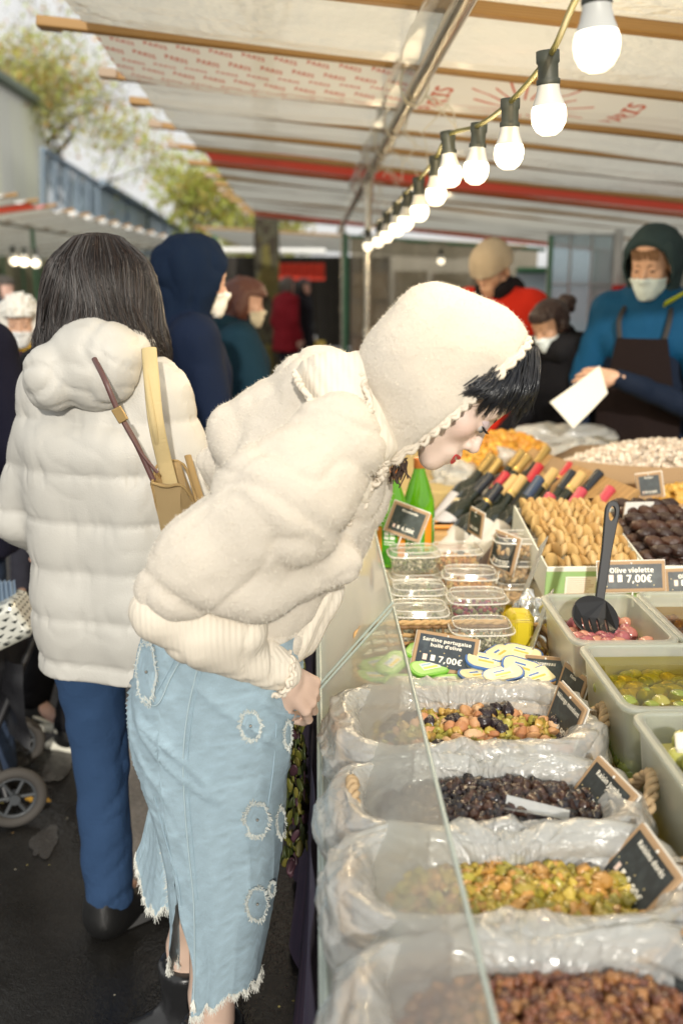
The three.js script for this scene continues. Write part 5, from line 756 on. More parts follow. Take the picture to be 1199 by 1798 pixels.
function shoe(a, s, m, soleM, parent, dir = 0) {
  const R = (x, y, z) => V(x, y, z).multiplyScalar(s).applyAxisAngle(V(0, 1, 0), dir).add(V(a.x, 0, a.z)), y0 = Math.max(0, a.y - 0.085 * s);
  const U = (p) => p.add(V(0, y0, 0));
  garment('shoe', [cap(U(R(0, 0.1, -0.01)), U(R(0, 0.05, 0)), 0.05 * s, 0.052 * s, 0), cap(U(R(0, 0.045, -0.02)), U(R(0, 0.035, 0.13)), 0.042 * s, 0.034 * s, 0.05), cap(U(R(0, 0.032, 0.13)), U(R(0, 0.028, 0.17)), 0.036 * s, 0.028 * s, 0.03)], [U(R(0, 0.1, -0.02)), U(R(0, 0, 0.18))], 0.07, 0.007, null, m, parent);
  const sl = new THREE.Shape(); for (let i = 0; i <= 24; i++) { const t = i / 24 * 6.283, z = Math.cos(t) * 0.113 + 0.07, x = Math.sin(t) * (0.036 + 0.007 * Math.cos(t)); i ? sl.lineTo(x * s, -z * s) : sl.moveTo(x * s, -z * s); }
  const g = new THREE.ExtrudeGeometry(sl, { depth: 0.022 * s, bevelSize: 0.004, bevelThickness: 0.004, bevelSegments: 2 }); g.rotateX(-Math.PI / 2); g.rotateY(dir); g.translate(a.x, y0 + 0.005, a.z); part('sole', g, soleM, parent);
}
function onHead(name, f, J, m, parent, cell = 0.0055, lo = V(-0.14, -0.2, -0.16), hi = V(0.14, 0.16, 0.16), wr = null) { const g = finish(net(f, lo, hi, cell), wr, true).applyMatrix4(J.hm); return part(name, g, m, parent); }
const maskF = (x, y, z) => Math.max(Math.abs(HEAD(x * 0.98, y, z) - 0.007) - 0.003, -(z - 0.03 - 0.35 * Math.max(0, -y - 0.07)), y + 0.026 + 0.15 * Math.abs(x), -(y + 0.122));
const shortHair = (thick = 0.018, fringe = 0.05, back = -0.07, fz = 0.03) => (x, y, z) => Math.max(HEAD(x, y, z) - thick - 0.006 * fbm(x * 30, y * 30, z * 30), -Math.max(fz - z, y - fringe), back - y);
const beanie = (thick = 0.02, line = 0.02) => (x, y, z) => Math.max(HEAD(x, y * 0.93, z) - thick, line - y - 0.25 * z);
const hoodF = (open = 0.05, r = 0.022) => { const outer = field([ell(V(0, 0.02, -0.02), V(0.1 + r, 0.115 + r, 0.12 + r), 0), cap(V(0, -0.08, -0.03), V(0, -0.17, -0.03), 0.09, 0.11, 0.05)]), inner = field([ell(V(0, 0.012, -0.012), V(0.095, 0.108, 0.122), 0), cap(V(0, -0.02, 0.02), V(0, -0.03, 0.2), 0.082, 0.085, 0.03)]); return (x, y, z) => Math.max(outer(x, y, z), -inner(x, y, z), z - open - 0.25 * y); };
function person(o) {
  const J = joints(o), t = thing('person', o.label, 'person', [o.pos[0], 0, -o.pos[1]], o.yaw, o.group);
  part('body', finish(bodyGeo(J, o), null, true), skinM(o.skin || 'rosy'), t);
  for (const s of sides) { const e = new THREE.SphereGeometry(0.009, 12, 10); e.scale(1.1, 0.7, 1); e.translate(s * 0.031, -0.005, 0.0825); e.applyMatrix4(J.hm); if (o.eyes !== false) part('eye', e, mat([0.03, 0.02, 0.015], 0.2), t); const b = tubeG([V(s * 0.014, 0.015, 0.093), V(s * 0.03, 0.02, 0.088), V(s * 0.045, 0.014, 0.076)], 0.0028, 8, 5); b.applyMatrix4(J.hm); if (o.eyes !== false) part('eyebrow', b, mat(o.brow || [0.06, 0.04, 0.03], 0.9), t); }
  const c = o.coat; const [P, pts] = coatPrims(J, c); const cm = cloth(c.color, c.rough || 0.85);
  garment(c.name || 'coat', [...P, ...(c.extra ? c.extra(J) : [])], pts, 0.2, c.cell || 0.013, c.wr || folds(0.012, 7, o.pos[0]), cm, t);
  if (c.collar !== false) garment('collar', [cap(J.neck.clone().add(V(0, -0.01, 0.01)), J.neck.clone().add(V(0, 0.05, 0.015)), 0.085 * J.s, 0.078 * J.s, 0)], [J.neck], 0.16, 0.009, folds(0.008, 14, 2), c.collarM || cm, t);
  trousers(J, cloth(o.trousers || [0.03, 0.03, 0.04], 0.85), 0.012, t);
  J.leg.forEach((a, i) => shoe(a.an, J.s, mat([0.006, 0.006, 0.006], 0.45), mat(o.sole || [0.03, 0.03, 0.03], 0.6), t, (a.a.dir || 0)));
  if (o.mask) onHead('face_mask', maskF, J, cloth(o.mask, 0.8), t, 0.005);
  if (o.hood) onHead('hood', hoodF(o.hoodOpen), J, cloth(o.hood, 0.9), t, 0.006, V(-0.18, -0.3, -0.2), V(0.18, 0.19, 0.2), folds(0.016, 9, 3));
  if (o.hair) onHead('hair', o.hairF || shortHair(0.018), J, mat(o.hair, 0.55), t, 0.0055, undefined, undefined, (x, y, z) => 0.006 * fbm(x * 60, y * 14, z * 60));
  if (o.more) o.more(J, t);
  return { J, t };
}
// ---------- the woman bending over the counter ----------
const q = atZ;
function fuzz(geo, parent, n, len, m, keep) {         // short loose fibres on a knitted surface
  const P = geo.attributes.position, N = geo.attributes.normal, pos = [], tri = P.count / 3;
  for (let i = 0; i < n; i++) {
    const t = Math.floor(rnd() * tri) * 3, p = V(P.getX(t), P.getY(t), P.getZ(t)), a = V(N.getX(t), N.getY(t), N.getZ(t)); if (keep && !keep(p)) continue;
    const u = rnd(), v = rnd(); p.lerp(V(P.getX(t + 1), P.getY(t + 1), P.getZ(t + 1)), u * 0.6).lerp(V(P.getX(t + 2), P.getY(t + 2), P.getZ(t + 2)), v * 0.5);
    const d = a.clone().add(V(rr(-1, 1), rr(-1, 1), rr(-1, 1)).multiplyScalar(0.9)).normalize(), e = p.clone().addScaledVector(d, len * rr(0.4, 1.2)).add(V(0, -len * 0.15, 0)), w = d.clone().cross(V(rr(-1, 1), rr(-1, 1), rr(-1, 1))).normalize().multiplyScalar(0.00032);
    pos.push(p.x - w.x, p.y - w.y, p.z - w.z, p.x + w.x, p.y + w.y, p.z + w.z, e.x, e.y, e.z);
  }
  const g = new THREE.BufferGeometry(); g.setAttribute('position', new THREE.Float32BufferAttribute(pos, 3)); g.computeVertexNormals(); const o = part('loose_fibres', g, m, parent); o.userData.kind = 'stuff'; return o;
}
{
  const ZH = 1.62, NA = q(855, 745, ZH), PG = q(771, 818, ZH), hs = NA.distanceTo(PG) / 0.104, U = NA.clone().sub(PG).normalize(), F = V(U.y, -U.x, 0);
  const yawM = new THREE.Matrix4().makeRotationAxis(U, -0.12), Fy = F.clone().transformDirection(yawM), Lx = U.clone().cross(Fy).normalize();
  const org = NA.clone().addScaledVector(U, -0.004 * hs).addScaledVector(Fy, -0.09 * hs), HM = basis(Lx, U, Fy, org, hs), toWorld = (x, y, z) => V(x, y, z).applyMatrix4(HM);
  const t = thing('person', 'young woman in cream knitted hood and sweater with pale denim skirt, bending over the counter', 'person', [q(390, 1700, 1.72).x, 0, -1.72]);
  const W = true, cream = cloth([0.71, 0.645, 0.55], 0.95, 0.0022, 16); cream.sheen = 0.6; cream.sheenColor = new THREE.Color(0.9, 0.85, 0.75); cream.sheenRoughness = 0.6;
  const plain = mat([0.66, 0.59, 0.49], 0.95, { specularIntensity: 0.25 });
  const rib = noiseTex(256, (x, y) => 0.5 + 0.45 * Math.sin(x * 6.283 * 12) + 0.12 * Math.sin(y * 6.283 * 40)), ribM = mat([0.69, 0.625, 0.52], 0.95, { bumpMap: rep(rib, 9, 9), bumpScale: 0.0007, sheen: 0.5 });
  // skeleton
  const hip = q(395, 1165, 1.72), chest = q(545, 850, 1.7), nk = q(665, 720, 1.66), shN = q(575, 770, 1.56), shF = q(600, 740, 1.82), elN = q(285, 1050, 1.52), wrN = q(497, 1188, 1.615), elF = q(378, 812, 1.86), wrF = q(480, 1010, 1.9);
  const body = [cap(hip.clone().add(V(0, 0, 0.05)), hip.clone().add(V(0, 0, -0.05)), 0.1, 0.1, 0), cap(hip, chest, 0.1, 0.1, 0.05), cap(shN, shF, 0.05, 0.05, 0.05), cap(chest, nk, 0.09, 0.055, 0.04), cap(nk, toWorld(0, -0.05, -0.02), 0.052, 0.052, 0.02), cap(shN, elN, 0.042, 0.034, 0.02), cap(elN, wrN, 0.034, 0.0245, 0.015), cap(shF, elF, 0.036, 0.024, 0.02), cap(elF, wrF, 0.024, 0.022, 0.015)];
  const legs = [[V(hip.x + 0.01, 0.9, -1.66), q(385, 1500, 1.66), q(372, 1745, 1.66)], [V(hip.x, 0.9, -1.8), q(370, 1480, 1.82), q(330, 1660, 1.84)]];
  for (const [a, b, c] of legs) body.push(cap(a, b, 0.08, 0.054, 0.03), cap(b, c, 0.056, 0.043, 0.02), cap(c, V(c.x, 0.07, c.z), 0.045, 0.04, 0.01));
  const bp = [hip, chest, nk, shN, shF, elN, wrN, elF, wrF, ...legs.flat(), V(legs[0][2].x, 0.05, -1.66), V(legs[1][2].x, 0.05, -1.84)];
  const head = net(field(headPrims(0.003)), V(-0.095, -0.17, -0.115), V(0.095, 0.125, 0.125), 0.0026).applyMatrix4(HM);
  const hd = q(560, 1195, 1.66).sub(wrN).normalize(), hand = placeHand(handGeo(0.62, 0.5, false, 0.0024), wrN.clone().addScaledVector(hd, 0.005), hd.clone().add(V(0, -0.55, 0)), V(0.5, 0.45, 0.8), 0.98), hand2 = placeHand(handGeo(0.6, 0.5, true, 0.005), wrF, V(0.6, -0.7, 0), V(0.3, 0.3, -0.9), 0.92);
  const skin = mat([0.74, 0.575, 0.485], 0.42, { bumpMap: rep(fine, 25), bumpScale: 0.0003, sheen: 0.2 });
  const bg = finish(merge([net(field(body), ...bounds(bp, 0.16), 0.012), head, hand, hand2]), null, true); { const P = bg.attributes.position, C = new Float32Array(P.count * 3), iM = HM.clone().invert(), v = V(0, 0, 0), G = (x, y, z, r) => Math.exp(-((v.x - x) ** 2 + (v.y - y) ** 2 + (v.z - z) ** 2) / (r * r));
    for (let i = 0; i < P.count; i++) { v.fromBufferAttribute(P, i); const n = 0.04 * vn(v.x * 90, v.y * 90, v.z * 90) + 0.03 * vn(v.x * 25, v.y * 25, v.z * 25); v.applyMatrix4(iM); let b = 0, e = 0; if (v.length() < 0.2) { for (const s of sides) { b += 0.75 * G(s * 0.046, -0.03, 0.07, 0.022); e += 0.5 * G(s * 0.031, 0.002, 0.088, 0.014); } b += 0.5 * G(0, -0.038, 0.112, 0.013) + 0.35 * G(0, -0.1, 0.09, 0.014); } else { const kn = 0.1 * vn(v.x * 40, v.y * 40, v.z * 40); C.set([0.8 + kn, 0.74 + kn, 0.69 + kn], i * 3); continue; } C.set([1 + n - 0.05 * b - 0.25 * e, 1 + n - 0.2 * b - 0.32 * e, 1 + n - 0.18 * b - 0.22 * e], i * 3); }  // skin beyond the head darkened: the shade on the hand is put into its colour
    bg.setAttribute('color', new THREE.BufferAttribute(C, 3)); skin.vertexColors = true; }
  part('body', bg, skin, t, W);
  // face: lips, eye, lashes, brow
  const lipM = mat([0.62, 0.025, 0.045], 0.3, { clearcoat: 0.5, clearcoatRoughness: 0.25 });
  const FACE = field(headPrims(0.003)), LW = 0.0275, arc = (x) => Math.max(0, 1 - (x / LW) * (x / LW)), yM = (x) => -0.0722 + 0.0048 * (x / LW) * (x / LW), gap = (x) => 0.0017 * arc(x);
  const lipF = (x, y, z) => { const m = yM(x), up = m + 0.0088 * Math.pow(arc(x), 0.8) - 0.0016 * Math.exp(-x * x / 0.000016), lo = m - 0.0118 * Math.pow(arc(x), 0.7), d = y - m; return Math.max(FACE(x, y, z) - 0.0011, y - up, lo - y, gap(x) - Math.abs(d), 0.07 - z, Math.abs(x) - LW); };
  part('lips', net(lipF, V(-0.032, -0.092, 0.066), V(0.032, -0.056, 0.115), 0.0011).applyMatrix4(HM), lipM, t, W);
  part('teeth', net((x, y, z) => Math.max(FACE(x, y, z) - 0.0003, Math.abs(y - yM(x)) - gap(x) - 0.0004, 0.075 - z, Math.abs(x) - 0.02), V(-0.025, -0.084, 0.07), V(0.025, -0.062, 0.112), 0.001).applyMatrix4(HM), mat([0.6, 0.52, 0.46], 0.3), t, W);
  for (const s of sides) {
    const e = new THREE.SphereGeometry(0.0125, 20, 16); e.translate(s * 0.031, -0.0052, 0.0785); e.applyMatrix4(HM); const eye = part('eye', e, mat([0.65, 0.62, 0.6], 0.15), t, W);
    const ir = new THREE.SphereGeometry(0.0062, 14, 10); ir.scale(1, 1, 0.5); ir.translate(s * 0.031, -0.0095, 0.0885); ir.applyMatrix4(HM); part('iris', ir, mat([0.06, 0.08, 0.1], 0.1), eye, W);
    const lid = net((x, y, z) => { const d = Math.hypot(x - s * 0.031, y + 0.004, z - 0.078); return Math.max(Math.abs(d - 0.0138) - 0.0012, -(y + 0.0055) - 0.25 * (z - 0.09)); }, V(s * 0.031 - 0.018, -0.022, 0.06), V(s * 0.031 + 0.018, 0.014, 0.098), 0.0014).applyMatrix4(HM); part('eyelid', lid, mat([0.5, 0.4, 0.4], 0.5), t, W);
    const lash = []; for (let i = 0; i < 26; i++) { const a = lerp(-1.1, 1.1, i / 25), p = V(s * 0.031 + 0.0135 * Math.sin(a), -0.0065, 0.078 + 0.0138 * Math.cos(a)); lash.push(tubeG([p, p.clone().add(V(0.003 * Math.sin(a), -0.002, 0.004)), p.clone().add(V(0.006 * Math.sin(a), 0.001, 0.0085))], 0.00045, 4, 3)); }
    lash.push(tubeG(Array.from({ length: 9 }, (_, i) => { const a = lerp(-1.2, 1.2, i / 8); return V(s * 0.031 + 0.0142 * Math.sin(a), -0.006, 0.078 + 0.0143 * Math.cos(a)); }), 0.0011, 16, 5)); const lg = merge(lash); lg.applyMatrix4(HM); part('eyelashes', lg, mat([0.012, 0.01, 0.012], 0.5), t, W);
    const b = tubeG([V(s * 0.013, 0.014, 0.093), V(s * 0.03, 0.0205, 0.0885), V(s * 0.048, 0.013, 0.075)], 0.0023, 10, 6); b.applyMatrix4(HM); part('eyebrow', b, mat([0.05, 0.035, 0.03], 0.9), t, W);
  }
  // hood
  const E = (px, py, r, z = 0.1, k = 0.05) => ell(q(px, py, ZH), V(r, r, z), k);
  const outer = field([E(797, 637, 0.108, 0.092, 0), E(750, 563, 0.056, 0.068, 0.05), E(705, 640, 0.062, 0.078, 0.05), E(866, 628, 0.05, 0.075, 0.05), E(752, 718, 0.085, 0.088, 0.05), cap(q(700, 680, ZH), q(692, 770, ZH), 0.052, 0.05, 0.04), cap(q(672, 640, ZH), q(680, 740, ZH), 0.03, 0.03, 0.03)]);
  const RA = q(917, 592, ZH), RB = q(700, 786, ZH), rd = RA.clone().sub(RB).normalize(), rn = V(rd.y, -rd.x, 0), iHM = HM.clone().invert(), hp = V(0, 0, 0);
  const headOff = (x, y, z) => { hp.set(x, y, z).applyMatrix4(iHM); return HEAD(hp.x, hp.y, hp.z - Math.max(0, hp.z) * 0) * hs - 0.009; };
  const hoodFn = (x, y, z) => { const d = (x - RA.x) * rn.x + (y - RA.y) * rn.y; let o = outer(x, y, z); if (Math.abs(o) < 0.05) o -= 0.006 * Math.max(0, vn(x * 9 + y * 4, y * 7 - x * 6, z * 6)) + 0.006 * fbm(x * 6, y * 6, z * 6) ; const hd = headOff(x, y, z); return Math.max(o, d, d > -0.05 ? -hd : -1); };
  const hoodG = finish(net(hoodFn, ...bounds([q(640, 500, ZH), q(940, 840, ZH)], 0.13), 0.0055), (x, y, z) => 0.0025 * fbm(x * 30, y * 30, z * 30) + 0.004 * Math.pow(Math.max(0, vn(x * 14 + y * 9, x * 4, z * 8)), 2), true);
  const hood = part('knitted_hood', hoodG, cream, t, W);
  const edge = []; const mid = RA.clone().lerp(RB, 0.5);
  const loops = [[], [], []];
  for (let i = 0; i < 150; i++) { const a = i / 150 * 6.2832, d = rd.clone().multiplyScalar(Math.cos(a)).add(V(0, 0, Math.sin(a))); let r = 0.02; while (r < 0.2) { const p = mid.clone().addScaledVector(d, r); if (outer(p.x - rn.x * 0.004, p.y - rn.y * 0.004, p.z) > 0) break; r += 0.0015; } const wv = Math.sin(a * 34); loops.forEach((l, k) => l.push(mid.clone().addScaledVector(d, r - 0.006 + 0.002 * k + 0.0025 * wv * (k / 2)).addScaledVector(rn, -0.003 + 0.0045 * k + 0.0028 * wv * (k / 2) + 0.002 * vn(a * 9, k, 1)))); }
  const edgeG = merge(loops.map((l, k) => tubeG(l, 0.0048 - 0.0006 * k, 300, 7, true))); part('hood_edge', edgeG, plain, hood, W); fuzz(edgeG, t, 2500, 0.006, mat([0.85, 0.8, 0.7], 0.9, { transmission: 0.3, thickness: 0 }));
  fuzz(hoodG, t, 9000, 0.0055, mat([0.85, 0.8, 0.7], 0.9, { transmission: 0.3, thickness: 0 }));
  // fringe of black hair
  const hairM = mat([0.018, 0.02, 0.026], 0.28, { sheen: 0.3, clearcoat: 0.2, clearcoatRoughness: 0.35 }), strands = [];
  const locks = [[[868, 648], [832, 672], [797, 694], 1.535], [[880, 645], [842, 680], [806, 700], 1.525], [[892, 640], [852, 688], [814, 718], 1.53], [[900, 636], [864, 695], [838, 730], 1.54], [[908, 630], [880, 692], [852, 731], 1.545], [[914, 628], [898, 690], [874, 738], 1.56], [[922, 624], [912, 690], [888, 738], 1.57], [[928, 622], [926, 685], [904, 734], 1.585], [[932, 622], [934, 680], [916, 730], 1.6], [[934, 622], [937, 672], [926, 720], 1.62], [[928, 622], [930, 690], [900, 740], 1.64], [[915, 626], [922, 690], [890, 740], 1.66]];
  for (const [a, b, c, z] of locks) { const tipY = rr(-14, 10); for (let i = 0; i < 46; i++) {
    const s = () => rr(-1, 1) * 13, dz = rr(-0.016, 0.016), w = rnd(), a2 = q(a[0] + s(), a[1] + s() * 0.7 - 6, z + 0.03 + dz), b2 = q(b[0] + s() * 0.8, b[1] + s() * 0.5, z + dz * 0.8), c2 = q(c[0] + rr(-1, 1) * 3 + (w < 0.12 ? rr(-10, 10) : 0), c[1] + tipY + rr(-1, 1) * 4 - 16 * w * w, z + 0.012 + dz * 0.3);
    const g = tubeG([a2, a2.clone().lerp(b2, 0.5).add(V(0.004, 0.004, 0)), b2, c2], 0.0011, 10, 4); const p = g.attributes.position, n = 11; for (let k = 0; k < p.count; k++) { const f = Math.floor(k / 5) / 10; if (f > 0.55) { const cc = new THREE.CatmullRomCurve3([a2, a2.clone().lerp(b2, 0.5).add(V(0.004, 0.004, 0)), b2, c2]).getPointAt(f), sc = 1 - (f - 0.55) * 1.9; p.setXYZ(k, lerp(cc.x, p.getX(k), sc), lerp(cc.y, p.getY(k), sc), lerp(cc.z, p.getZ(k), sc)); } } strands.push(g);
  } }
  part('fringe_hair', merge(strands), hairM, t, W);
  const capG2 = onHeadWorld((x, y, z) => Math.max(HEAD(x, y, z) - 0.006 - 0.002 * vn(x * 120, y * 20, z * 120), -Math.max(0.03 - z, y - 0.052), -0.02 - y), HM); part('hair', capG2, hairM, t, W);
  const tuft = []; for (let i = 0; i < 24; i++) { const a = q(rr(692, 716), 806 + rr(-4, 8), 1.6 + rr(-0.03, 0.03)); tuft.push(tubeG([a, a.clone().add(V(rr(-0.01, 0.006), -0.012, 0)), a.clone().add(V(rr(-0.02, 0.01), -0.028 - rr(0, 0.015), 0))], 0.0012, 5, 4)); } part('loose_hair', merge(tuft), mat([0.06, 0.035, 0.025], 0.5), t, W);
  // sweater
  const torso = [cap(q(420, 1075, 1.68), q(420, 1075, 1.78), 0.115, 0.115, 0), cap(q(440, 1040, 1.71), q(530, 860, 1.71), 0.135, 0.135, 0.05), cap(q(530, 860, 1.71), q(590, 745, 1.7), 0.135, 0.105, 0.06), cap(q(560, 960, 1.66), q(610, 850, 1.64), 0.06, 0.07, 0.06), cap(q(430, 760, 1.77), q(560, 690, 1.74), 0.07, 0.08, 0.06), cap(q(590, 740, 1.7), q(660, 720, 1.66), 0.09, 0.07, 0.05)];
  const farArm = [cap(q(600, 720, 1.8), q(430, 800, 1.86), 0.075, 0.058, 0.05), cap(q(430, 800, 1.86), q(384, 815, 1.87), 0.05, 0.038, 0.03), cap(q(380, 812, 1.86), wrF, 0.045, 0.036, 0.02)];
  const sleeve = [cap(q(585, 780, 1.57), q(490, 890, 1.52), 0.088, 0.1, 0.04), cap(q(490, 890, 1.52), q(350, 992, 1.5), 0.098, 0.072, 0.05), cap(q(350, 992, 1.5), q(285, 1035, 1.5), 0.066, 0.046, 0.05), cap(q(310, 1035, 1.48), q(450, 1035, 1.5), 0.048, 0.05, 0.03), cap(q(450, 1035, 1.5), q(600, 985, 1.56), 0.045, 0.04, 0.03)];
  const fore = [cap(q(283, 1075, 1.5), q(350, 1110, 1.52), 0.052, 0.05, 0), cap(q(350, 1110, 1.52), q(490, 1180, 1.605), 0.05, 0.039, 0.03), cap(q(300, 1065, 1.5), q(430, 1105, 1.53), 0.04, 0.036, 0.03)];
  const wrinkles = (x, y, z) => { const u = x * 0.75 - y * 0.65, v = x * 0.65 + y * 0.75; return 0.003 * fbm(x * 5, y * 5, z * 5) - 0.010 * Math.pow(1 - Math.abs(vn(u * 3.2 + 0.6 * vn(x * 7, y * 7, z * 7), v * 9, z * 4)), 5) - 0.006 * Math.pow(1 - Math.abs(vn(u * 9 + 3, v * 16, z * 9)), 8) + 0.0022 * fbm(x * 45, y * 45, z * 45); };
  const seamTuck = (x, y, z) => wrinkles(x, y, z);
  const sg = finish(net(field([...torso, ...farArm, ...sleeve.map((p, i) => ({ ...p, k: i ? p.k : 0.012 }))]), ...bounds([q(240, 620, 1.7), q(690, 1130, 1.7), V(0, 1, -1.45), V(0, 1, -1.9)], 0.1), 0.0072), seamTuck, true);
  const sweater = part('sweater', sg, cream, t, W);
  fuzz(sg, t, 26000, 0.0065, mat([0.85, 0.8, 0.7], 0.9, { transmission: 0.3, thickness: 0 }));
  const fg = finish(net(field(fore), ...bounds([q(240, 1040, 1.5), wrN], 0.08), 0.0055), (x, y, z) => { const a = Math.atan2(y - 0.94 + 0.42 * (x + 0.2), z + 1.53); return 0.001 * Math.sin(a * 16) + 0.006 * fbm(x * 12, y * 12, z * 12) - 0.005 * Math.pow(1 - Math.abs(vn(x * 22, y * 12, z * 6)), 6); }, true); part('sleeve_cuff', fg, ribM, sweater, W);
  { const d = hd.clone(), s1 = V(0, 1, 0).cross(d).normalize(), s2 = d.clone().cross(s1); part('cuff_frill', merge([0, 1].map((k) => tubeG(Array.from({ length: 90 }, (_, i) => { const a = i / 90 * 6.283, r = 0.0395 + 0.0022 * Math.sin(a * 17 + k * 2); return q(486, 1180, 1.6).addScaledVector(s1, r * Math.cos(a)).addScaledVector(s2, r * Math.sin(a)).addScaledVector(d, 0.006 * k + 0.003 * Math.sin(a * 11 + k)); }), 0.0038, 180, 6, true))), plain, sweater, W); }
  // ribbed hem under the sleeve
  const hm = finish(net(field([cap(q(470, 1085, 1.7), q(545, 1040, 1.7), 0.075, 0.06, 0), cap(q(455, 1110, 1.72), q(500, 1100, 1.7), 0.075, 0.066, 0.04)]), ...bounds([q(440, 1000, 1.7), q(570, 1150, 1.7)], 0.13), 0.007), (x, y, z) => 0.002 * Math.sin((x * 0.9 - y * 0.4) * 260) + 0.006 * fbm(x * 10, y * 10, z * 10), true); part('sweater_hem', hm, ribM, sweater, W);
  // wide collar falling from the hood over the shoulders, with a frilled edge
  const col = finish(net(field([cap(q(555, 665, 1.66), q(610, 675, 1.64), 0.036, 0.042, 0), cap(q(580, 670, 1.63), q(620, 770, 1.57), 0.045, 0.045, 0.03), cap(q(616, 770, 1.57), q(626, 855, 1.59), 0.04, 0.024, 0.03), cap(q(626, 855, 1.59), q(618, 920, 1.61), 0.02, 0.012, 0.03), cap(q(650, 660, 1.62), q(668, 780, 1.58), 0.04, 0.03, 0.03), cap(q(585, 670, 1.7), q(645, 695, 1.72), 0.045, 0.048, 0.03)]), ...bounds([q(520, 610, 1.7), q(700, 960, 1.55)], 0.09), 0.0055), (x, y, z) => 0.001 * Math.sin((x * 0.86 + y * 0.5) * 300) + 0.003 * fbm(x * 7, y * 7, z * 7), true); const collar = part('knitted_collar', col, ribM, t, W);
  const fl = []; const frl = (A, n, r) => { const c = new THREE.CatmullRomCurve3(A); for (let k = 0; k < 2; k++) fl.push(tubeG(Array.from({ length: n * 3 }, (_, i) => { const p = c.getPointAt(i / (n * 3 - 1)); return p.add(V(0.003 * Math.sin(i * 1.1 + k), 0.003 * Math.cos(i * 0.9 + k * 2), 0.003 * Math.sin(i * 0.7 + k) + 0.003 * k)); }), r * 0.75, n * 5, 6)); };
  frl([q(516, 655, 1.62), q(560, 735, 1.545), q(595, 830, 1.53), q(614, 885, 1.56), q(612, 930, 1.59)], 60, 0.0055); frl([q(632, 640, 1.6), q(650, 720, 1.55), q(660, 790, 1.55), q(668, 840, 1.57)], 36, 0.0055); frl([q(675, 795, 1.56), q(676, 825, 1.57), q(650, 860, 1.58), q(632, 905, 1.59)], 26, 0.006);
  part('collar_frill', merge(fl), plain, collar, W);
  // denim skirt
  const denT = noiseTex(512, (x, y) => { const w = 0.5 + 0.5 * Math.sin((x + y) * 6.283 * 64), n = tileN(x, y, 8, 3), f = hash(Math.floor(x * 512), Math.floor(y * 128), 4); const v = 0.88 + 0.1 * n + 0.1 * (f - 0.5) + 0.05 * w; return [0.74 * v, 0.845 * v, 0.9 * v]; }, true);
  const denim = mat('#ffffff', 0.9, { map: rep(denT, 6, 8), bumpMap: rep(fabricBump, 30, 40), bumpScale: 0.0012 }), denDark = mat([0.3, 0.41, 0.48], 0.9), seamM = mat([0.36, 0.46, 0.5], 0.9);
  const prof = [[1085, 262, 535], [1130, 248, 532], [1180, 238, 526], [1240, 238, 520], [1300, 245, 512], [1360, 260, 503], [1430, 280, 498], [1500, 296, 491], [1580, 303, 478], [1660, 300, 464], [1740, 302, 449], [1790, 304, 440]], Z0 = 1.72;
  const at = (py) => { let i = 0; while (i < prof.length - 2 && prof[i + 1][0] < py) i++; const f = (py - prof[i][0]) / (prof[i + 1][0] - prof[i][0]); return [lerp(prof[i][1], prof[i + 1][1], f), lerp(prof[i][2], prof[i + 1][2], f)]; };
  const skirtP = (th, py, out = 0) => { const [l, r] = at(py), A = q(l, py, Z0), B = q(r, py, Z0), a = (B.x - A.x) / 2 + out, b = lerp(0.175, 0.145, (py - 1085) / 700) + out, c = Math.cos(th), s = Math.sin(th), n = 2.5, R = superR(a, b, n, th); const y = A.y, up = smooth(1420, 1200, py), pull = (0.011 * Math.pow(1 - Math.abs(vn(y * 3 + 1.5 * c, y * 20 + 3 * c, s * 1.2)), 6) * smooth(1100, 1200, py) * (up + 0.15) + 0.005 * fbm(c * 2, y * 5, s * 2, 2) + 0.0025 * Math.pow(1 - Math.abs(vn(c * 6 + y * 2, y * 3, s * 3)), 4) * smooth(1200, 1500, py)); return V((A.x + B.x) / 2 + (R + pull) * c, y, A.z + (R + pull) * s); };
  const rag = (th) => 9 * Math.abs(Math.sin(th * 9.3)) + 7 * vn(th * 14, 3, 1);
  const slit = 2.06;                                    // angle of the side slit (camera side, towards the back)
  const hemPx = (th) => { const d = th - slit; let h = th < slit ? lerp(1695, 1775, smooth(0.2, slit, th)) : lerp(1705, 1680, smooth(slit, 3.6, th)); if (th > 3.6) h = lerp(1680, 1720, smooth(3.6, 6.2, th)); h += rag(th); return h; };
  const solveP = (th, y) => { let p = y; for (let i = 0; i < 14; i++) p -= (proj(skirtP(th, p))[1] - y) * 0.9; return p; };
  const hemT = Array.from({ length: 721 }, (_, i) => solveP(i / 720 * 6.2832, hemPx(i / 720 * 6.2832))), hemAt = (th) => { const f = (((th / 6.2832) % 1) + 1) % 1 * 720, i = Math.floor(f); return lerp(hemT[i], hemT[Math.min(720, i + 1)], f - i); };
  const slitTop = solveP(slit, 1585), SK = sheet((u, v) => { const th = u * 6.2832; let hem = hemAt(th); const py = lerp(1088, hem, v); let tt = th; const gap = smooth(slitTop, slitTop + 120, py) * 0.26; const d = th - slit; if (Math.abs(d) < 0.6) tt = th + (d >= 0 ? 1 : -1) * gap * (1 - Math.abs(d) / 0.6); return skirtP(tt, py); }, 240, 110, 1, 1);
  { // open the slit: drop the strip of faces at its angle below its top
    const keep = [], ix = SK.index, W1 = 241; for (let k = 0; k < ix.count; k += 3) { const a = ix.getX(k), col = a % W1, row = Math.floor(a / W1), th = col / 240 * 6.2832, py = lerp(1088, hemAt(th), row / 110); if (Math.abs(th - slit) < 0.02 && py > slitTop) continue; keep.push(ix.getX(k), ix.getX(k + 1), ix.getX(k + 2)); } SK.setIndex(keep); }
  const skirt = part('denim_skirt', SK, denim, t, W);
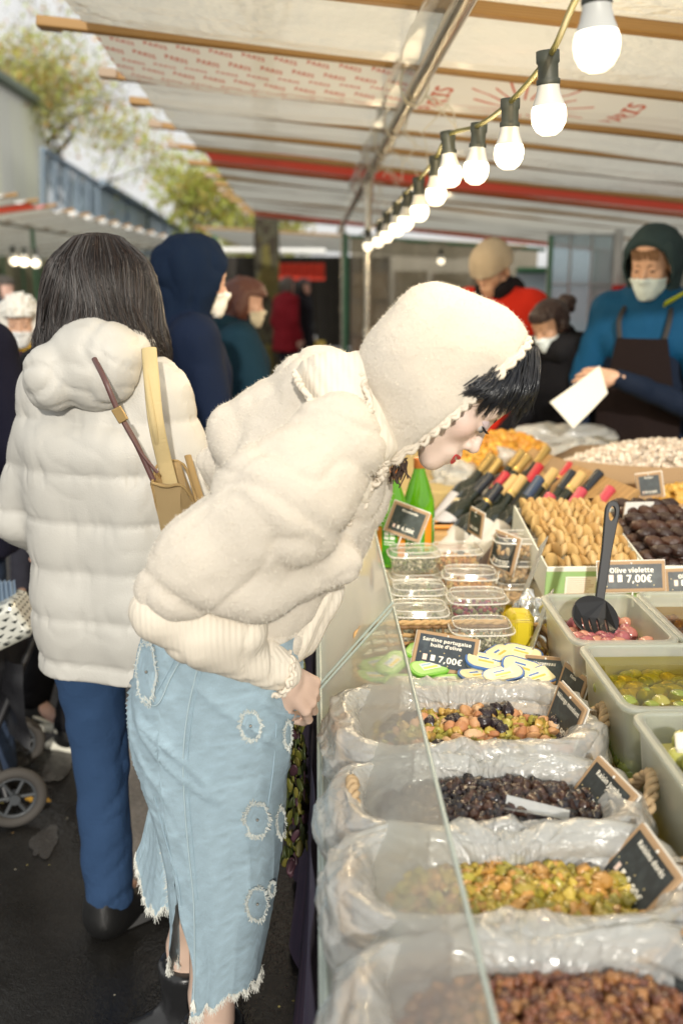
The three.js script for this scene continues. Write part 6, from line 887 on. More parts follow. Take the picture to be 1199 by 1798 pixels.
  // flared back panel
  const BP = (u, v) => { const ph = lerp(2.2, 4.2, u), py = lerp(1330, 1560 + 26 * Math.sin(u * 7) + rag(ph * 1.7), v), k = Math.pow(v, 1.3), p = skirtP(Math.PI, py), w = lerp(0.02, 0.125, k); return V(p.x + 0.012 - k * 0.115 + 0.055 * k * Math.pow(2 * u - 1, 2) + k * 0.05 * (1 - u), p.y, p.z + 0.035 - w * 1.3 * u + 0.012 * Math.sin(u * 11) * k); };
  const bpG = sheet(BP, 60, 40, 0.3, 0.5); part('back_panel', bpG, denim, skirt, W);
  const fray = []; const thread = (p, d) => fray.push(bar(p, p.clone().add(d).add(V(rr(-1, 1), rr(-1, 0.4), rr(-1, 1)).multiplyScalar(0.006)), 0.00065, 4, 0.0003));
  for (let i = 0; i < 1500; i++) { const th = rr(0, 6.283), h = hemAt(th); let tt = th; const d = th - slit; if (Math.abs(d) < 0.6) tt = th + (d >= 0 ? 1 : -1) * 0.26 * (1 - Math.abs(d) / 0.6); thread(skirtP(tt, h - rr(0, 6), 0.0015), V(0, -rr(0.004, 0.014), 0)); }
  for (let i = 0; i < 700; i++) { thread(BP(rnd(), rr(0.985, 1)).add(V(0, 0, rr(-0.002, 0.002))), V(0, -rr(0.004, 0.014), 0)); } for (let i = 0; i < 160; i++) thread(BP(rr(0, 0.02), rr(0.6, 1)), V(-0.006, -0.004, 0));
  part('frayed_hem', merge(fray), mat([0.72, 0.72, 0.66], 0.95), skirt, W).userData.kind = 'stuff';
  const line = (pts, r, m, name) => part(name, tubeG(pts, r, 60, 5), m, skirt, W);
  const thOf = (px, py) => { const [l, r] = at(py); return Math.acos(Math.max(-1, Math.min(1, (px - (l + r) / 2) / ((r - l) / 2)))); };
  const on = (px, py, o = 0.001) => { let p = py - 40, u = Math.cos(thOf(px, py)); for (let i = 0; i < 16; i++) { const [x, y] = proj(skirtP(Math.acos(u), p, o)), [l, r] = at(p); p -= (y - py) * 0.8; u = Math.max(-0.985, Math.min(0.985, u + (px - x) / (r - l) * 1.4)); } return skirtP(Math.acos(u), p, o); };
  line([[355, 1140], [330, 1250], [322, 1330], [325, 1420], [332, 1500], [340, 1580], [342, 1680], [341, 1755]].map((p) => on(...p)), 0.0016, seamM, 'side_seam'); line([[363, 1140], [338, 1250], [330, 1330], [333, 1420], [340, 1500], [347, 1580]].map((p) => on(...p)), 0.0011, denDark, 'side_seam');
  line([[322, 1150], [300, 1190], [275, 1238], [246, 1228]].map((p) => on(p[0], p[1], 0.002)), 0.0016, seamM, 'pocket_seam'); line([[248, 1130], [275, 1128], [322, 1150]].map((p) => on(p[0], p[1], 0.002)), 0.0016, seamM, 'pocket_seam'); line([[312, 1148], [290, 1190], [268, 1228]].map((p) => on(p[0], p[1], 0.002)), 0.001, denDark, 'pocket_seam'); line([[486, 1270], [480, 1350], [470, 1420]].map((p) => on(...p)), 0.0012, denDark, 'front_seam');  line([[272, 1400], [290, 1470], [312, 1545], [318, 1590]].map((p) => on(...p, 0.0015)), 0.0011, denDark, 'panel_seam');
  const patches = [[257, 1180, 22, 62], [440, 1275, 22, 30], [452, 1440, 25, 38], [452, 1588, 23, 34], [494, 1445, 9, 30], [506, 1290, 7, 28], [478, 1560, 5, 14]];
  for (const [px, py, rx, ry] of patches) {
    const fr = [], pet = []; const ringP = (a, k, o) => { const w = 1 + 0.05 * Math.cos(a * 6 + px) + 0.05 * Math.sin(a * 2 + py); return on(px + 0.88 * rx * k * w * Math.cos(a), py + 0.88 * ry * k * w * Math.sin(a), o); };
    const g = sheet((u, v) => ringP(u * 6.283, v, 0.0035), 40, 4, 0.1, 0.1); const pt = part('flower_patch', g, denim, skirt, W);
    for (let i = 0; i < 200; i++) { const a = rr(0, 6.283), p = ringP(a, rr(0.78, 1.02), 0.004), c = ringP(a, 0.2, 0.004), d = p.clone().sub(c).normalize().multiplyScalar(rr(0.002, 0.005)).add(V(0, 0, 0.002)); fr.push(bar(p, p.clone().add(d).add(V(rr(-1, 1), rr(-1, 1), 0).multiplyScalar(0.003)), 0.0008, 4)); } fr.push(tubeG(Array.from({ length: 24 }, (_, i) => ringP(i / 24 * 6.283, 0.9, 0.003)), 0.0012, 60, 5, true));
    part('patch_fringe', merge(fr), mat([0.55, 0.58, 0.55], 0.95), pt, W); const st = new THREE.SphereGeometry(0.0028, 8, 6); const c = on(px, py, 0.006); st.translate(c.x, c.y, c.z); if (rx > 12) part('patch_stud', st, mat([0.3, 0.28, 0.25], 0.3, { metalness: 0.9 }), pt, W);
  }
  const tip = []; const tp = on(340, 1755); for (let i = 0; i < 40; i++) tip.push(bar(tp, tp.clone().add(V(rr(-0.006, 0.004), -rr(0.01, 0.028), rr(0, 0.006))), 0.0009, 4)); part('frayed_tip', merge(tip), mat([0.72, 0.72, 0.66], 0.95), skirt, W);
  // boots
  const bootM = mat([0.012, 0.012, 0.013], 0.35, { clearcoat: 0.3 });
  for (const [, , c] of legs) { const g = finish(net(field([cap(V(c.x, 0.19, c.z), V(c.x, 0.06, c.z), 0.062, 0.05, 0), cap(V(c.x, 0.05, c.z), V(c.x + (c === legs[0][2] ? 0.13 : -0.1), 0.04, c.z + 0.03), 0.05, 0.04, 0.04), { k: 0, sub: true, f: (x, y, z) => 0.2 - y }, { k: 0, sub: true, f: (x, y, z) => y - 0.012 }]), ...bounds([V(c.x - 0.1, 0, c.z), V(c.x + 0.16, 0.22, c.z)], 0.08), 0.007), folds(0.004, 22), true); part('boot', g, bootM, t, W); }
}
function onHeadWorld(f, M, cell = 0.004) { return finish(net(f, V(-0.12, -0.15, -0.14), V(0.12, 0.15, 0.14), cell), null, true).applyMatrix4(M); }
// ---------- the other people ----------
const toLocal = (p, pos, yaw) => p.clone().sub(V(pos[0], 0, -pos[1])).applyAxisAngle(V(0, 1, 0), -yaw);
function ribbon(pts, w, dirs, thick = 0.004) { const c = new THREE.CatmullRomCurve3(pts); return sheet((u, v) => { const p = c.getPointAt(v), a = u * 6.283; const d = dirs.clone().multiplyScalar(Math.cos(a) * w / 2); const n = c.getTangentAt(v).cross(dirs).normalize().multiplyScalar(Math.sin(a) * thick); return p.add(d).add(n); }, 12, 40, 0.1, 0.5); }
{ // woman in the long white down coat
  const pos = [q(194, 900, 2.15).x, 2.15], yaw = Math.PI - 0.3, h = 1.68;
  const quilt = (x, y, z) => { const arm = x > 0.15 ? 1 : 0, k = Math.abs(Math.sin(Math.PI * (y - 0.03 + 0.005 * vn(x * 6, y * 3, z * 6)) / 0.107)); return 0.009 * Math.pow(k, 0.38) - 0.008 + 0.002 * fbm(x * 7, y * 7, z * 7) - 0.0055 * Math.pow(1 - Math.abs(vn(x * 34, y * 9, z * 34)), 5) * (1.15 - k) - 0.0018 * Math.pow(1 - Math.abs(vn(x * 12 + y * 14, y * 12 - x * 9, z * 12)), 9); };
  const white = mat([0.47, 0.455, 0.415], 0.5, { bumpMap: rep(fine, 8), bumpScale: 0.0008, sheen: 0.3 });
  person({
    label: 'person seen from behind in a long white down coat and blue jeans', pos, yaw, h, skin: 'rosy', turn: -0.35, eyes: true,
    arms: [{ el: [-0.255, 1.08, 0.0], wr: [-0.24, 0.86, 0.14] }, { el: [0.235, 1.1, 0.0], wr: [0.18, 0.93, 0.16] }], shoulder: 0.12,
    legs: [{ an: [-0.07, 0.1, 0.22], dir: 0.3 }, { an: [0.09, 0.085, 0.05], dir: -0.55 }],
    coat: { name: 'down_coat', color: [0.7, 0.67, 0.6], thick: 0.02, len: 0.76, flare: 0.005, cell: 0.008, wr: quilt, collar: false, extra: () => [] },
    trousers: [0.028, 0.06, 0.13], sole: [0.06, 0.06, 0.06],
    more: (J, t) => {
      t.children.find((c) => c.name === 'down_coat').material = white;
      const H = (x, y, z, r, k = 0.02, r2 = r) => ball(V(x, y, z), r, k);
      garment('coat_hood', [ell(V(0.045, 1.405, -0.13), V(0.062, 0.07, 0.055), 0), ell(V(-0.035, 1.43, -0.1), V(0.1, 0.095, 0.065), 0.008), ell(V(-0.03, 1.46, -0.03), V(0.105, 0.065, 0.11), 0.03)], [V(-0.13, 1.35, -0.15), V(0.14, 1.52, 0.05)], 0.12, 0.008, (x, y, z) => 0.004 * fbm(x * 9, y * 9, z * 9) - 0.007 * Math.pow(1 - Math.abs(vn(x * 9 + y * 8, y * 10, z * 9)), 8) - 0.004 * Math.pow(1 - Math.abs(vn(x * 22 - y * 18, y * 22, z * 22)), 8), white, t);
      // hair, strand by strand
      const prof = [[0.135, 0.012], [0.128, 0.045], [0.105, 0.083], [0.06, 0.112], [0.0, 0.124], [-0.06, 0.129], [-0.1, 0.132], [-0.14, 0.13], [-0.17, 0.12]], R = (y) => { let i = 0; while (i < prof.length - 2 && prof[i + 1][0] > y) i++; const f = (prof[i][0] - y) / (prof[i][0] - prof[i + 1][0]); return lerp(prof[i][1], prof[i + 1][1], Math.min(1, f)); };
      const base = sheet((u, v) => { const a = lerp(0.75, 5.53, u) + Math.PI / 2, y = lerp(0.135, -0.15, v), r = R(y) - 0.006; return V(r * Math.cos(a) * 0.96, y, r * Math.sin(a) - 0.012); }, 60, 30); base.applyMatrix4(J.hm); part('hair', base, mat([0.05, 0.04, 0.035], 0.6), t);
      const sets = [[], [], []];
      for (let i = 0; i < 4600; i++) {
        const a0 = lerp(0.7, 5.58, rnd()), len = rr(-0.1, -0.17) + 0.05 * Math.abs(a0 - 3.14) / 2.4 * rr(-1, 0.2), off = rr(-0.004, 0.011), tw = rr(-0.35, 0.35), ph = rr(0, 6), clump = 0.09 * vn(a0 * 7, 1, 1), pts = [];
        for (let k = 0; k <= 7; k++) { const y = lerp(0.134 - rr(0, 0.01), len, Math.pow(k / 7, 0.85)), a = 0.1 * Math.sin(k * 0.9 + a0 * 3) + a0 + clump * k / 3 + tw * 0.12 * k / 7 + 0.02 * Math.sin(k * 1.3 + ph) + Math.PI / 2, r = R(y) + off * (0.4 + k / 7) + (k > 5 ? rr(-0.004, 0.012) : 0); pts.push(V(r * Math.cos(a) * 0.96, y, r * Math.sin(a) - 0.012)); }
        const g = tubeG(pts, rr(0.0005, 0.0009), 9, 3); sets[a0 > 2.5 && a0 < 3.7 && rnd() < 0.22 ? 0 : rnd() < 0.68 ? 1 : rnd() < 0.8 ? 2 : 0].push(g);
      }
      sets.forEach((s, i) => { const g = merge(s); g.applyMatrix4(J.hm); part('hair_strands', g, mat([[0.085, 0.078, 0.076], [0.015, 0.011, 0.01], [0.036, 0.021, 0.015]][i], 0.42), t).userData.kind = 'stuff'; });
    },
  });
  const zb = 1.9, leather = mat([0.1, 0.045, 0.04], 0.45), canvas = cloth([0.56, 0.4, 0.2], 0.85, 0.002, 14);
  const tote = thing('tote_bag', 'tan canvas tote bag hanging behind the white coat beside the sweater', 'bag', [q(300, 900, zb).x, q(300, 945, zb).y, -zb]);
  const c = (px, py, z) => q(px, py, z), TL = c(267, 848, 1.87), TM = c(318, 852, 1.85), TR = c(352, 905, 1.9), BL = c(286, 950, 1.9), BM = c(318, 965, 1.88), BR = c(352, 965, 1.92), UL = c(284, 812, 1.97), UR = c(318, 812, 1.98);
  const quadS = (a, b, d, e, n = 12) => jitter(sheet((u, v) => a.clone().lerp(b, u).lerp(d.clone().lerp(e, u), v), n, n, 0.2, 0.2), 0.006, 16);
  part('bag_panel', merge([quadS(TL, TM, BL, BM), quadS(TM, TR, BM, BR)]), canvas, tote, true); part('bag_back', merge([quadS(TL, UL, BL, BM), quadS(UL, UR, BM, BR), quadS(UR, TR, BR.clone(), BR)]), canvas, tote, true);
  part('bag_edge', merge([tubeG([TL, TL.clone().lerp(TM, 0.5).add(V(0, -0.004, 0.004)), TM, TR], 0.003, 20, 6), tubeG([TL, UL, UR, TR], 0.003, 20, 6)]), cloth([0.5, 0.34, 0.15]), tote, true);
  part('shoulder_strap', merge([ribbon([c(262, 612, 1.99), c(266, 660, 1.92), c(274, 740, 1.89), c(290, 815, 1.92), c(302, 860, 1.93)], 0.03, V(1, 0.1, 0)), ribbon([c(255, 614, 1.99), c(258, 665, 1.915), c(270, 745, 1.885), c(284, 812, 1.93)], 0.012, V(1, 0.1, 0))]), cloth([0.58, 0.46, 0.24], 0.85), tote, true);
  part('hand_strap', ribbon([c(330, 800, 1.98), c(340, 835, 1.95), c(352, 875, 1.93), c(360, 905, 1.92)], 0.014, V(1, 0.2, 0)), cloth([0.4, 0.27, 0.12]), tote, true);
  const st = thing('bag_strap', 'thin dark brown leather strap running across the back of the white coat', 'strap', [q(210, 740, 1.9).x, q(275, 840, 1.9).y, -1.9]);
  part('strap', merge([ribbon([c(166, 630, 1.95), c(185, 668, 1.89), c(208, 722, 1.885), c(240, 780, 1.885), c(270, 845, 1.885)], 0.011, V(0.9, 0.45, 0)), ribbon([c(210, 728, 1.882), c(232, 768, 1.88), c(252, 800, 1.88), c(277, 830, 1.88)], 0.007, V(0.9, 0.45, 0))]), leather, st, true);
  const bk = rbox(0.02, 0.03, 0.008, 0.002); bk.rotateZ(0.5); const bp = c(211, 728, 1.878); bk.translate(bp.x, bp.y, bp.z); part('buckle', bk, mat([0.3, 0.2, 0.08], 0.35, { metalness: 0.7 }), st, true);
}
{ // shoppers behind
  const navy = [0.006, 0.012, 0.032];
  person({ label: 'person in a dark navy hooded coat and white mask behind the white coat', pos: [q(332, 700, 3.6).x, 3.6], yaw: Math.PI / 2 + 0.3, h: 1.72, pitch: 0.12, hood: [0.005, 0.012, 0.03], hoodOpen: 0.07, mask: [0.75, 0.74, 0.7], coat: { color: navy, thick: 0.03, len: 0.75 }, arms: [{ el: [-0.24, 1.12, 0.05], wr: [-0.15, 1.08, 0.26] }, { el: [0.24, 1.12, 0.05], wr: [0.15, 1.08, 0.26] }] });
  person({ label: 'person with short reddish brown hair, mask and dark teal hooded jacket beside the tree trunk', pos: [q(418, 700, 5).x, 5], yaw: Math.PI / 2 + 0.15, h: 1.6, pitch: 0.1, hair: [0.09, 0.03, 0.02], hairF: shortHair(0.024, 0.045, -0.09, 0.02), mask: [0.72, 0.68, 0.55], coat: { color: [0.006, 0.024, 0.04], thick: 0.05, len: 0.72 }, arms: [{ el: [-0.25, 1.1, 0.1], wr: [-0.16, 1.02, 0.32] }, { el: [0.25, 1.1, 0.1], wr: [0.16, 1.02, 0.32] }],
    more: (J, t) => garment('lowered_hood', [cap(J.neck.clone().add(V(-0.07, 0.0, -0.06)), J.neck.clone().add(V(0.07, 0, -0.06)), 0.075, 0.075, 0), cap(J.neck.clone().add(V(-0.09, -0.01, 0.03)), J.neck.clone().add(V(0.09, -0.01, 0.03)), 0.05, 0.05, 0.04)], [J.neck], 0.22, 0.011, folds(0.01, 12), cloth([0.006, 0.024, 0.04]), t) });
  person({ label: 'person with curly white hair, white mask and yellow scarf at the far left', pos: [q(42, 600, 4.9).x, 4.9], yaw: 0.15, h: 1.51, pitch: 0.15, skin: 'warm', mask: [0.72, 0.72, 0.7], hair: [0.62, 0.6, 0.54], hairF: (x, y, z) => Math.max(HEAD(x, y * 0.96, z) - 0.034 - 0.016 * vn(x * 50, y * 50, z * 50), -Math.max(0.045 - z, y - 0.05), -0.085 - y), coat: { color: [0.04, 0.02, 0.025], thick: 0.03, collarM: cloth([0.5, 0.3, 0.02]) } });
  person({ label: 'person in a dark navy jacket cut off by the left picture edge', pos: [q(-108, 800, 2.95).x, 2.95], yaw: Math.PI - 0.2, h: 1.72, hair: [0.03, 0.02, 0.02], coat: { color: [0.007, 0.007, 0.016], thick: 0.035, len: 0.82 }, trousers: [0.03, 0.045, 0.08], arms: [{ el: [-0.25, 1.12, 0.0], wr: [-0.25, 0.88, 0.1] }, { el: [0.25, 1.1, 0.02], wr: [0.2, 0.95, 0.25] }] });
  { const pos = [q(150, 900, 3.55).x, 3.55], yaw = 1.0, f1 = atY(66, 1292, 0.0), f2 = atY(128, 1312, 0.0), L = (p, y) => { const l = toLocal(p, pos, yaw); return [l.x, y, l.z]; };
    const W = [0.7, 0.68, 0.58];
    person({ label: 'person mostly hidden behind the white coat, showing black trousers and dark sneakers with pale soles', pos, yaw, h: 1.6, hair: [0.03, 0.02, 0.02], coat: { color: [0.01, 0.01, 0.012], thick: 0.02, len: 0.72 }, trousers: [0.008, 0.008, 0.01], sole: W, legs: [{ an: L(f1, 0.13), dir: 0.25 }, { an: L(f2, 0.085), dir: 0.2 }],
      more: (J, t) => { J.leg.forEach((a) => { const y0 = a.an.y - 0.085, R = (x, y, z) => V(x, y + y0, z).applyAxisAngle(V(0, 1, 0), a.a.dir).add(V(a.an.x, 0, a.an.z)); for (const s of sides) { part('side_stripe', ribbon([R(s * 0.041, 0.03, 0.1), R(s * 0.045, 0.045, 0.05), R(s * 0.05, 0.062, 0.0), R(s * 0.046, 0.08, -0.035)], 0.016, V(0, 0.8, 0.5).applyAxisAngle(V(0, 1, 0), a.a.dir), 0.004), mat(W, 0.6), t); } const sg = new THREE.SphereGeometry(0.016, 10, 8); const p = R(0, 0.075, -0.058); sg.translate(p.x, p.y, p.z); part('heel_tab', sg, mat(W, 0.6), t); const so = rbox(0.098, 0.032, 0.29, 0.015); so.rotateY(a.a.dir); const c = R(0, 0.012, 0.06); so.translate(c.x, c.y, c.z); part('sole_edge', so, mat(W, 0.6), t); }); } }); }
  person({ label: 'small far person in a red jacket right of the tree trunk', pos: [q(503, 600, 13.5).x, 13.5], yaw: 2.2, h: 1.62, hair: [0.1, 0.09, 0.08], coat: { color: [0.2, 0.012, 0.02], thick: 0.03, cell: 0.02 }, cell: 0.025, headCell: 0.012 });
  person({ label: 'small far person in black between the tree trunk and the green pole', pos: [q(530, 600, 14).x, 14.5], yaw: 1.2, h: 1.6, hair: [0.02, 0.02, 0.02], coat: { color: [0.01, 0.01, 0.014], thick: 0.04, cell: 0.02 }, cell: 0.025, headCell: 0.012 });
  person({ label: 'far person in a grey coat under the opposite canopy at left', pos: [q(8, 560, 9).x, 9], yaw: 1.0, h: 1.62, hair: [0.05, 0.04, 0.03], coat: { color: [0.08, 0.08, 0.09], thick: 0.04, cell: 0.018 }, cell: 0.025, headCell: 0.01 });
}
{ // sellers
  const pos = [q(1136, 650, 4.25).x, 4.25], yaw = -0.5, hw = toLocal(q(1078, 662, 3.9), pos, yaw), h = 1.79, s = h / 1.72;
  const blue = cloth([0.004, 0.055, 0.13], 0.65), navyM = cloth([0.02, 0.03, 0.06], 0.7);
  person({ label: 'seller in a bright blue jacket, dark apron and grey green hood holding paper', pos, yaw, h, pitch: 0.22, turn: -0.15, shoulder: 0.155, hood: [0.03, 0.05, 0.055], hoodOpen: 0.055, mask: [0.62, 0.72, 0.72], coat: { color: [0.008, 0.014, 0.03], rough: 0.7, thick: 0.014, len: 0.8, collar: true, collarM: blue },
    arms: [{ el: [-0.26, 1.1, 0.0], wr: [-0.25, 0.86, 0.1] }, { el: [0.27, 1.02, 0.16], wr: [hw.x / s, hw.y / s, hw.z / s], curl: 0.3, thumb: 0.9, cell: 0.004, along: [-0.9, 0.05, 0.2], back: [0.1, 0.6, 0.8] }], skin: 'warm',
    more: (J, t) => {
      const S = J.s; garment('jacket_yoke', [cap(J.arm[0].sh, J.arm[1].sh, 0.084, 0.084, 0), ...sides.flatMap((k) => [cap(J.chest.clone().add(V(k * 0.065, 0.03, 0)), J.neck.clone().add(V(k * 0.02, 0, 0)), 0.144, 0.098, 0.05)]), cap(J.arm[0].sh, J.arm[0].el.clone().lerp(J.arm[0].sh, 0.1), 0.084, 0.072, 0.04), cap(J.arm[1].sh, J.arm[1].el.clone().lerp(J.arm[1].sh, 0.45), 0.084, 0.076, 0.04)], [...J.arm.flatMap((a) => [a.sh, a.el]), J.chest, J.neck], 0.2, 0.012, folds(0.012, 8, 1), blue, t);
      const ap = sheet((u, v) => { const x = lerp(-0.15, 0.15, u) * (v < 0.3 ? lerp(0.68, 0.95, v / 0.3) : 1.15), y = lerp(1.31, 0.55, v) * S; return V(x, y, 0.175 * Math.sqrt(Math.max(0, 1 - Math.pow(x / 0.3, 2))) + 0.008 + 0.008 * Math.sin(x * 40) * v); }, 24, 30, 0.4, 0.8); part('apron', ap, cloth([0.013, 0.008, 0.008], 0.8), t);
      for (const k of sides) part('apron_strap', ribbon([V(k * 0.09, 1.31 * S, 0.175), V(k * 0.1, 1.38 * S, 0.15), V(k * 0.085, 1.45 * S, 0.06), V(k * 0.06, 1.48 * S, -0.03)], 0.022, V(1, 0, 0)), mat([0.01, 0.01, 0.012], 0.7), t);
      part('yellow_flash', ribbon([V(0.07, 1.44 * S, 0.125), V(0.1, 1.46 * S, 0.1), V(0.14, 1.485 * S, 0.055)], 0.03, V(0.2, 0.7, 0.6)), mat([0.5, 0.55, 0.02], 0.6), t);
      const hr = []; for (let i = 0; i < 140; i++) { const a = V(rr(-0.055, 0.055), 0.075, 0.075), b = V(a.x + rr(0, 0.015), 0.045 + rr(-0.01, 0.01), 0.095), g = tubeG([a, a.clone().lerp(b, 0.5).add(V(0, 0.008, 0.006)), b], 0.0016, 5, 4); hr.push(g); } const hg = merge(hr); hg.applyMatrix4(J.hm); part('hair', hg, mat([0.16, 0.08, 0.035], 0.6), t);
    } });
  const pp = thing('paper_sheet', 'blank white sheet of paper held by the seller in blue', 'paper', [q(1020, 705, 3.85).x, q(1020, 705, 3.85).y, -3.85]);
  const A = q(965, 706, 3.8), B = q(1052, 642, 3.86), C = q(1006, 752, 3.72), D = q(1066, 690, 3.78); part('sheet', sheet((u, v) => A.clone().lerp(B, u).lerp(C.clone().lerp(D, u), v).add(V(0, 0, 0.008 * Math.sin(u * 3.1))), 12, 8, 0.2, 0.2), mat([0.68, 0.66, 0.58], 0.8), pp, true);
  person({ label: 'seller with dark hair in a bun, black coat and mask, bending over the goods', pos: [q(1024, 650, 4.65).x, 4.65], yaw: -1.0, h: 1.56, lean: 0.3, pitch: 0.3, skin: 'warm', mask: [0.66, 0.74, 0.76], hair: [0.028, 0.014, 0.012], hairF: (x, y, z) => Math.max(HEAD(x, y, z) - 0.011 - 0.003 * vn(x * 60, y * 60, z * 60), -Math.max(0.035 - z, y - 0.05), -(y + 0.06 + 0.6 * Math.max(0, 0.02 - z)) + 0.0, z > -0.02 && y < -0.03 ? 0.01 : -1), coat: { color: [0.006, 0.006, 0.008], thick: 0.045, len: 0.7 }, arms: [{ el: [-0.25, 1.05, 0.15], wr: [-0.15, 0.98, 0.38] }, { el: [0.25, 1.05, 0.15], wr: [0.15, 0.98, 0.38] }],
    more: (J, t) => { const g = jitter(new THREE.SphereGeometry(0.048, 20, 16), 0.012, 40); g.translate(0, 0.045, -0.135); g.applyMatrix4(J.hm); part('hair_bun', g, mat([0.028, 0.014, 0.012], 0.5), t); const r = new THREE.TorusGeometry(0.02, 0.006, 8, 16); r.translate(0, 0.035, -0.1); r.applyMatrix4(J.hm); part('hair_tie', r, mat([0.4, 0.03, 0.03], 0.6), t); garment('scarf', [cap(J.neck.clone().add(V(-0.06, 0, 0.05)), J.neck.clone().add(V(0.06, 0, 0.05)), 0.075, 0.075, 0), cap(J.neck.clone().add(V(-0.05, 0, -0.05)), J.neck.clone().add(V(0.05, 0, -0.05)), 0.07, 0.07, 0.03)], [J.neck], 0.2, 0.011, folds(0.012, 12), cloth([0.01, 0.01, 0.012]), t); } });
  person({ label: 'seller in a red jacket, beige knitted cap and black scarf at the back', pos: [q(880, 600, 5.2).x, 5.2], yaw: -0.75, h: 1.79, lean: 0.05, pitch: 0.3, skin: 'warm', hair: null, coat: { color: [0.5, 0.025, 0.012], thick: 0.045, len: 0.78, collarM: cloth([0.012, 0.01, 0.012]) },
    more: (J, t) => { onHead('knitted_cap', beanie(0.022, 0.018), J, cloth([0.42, 0.35, 0.26], 0.95), t, 0.005, undefined, undefined, (x, y, z) => 0.0018 * Math.sin(Math.atan2(x, z) * 46)); garment('scarf', [cap(J.neck.clone().add(V(-0.045, 0.03, 0.05)), J.neck.clone().add(V(0.045, 0.03, 0.05)), 0.06, 0.06, 0), cap(J.neck.clone().add(V(-0.045, 0.04, -0.04)), J.neck.clone().add(V(0.045, 0.04, -0.04)), 0.06, 0.06, 0.03)], [J.neck], 0.2, 0.011, folds(0.014, 12), cloth([0.012, 0.01, 0.012]), t); } });
}
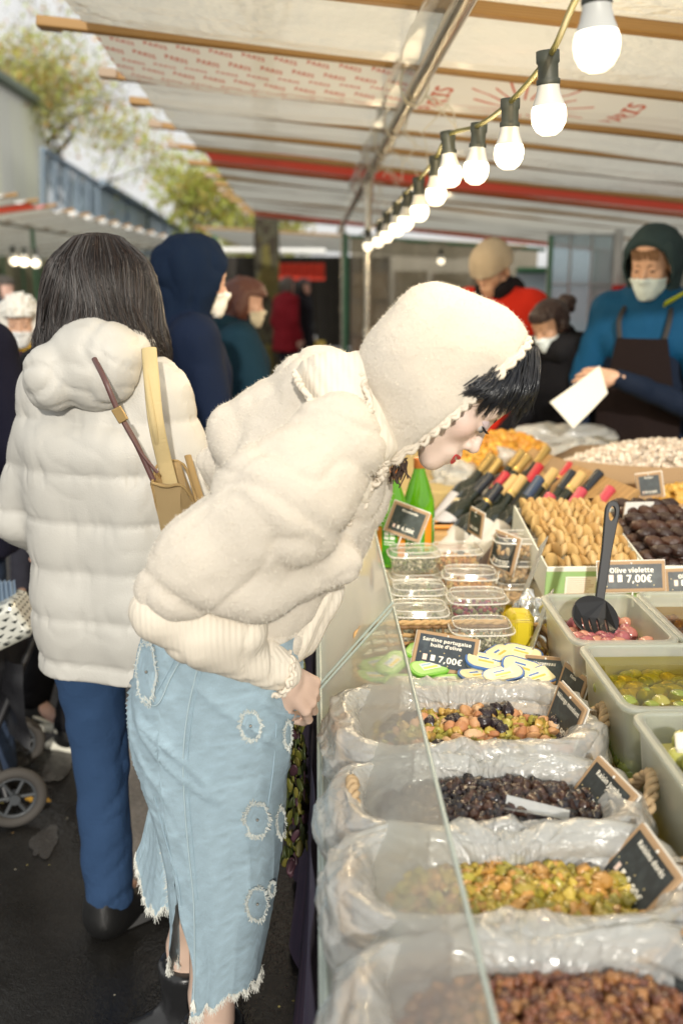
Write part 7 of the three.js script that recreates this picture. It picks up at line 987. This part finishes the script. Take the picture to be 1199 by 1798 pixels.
// ---------- pushchair, ground things ----------
{
  const w = atZ(24, 1376, 2.72), c = thing('pushchair', 'black pushchair with grey spoked wheel at the left picture edge', 'pushchair', [w.x - 0.2, 0, w.z]), blk = mat([0.012, 0.012, 0.014], 0.45), gr = mat([0.05, 0.055, 0.06], 0.5);
  const R = w.y > 0.12 ? 0.085 : Math.max(0.06, w.y - 0.004);
  for (const [x, z] of [[w.x, w.z], [w.x - 0.1, w.z - 0.36], [w.x - 0.5, w.z + 0.05], [w.x - 0.55, w.z - 0.36]]) {
    const wl = new THREE.Group(); wl.name = 'wheel'; c.add(wl); wl.position.set(x - c.position.x, R + 0.012, z - c.position.z); wl.rotation.y = 0.35;
    part('tyre', new THREE.TorusGeometry(R - 0.006, 0.016, 12, 40), mat([0.05, 0.045, 0.04], 0.8), wl); part('rim', new THREE.TorusGeometry(R - 0.024, 0.006, 8, 36), gr, wl);
    const sp = []; for (let i = 0; i < 6; i++) { const a = i / 6 * 6.283; sp.push(bar(V(0, 0, 0), V((R - 0.022) * Math.cos(a), (R - 0.022) * Math.sin(a), 0), 0.006, 6)); } const hub = new THREE.CylinderGeometry(0.016, 0.016, 0.04, 14); hub.rotateX(Math.PI / 2); part('spokes', merge([...sp, hub]), gr, wl);
  }
  part('frame', merge([tubeG([V(w.x - 0.02, R, w.z), V(w.x - 0.12, 0.35, w.z - 0.1), V(w.x - 0.3, 0.62, w.z - 0.25), V(w.x - 0.45, 0.95, w.z - 0.4)], 0.013, 24, 8), bar(V(w.x - 0.1, R, w.z - 0.36), V(w.x - 0.12, 0.42, w.z - 0.05), 0.012), bar(V(w.x - 0.05, 0.3, w.z - 0.04), V(w.x + 0.03, 0.52, w.z - 0.22), 0.012), bar(V(w.x - 0.5, R, w.z + 0.05), V(w.x - 0.45, 0.9, w.z - 0.3), 0.012)]), blk, c, true);
  const se = jitter(rbox(0.36, 0.3, 0.36, 0.1, 6), 0.05, 6); se.translate(w.x - 0.2, 0.52, w.z - 0.2); part('seat_fabric', se, mat([0.01, 0.01, 0.012], 0.5), c, true);
  const fl = jitter(sheet((u, v) => V(w.x - 0.3 + 0.34 * u, 0.5 - 0.2 * v * (0.4 + u), w.z - 0.1 + 0.05 * Math.sin(u * 8)), 20, 14), 0.03, 12); part('loose_cover', fl, mat([0.01, 0.01, 0.012], 0.4), c, true);
  const bt = canvasTex(256, 256, (g, W, H) => { g.fillStyle = '#d8d8ce'; g.fillRect(0, 0, W, H); g.fillStyle = '#2c3130'; for (let i = 0; i < 7; i++) for (let j = 0; j < 7; j++) { g.beginPath(); const x = j * 40 + (i & 1) * 20, y = i * 40; g.moveTo(x, y); g.lineTo(x + 26, y + 6); g.lineTo(x + 8, y + 22); g.fill(); } });
  const b = jitter(rbox(0.26, 0.12, 0.16, 0.03, 6), 0.04, 12); const bp = atZ(-14, 1106, 2.6); b.rotateZ(0.5); b.translate(bp.x, bp.y, bp.z); single('silver_bag', b, mat('#ffffff', 0.25, { map: rep(bt, 1), metalness: 0.3 }), 'crumpled silver bag with dark triangle print on the pushchair', 'bag');
  const cl = sheet((u, v) => V(-0.05 + 0.1 * u, -0.12 * v, 0.01 * Math.sin(u * 50)), 40, 4); const cp = atZ(-6, 1020, 2.62); cl.translate(cp.x, cp.y, cp.z); single('pleated_cloth', cl, mat([0.16, 0.22, 0.3], 0.8), 'pale blue pleated cloth above the silver bag', 'cloth');
  const sh = []; const palePatch = sheet((u, v) => { const z = lerp(2.35, 4.6, v), w = 0.17 + 0.05 * fbm(z * 3, 1, 1) + 0.03 * v, wob = 0.05 * vn(z * 6, 2, 2); return V(-0.42 - 0.08 * (z - 2.4) + (u - 0.5) * 2 * w + wob, 0.006, -z); }, 12, 40, 0.4, 2);
  const wt = noiseTex(256, (x, y) => { const v = 0.5 + 0.2 * tileN(x, y, 6, 3) + 0.14 * (hash(Math.floor(x * 256), Math.floor(y * 256), 1) - 0.5); return [v, v * 0.97, v * 0.95]; }, true); ground('pale_patch', palePatch, mat('#ffffff', 0.5, { map: wt, bumpMap: rep(grain, 2, 8), bumpScale: 0.006 }));  // paler mottled grey strip lying just above the ground
  for (const [px, py, r] of [[105, 1340, 0.06], [80, 1475, 0.05], [240, 1560, 0.07]]) { const p = atY(px, py, 0.006), s = new THREE.Shape(); for (let i = 0; i < 40; i++) { const a = i / 40 * Math.PI * 2, k = r * (1 + 0.35 * vn(Math.cos(a) * 1.5 + px, Math.sin(a) * 1.5, 3) + 0.1 * vn(Math.cos(a) * 6, Math.sin(a) * 6 + px, 1)); i ? s.lineTo(k * 0.7 * Math.cos(a), 1.9 * k * Math.sin(a)) : s.moveTo(k * 0.7, 0); } const g = new THREE.ShapeGeometry(s); g.rotateX(-Math.PI / 2); g.translate(p.x, 0.005, p.z); ground('wet_stain', g, mat([0.045, 0.043, 0.042], 0.12, { bumpMap: rep(grain, 9), bumpScale: 0.003 })); }
  const leafAt = (px, py, s, col, label) => { const p = atY(px, py, 0.012), g = sheet((u, v) => { const a = (v - 0.5) * 2, w = Math.sqrt(Math.max(0, 1 - a * a)) * (0.55 + 0.12 * Math.sin(v * 40)); return V((u - 0.5) * w * s * 1.1, 0.012 * s * 8 * Math.pow(2 * u - 1, 2) * 0.3 + 0.004 * Math.sin(v * 7), a * s); }, 8, 20); g.rotateY(1.2 + px); g.translate(p.x, 0.01, p.z); single('fallen_leaf', g, mat(col, 0.6), label, 'leaf'); };
  leafAt(66, 1403, 0.05, [0.42, 0.24, 0.03], 'yellow fallen leaf on the dark ground by the wheel'); leafAt(170, 1350, 0.02, [0.3, 0.16, 0.04], 'small brown fallen leaf beside the blue jeans');
  const lit = new THREE.CircleGeometry(1, 6); lit.rotateX(-Math.PI / 2); scatter('ground_litter', lit, mat('#ffffff', 0.8), scene, 110, () => { const s = rr(0.0015, 0.0045); return { p: V(rr(-1.2, 0), 0.008, -rr(1.3, 4)), s: V(s, 1, s * rr(0.5, 1.5)), r: [0, rr(0, 6), 0] }; }, [[0.3, 0.28, 0.22], [0.25, 0.15, 0.05], [0.35, 0.3, 0.1]], 'small scattered litter on the dark wet ground').userData.category = 'litter';
}
renderer.render(scene, camera);
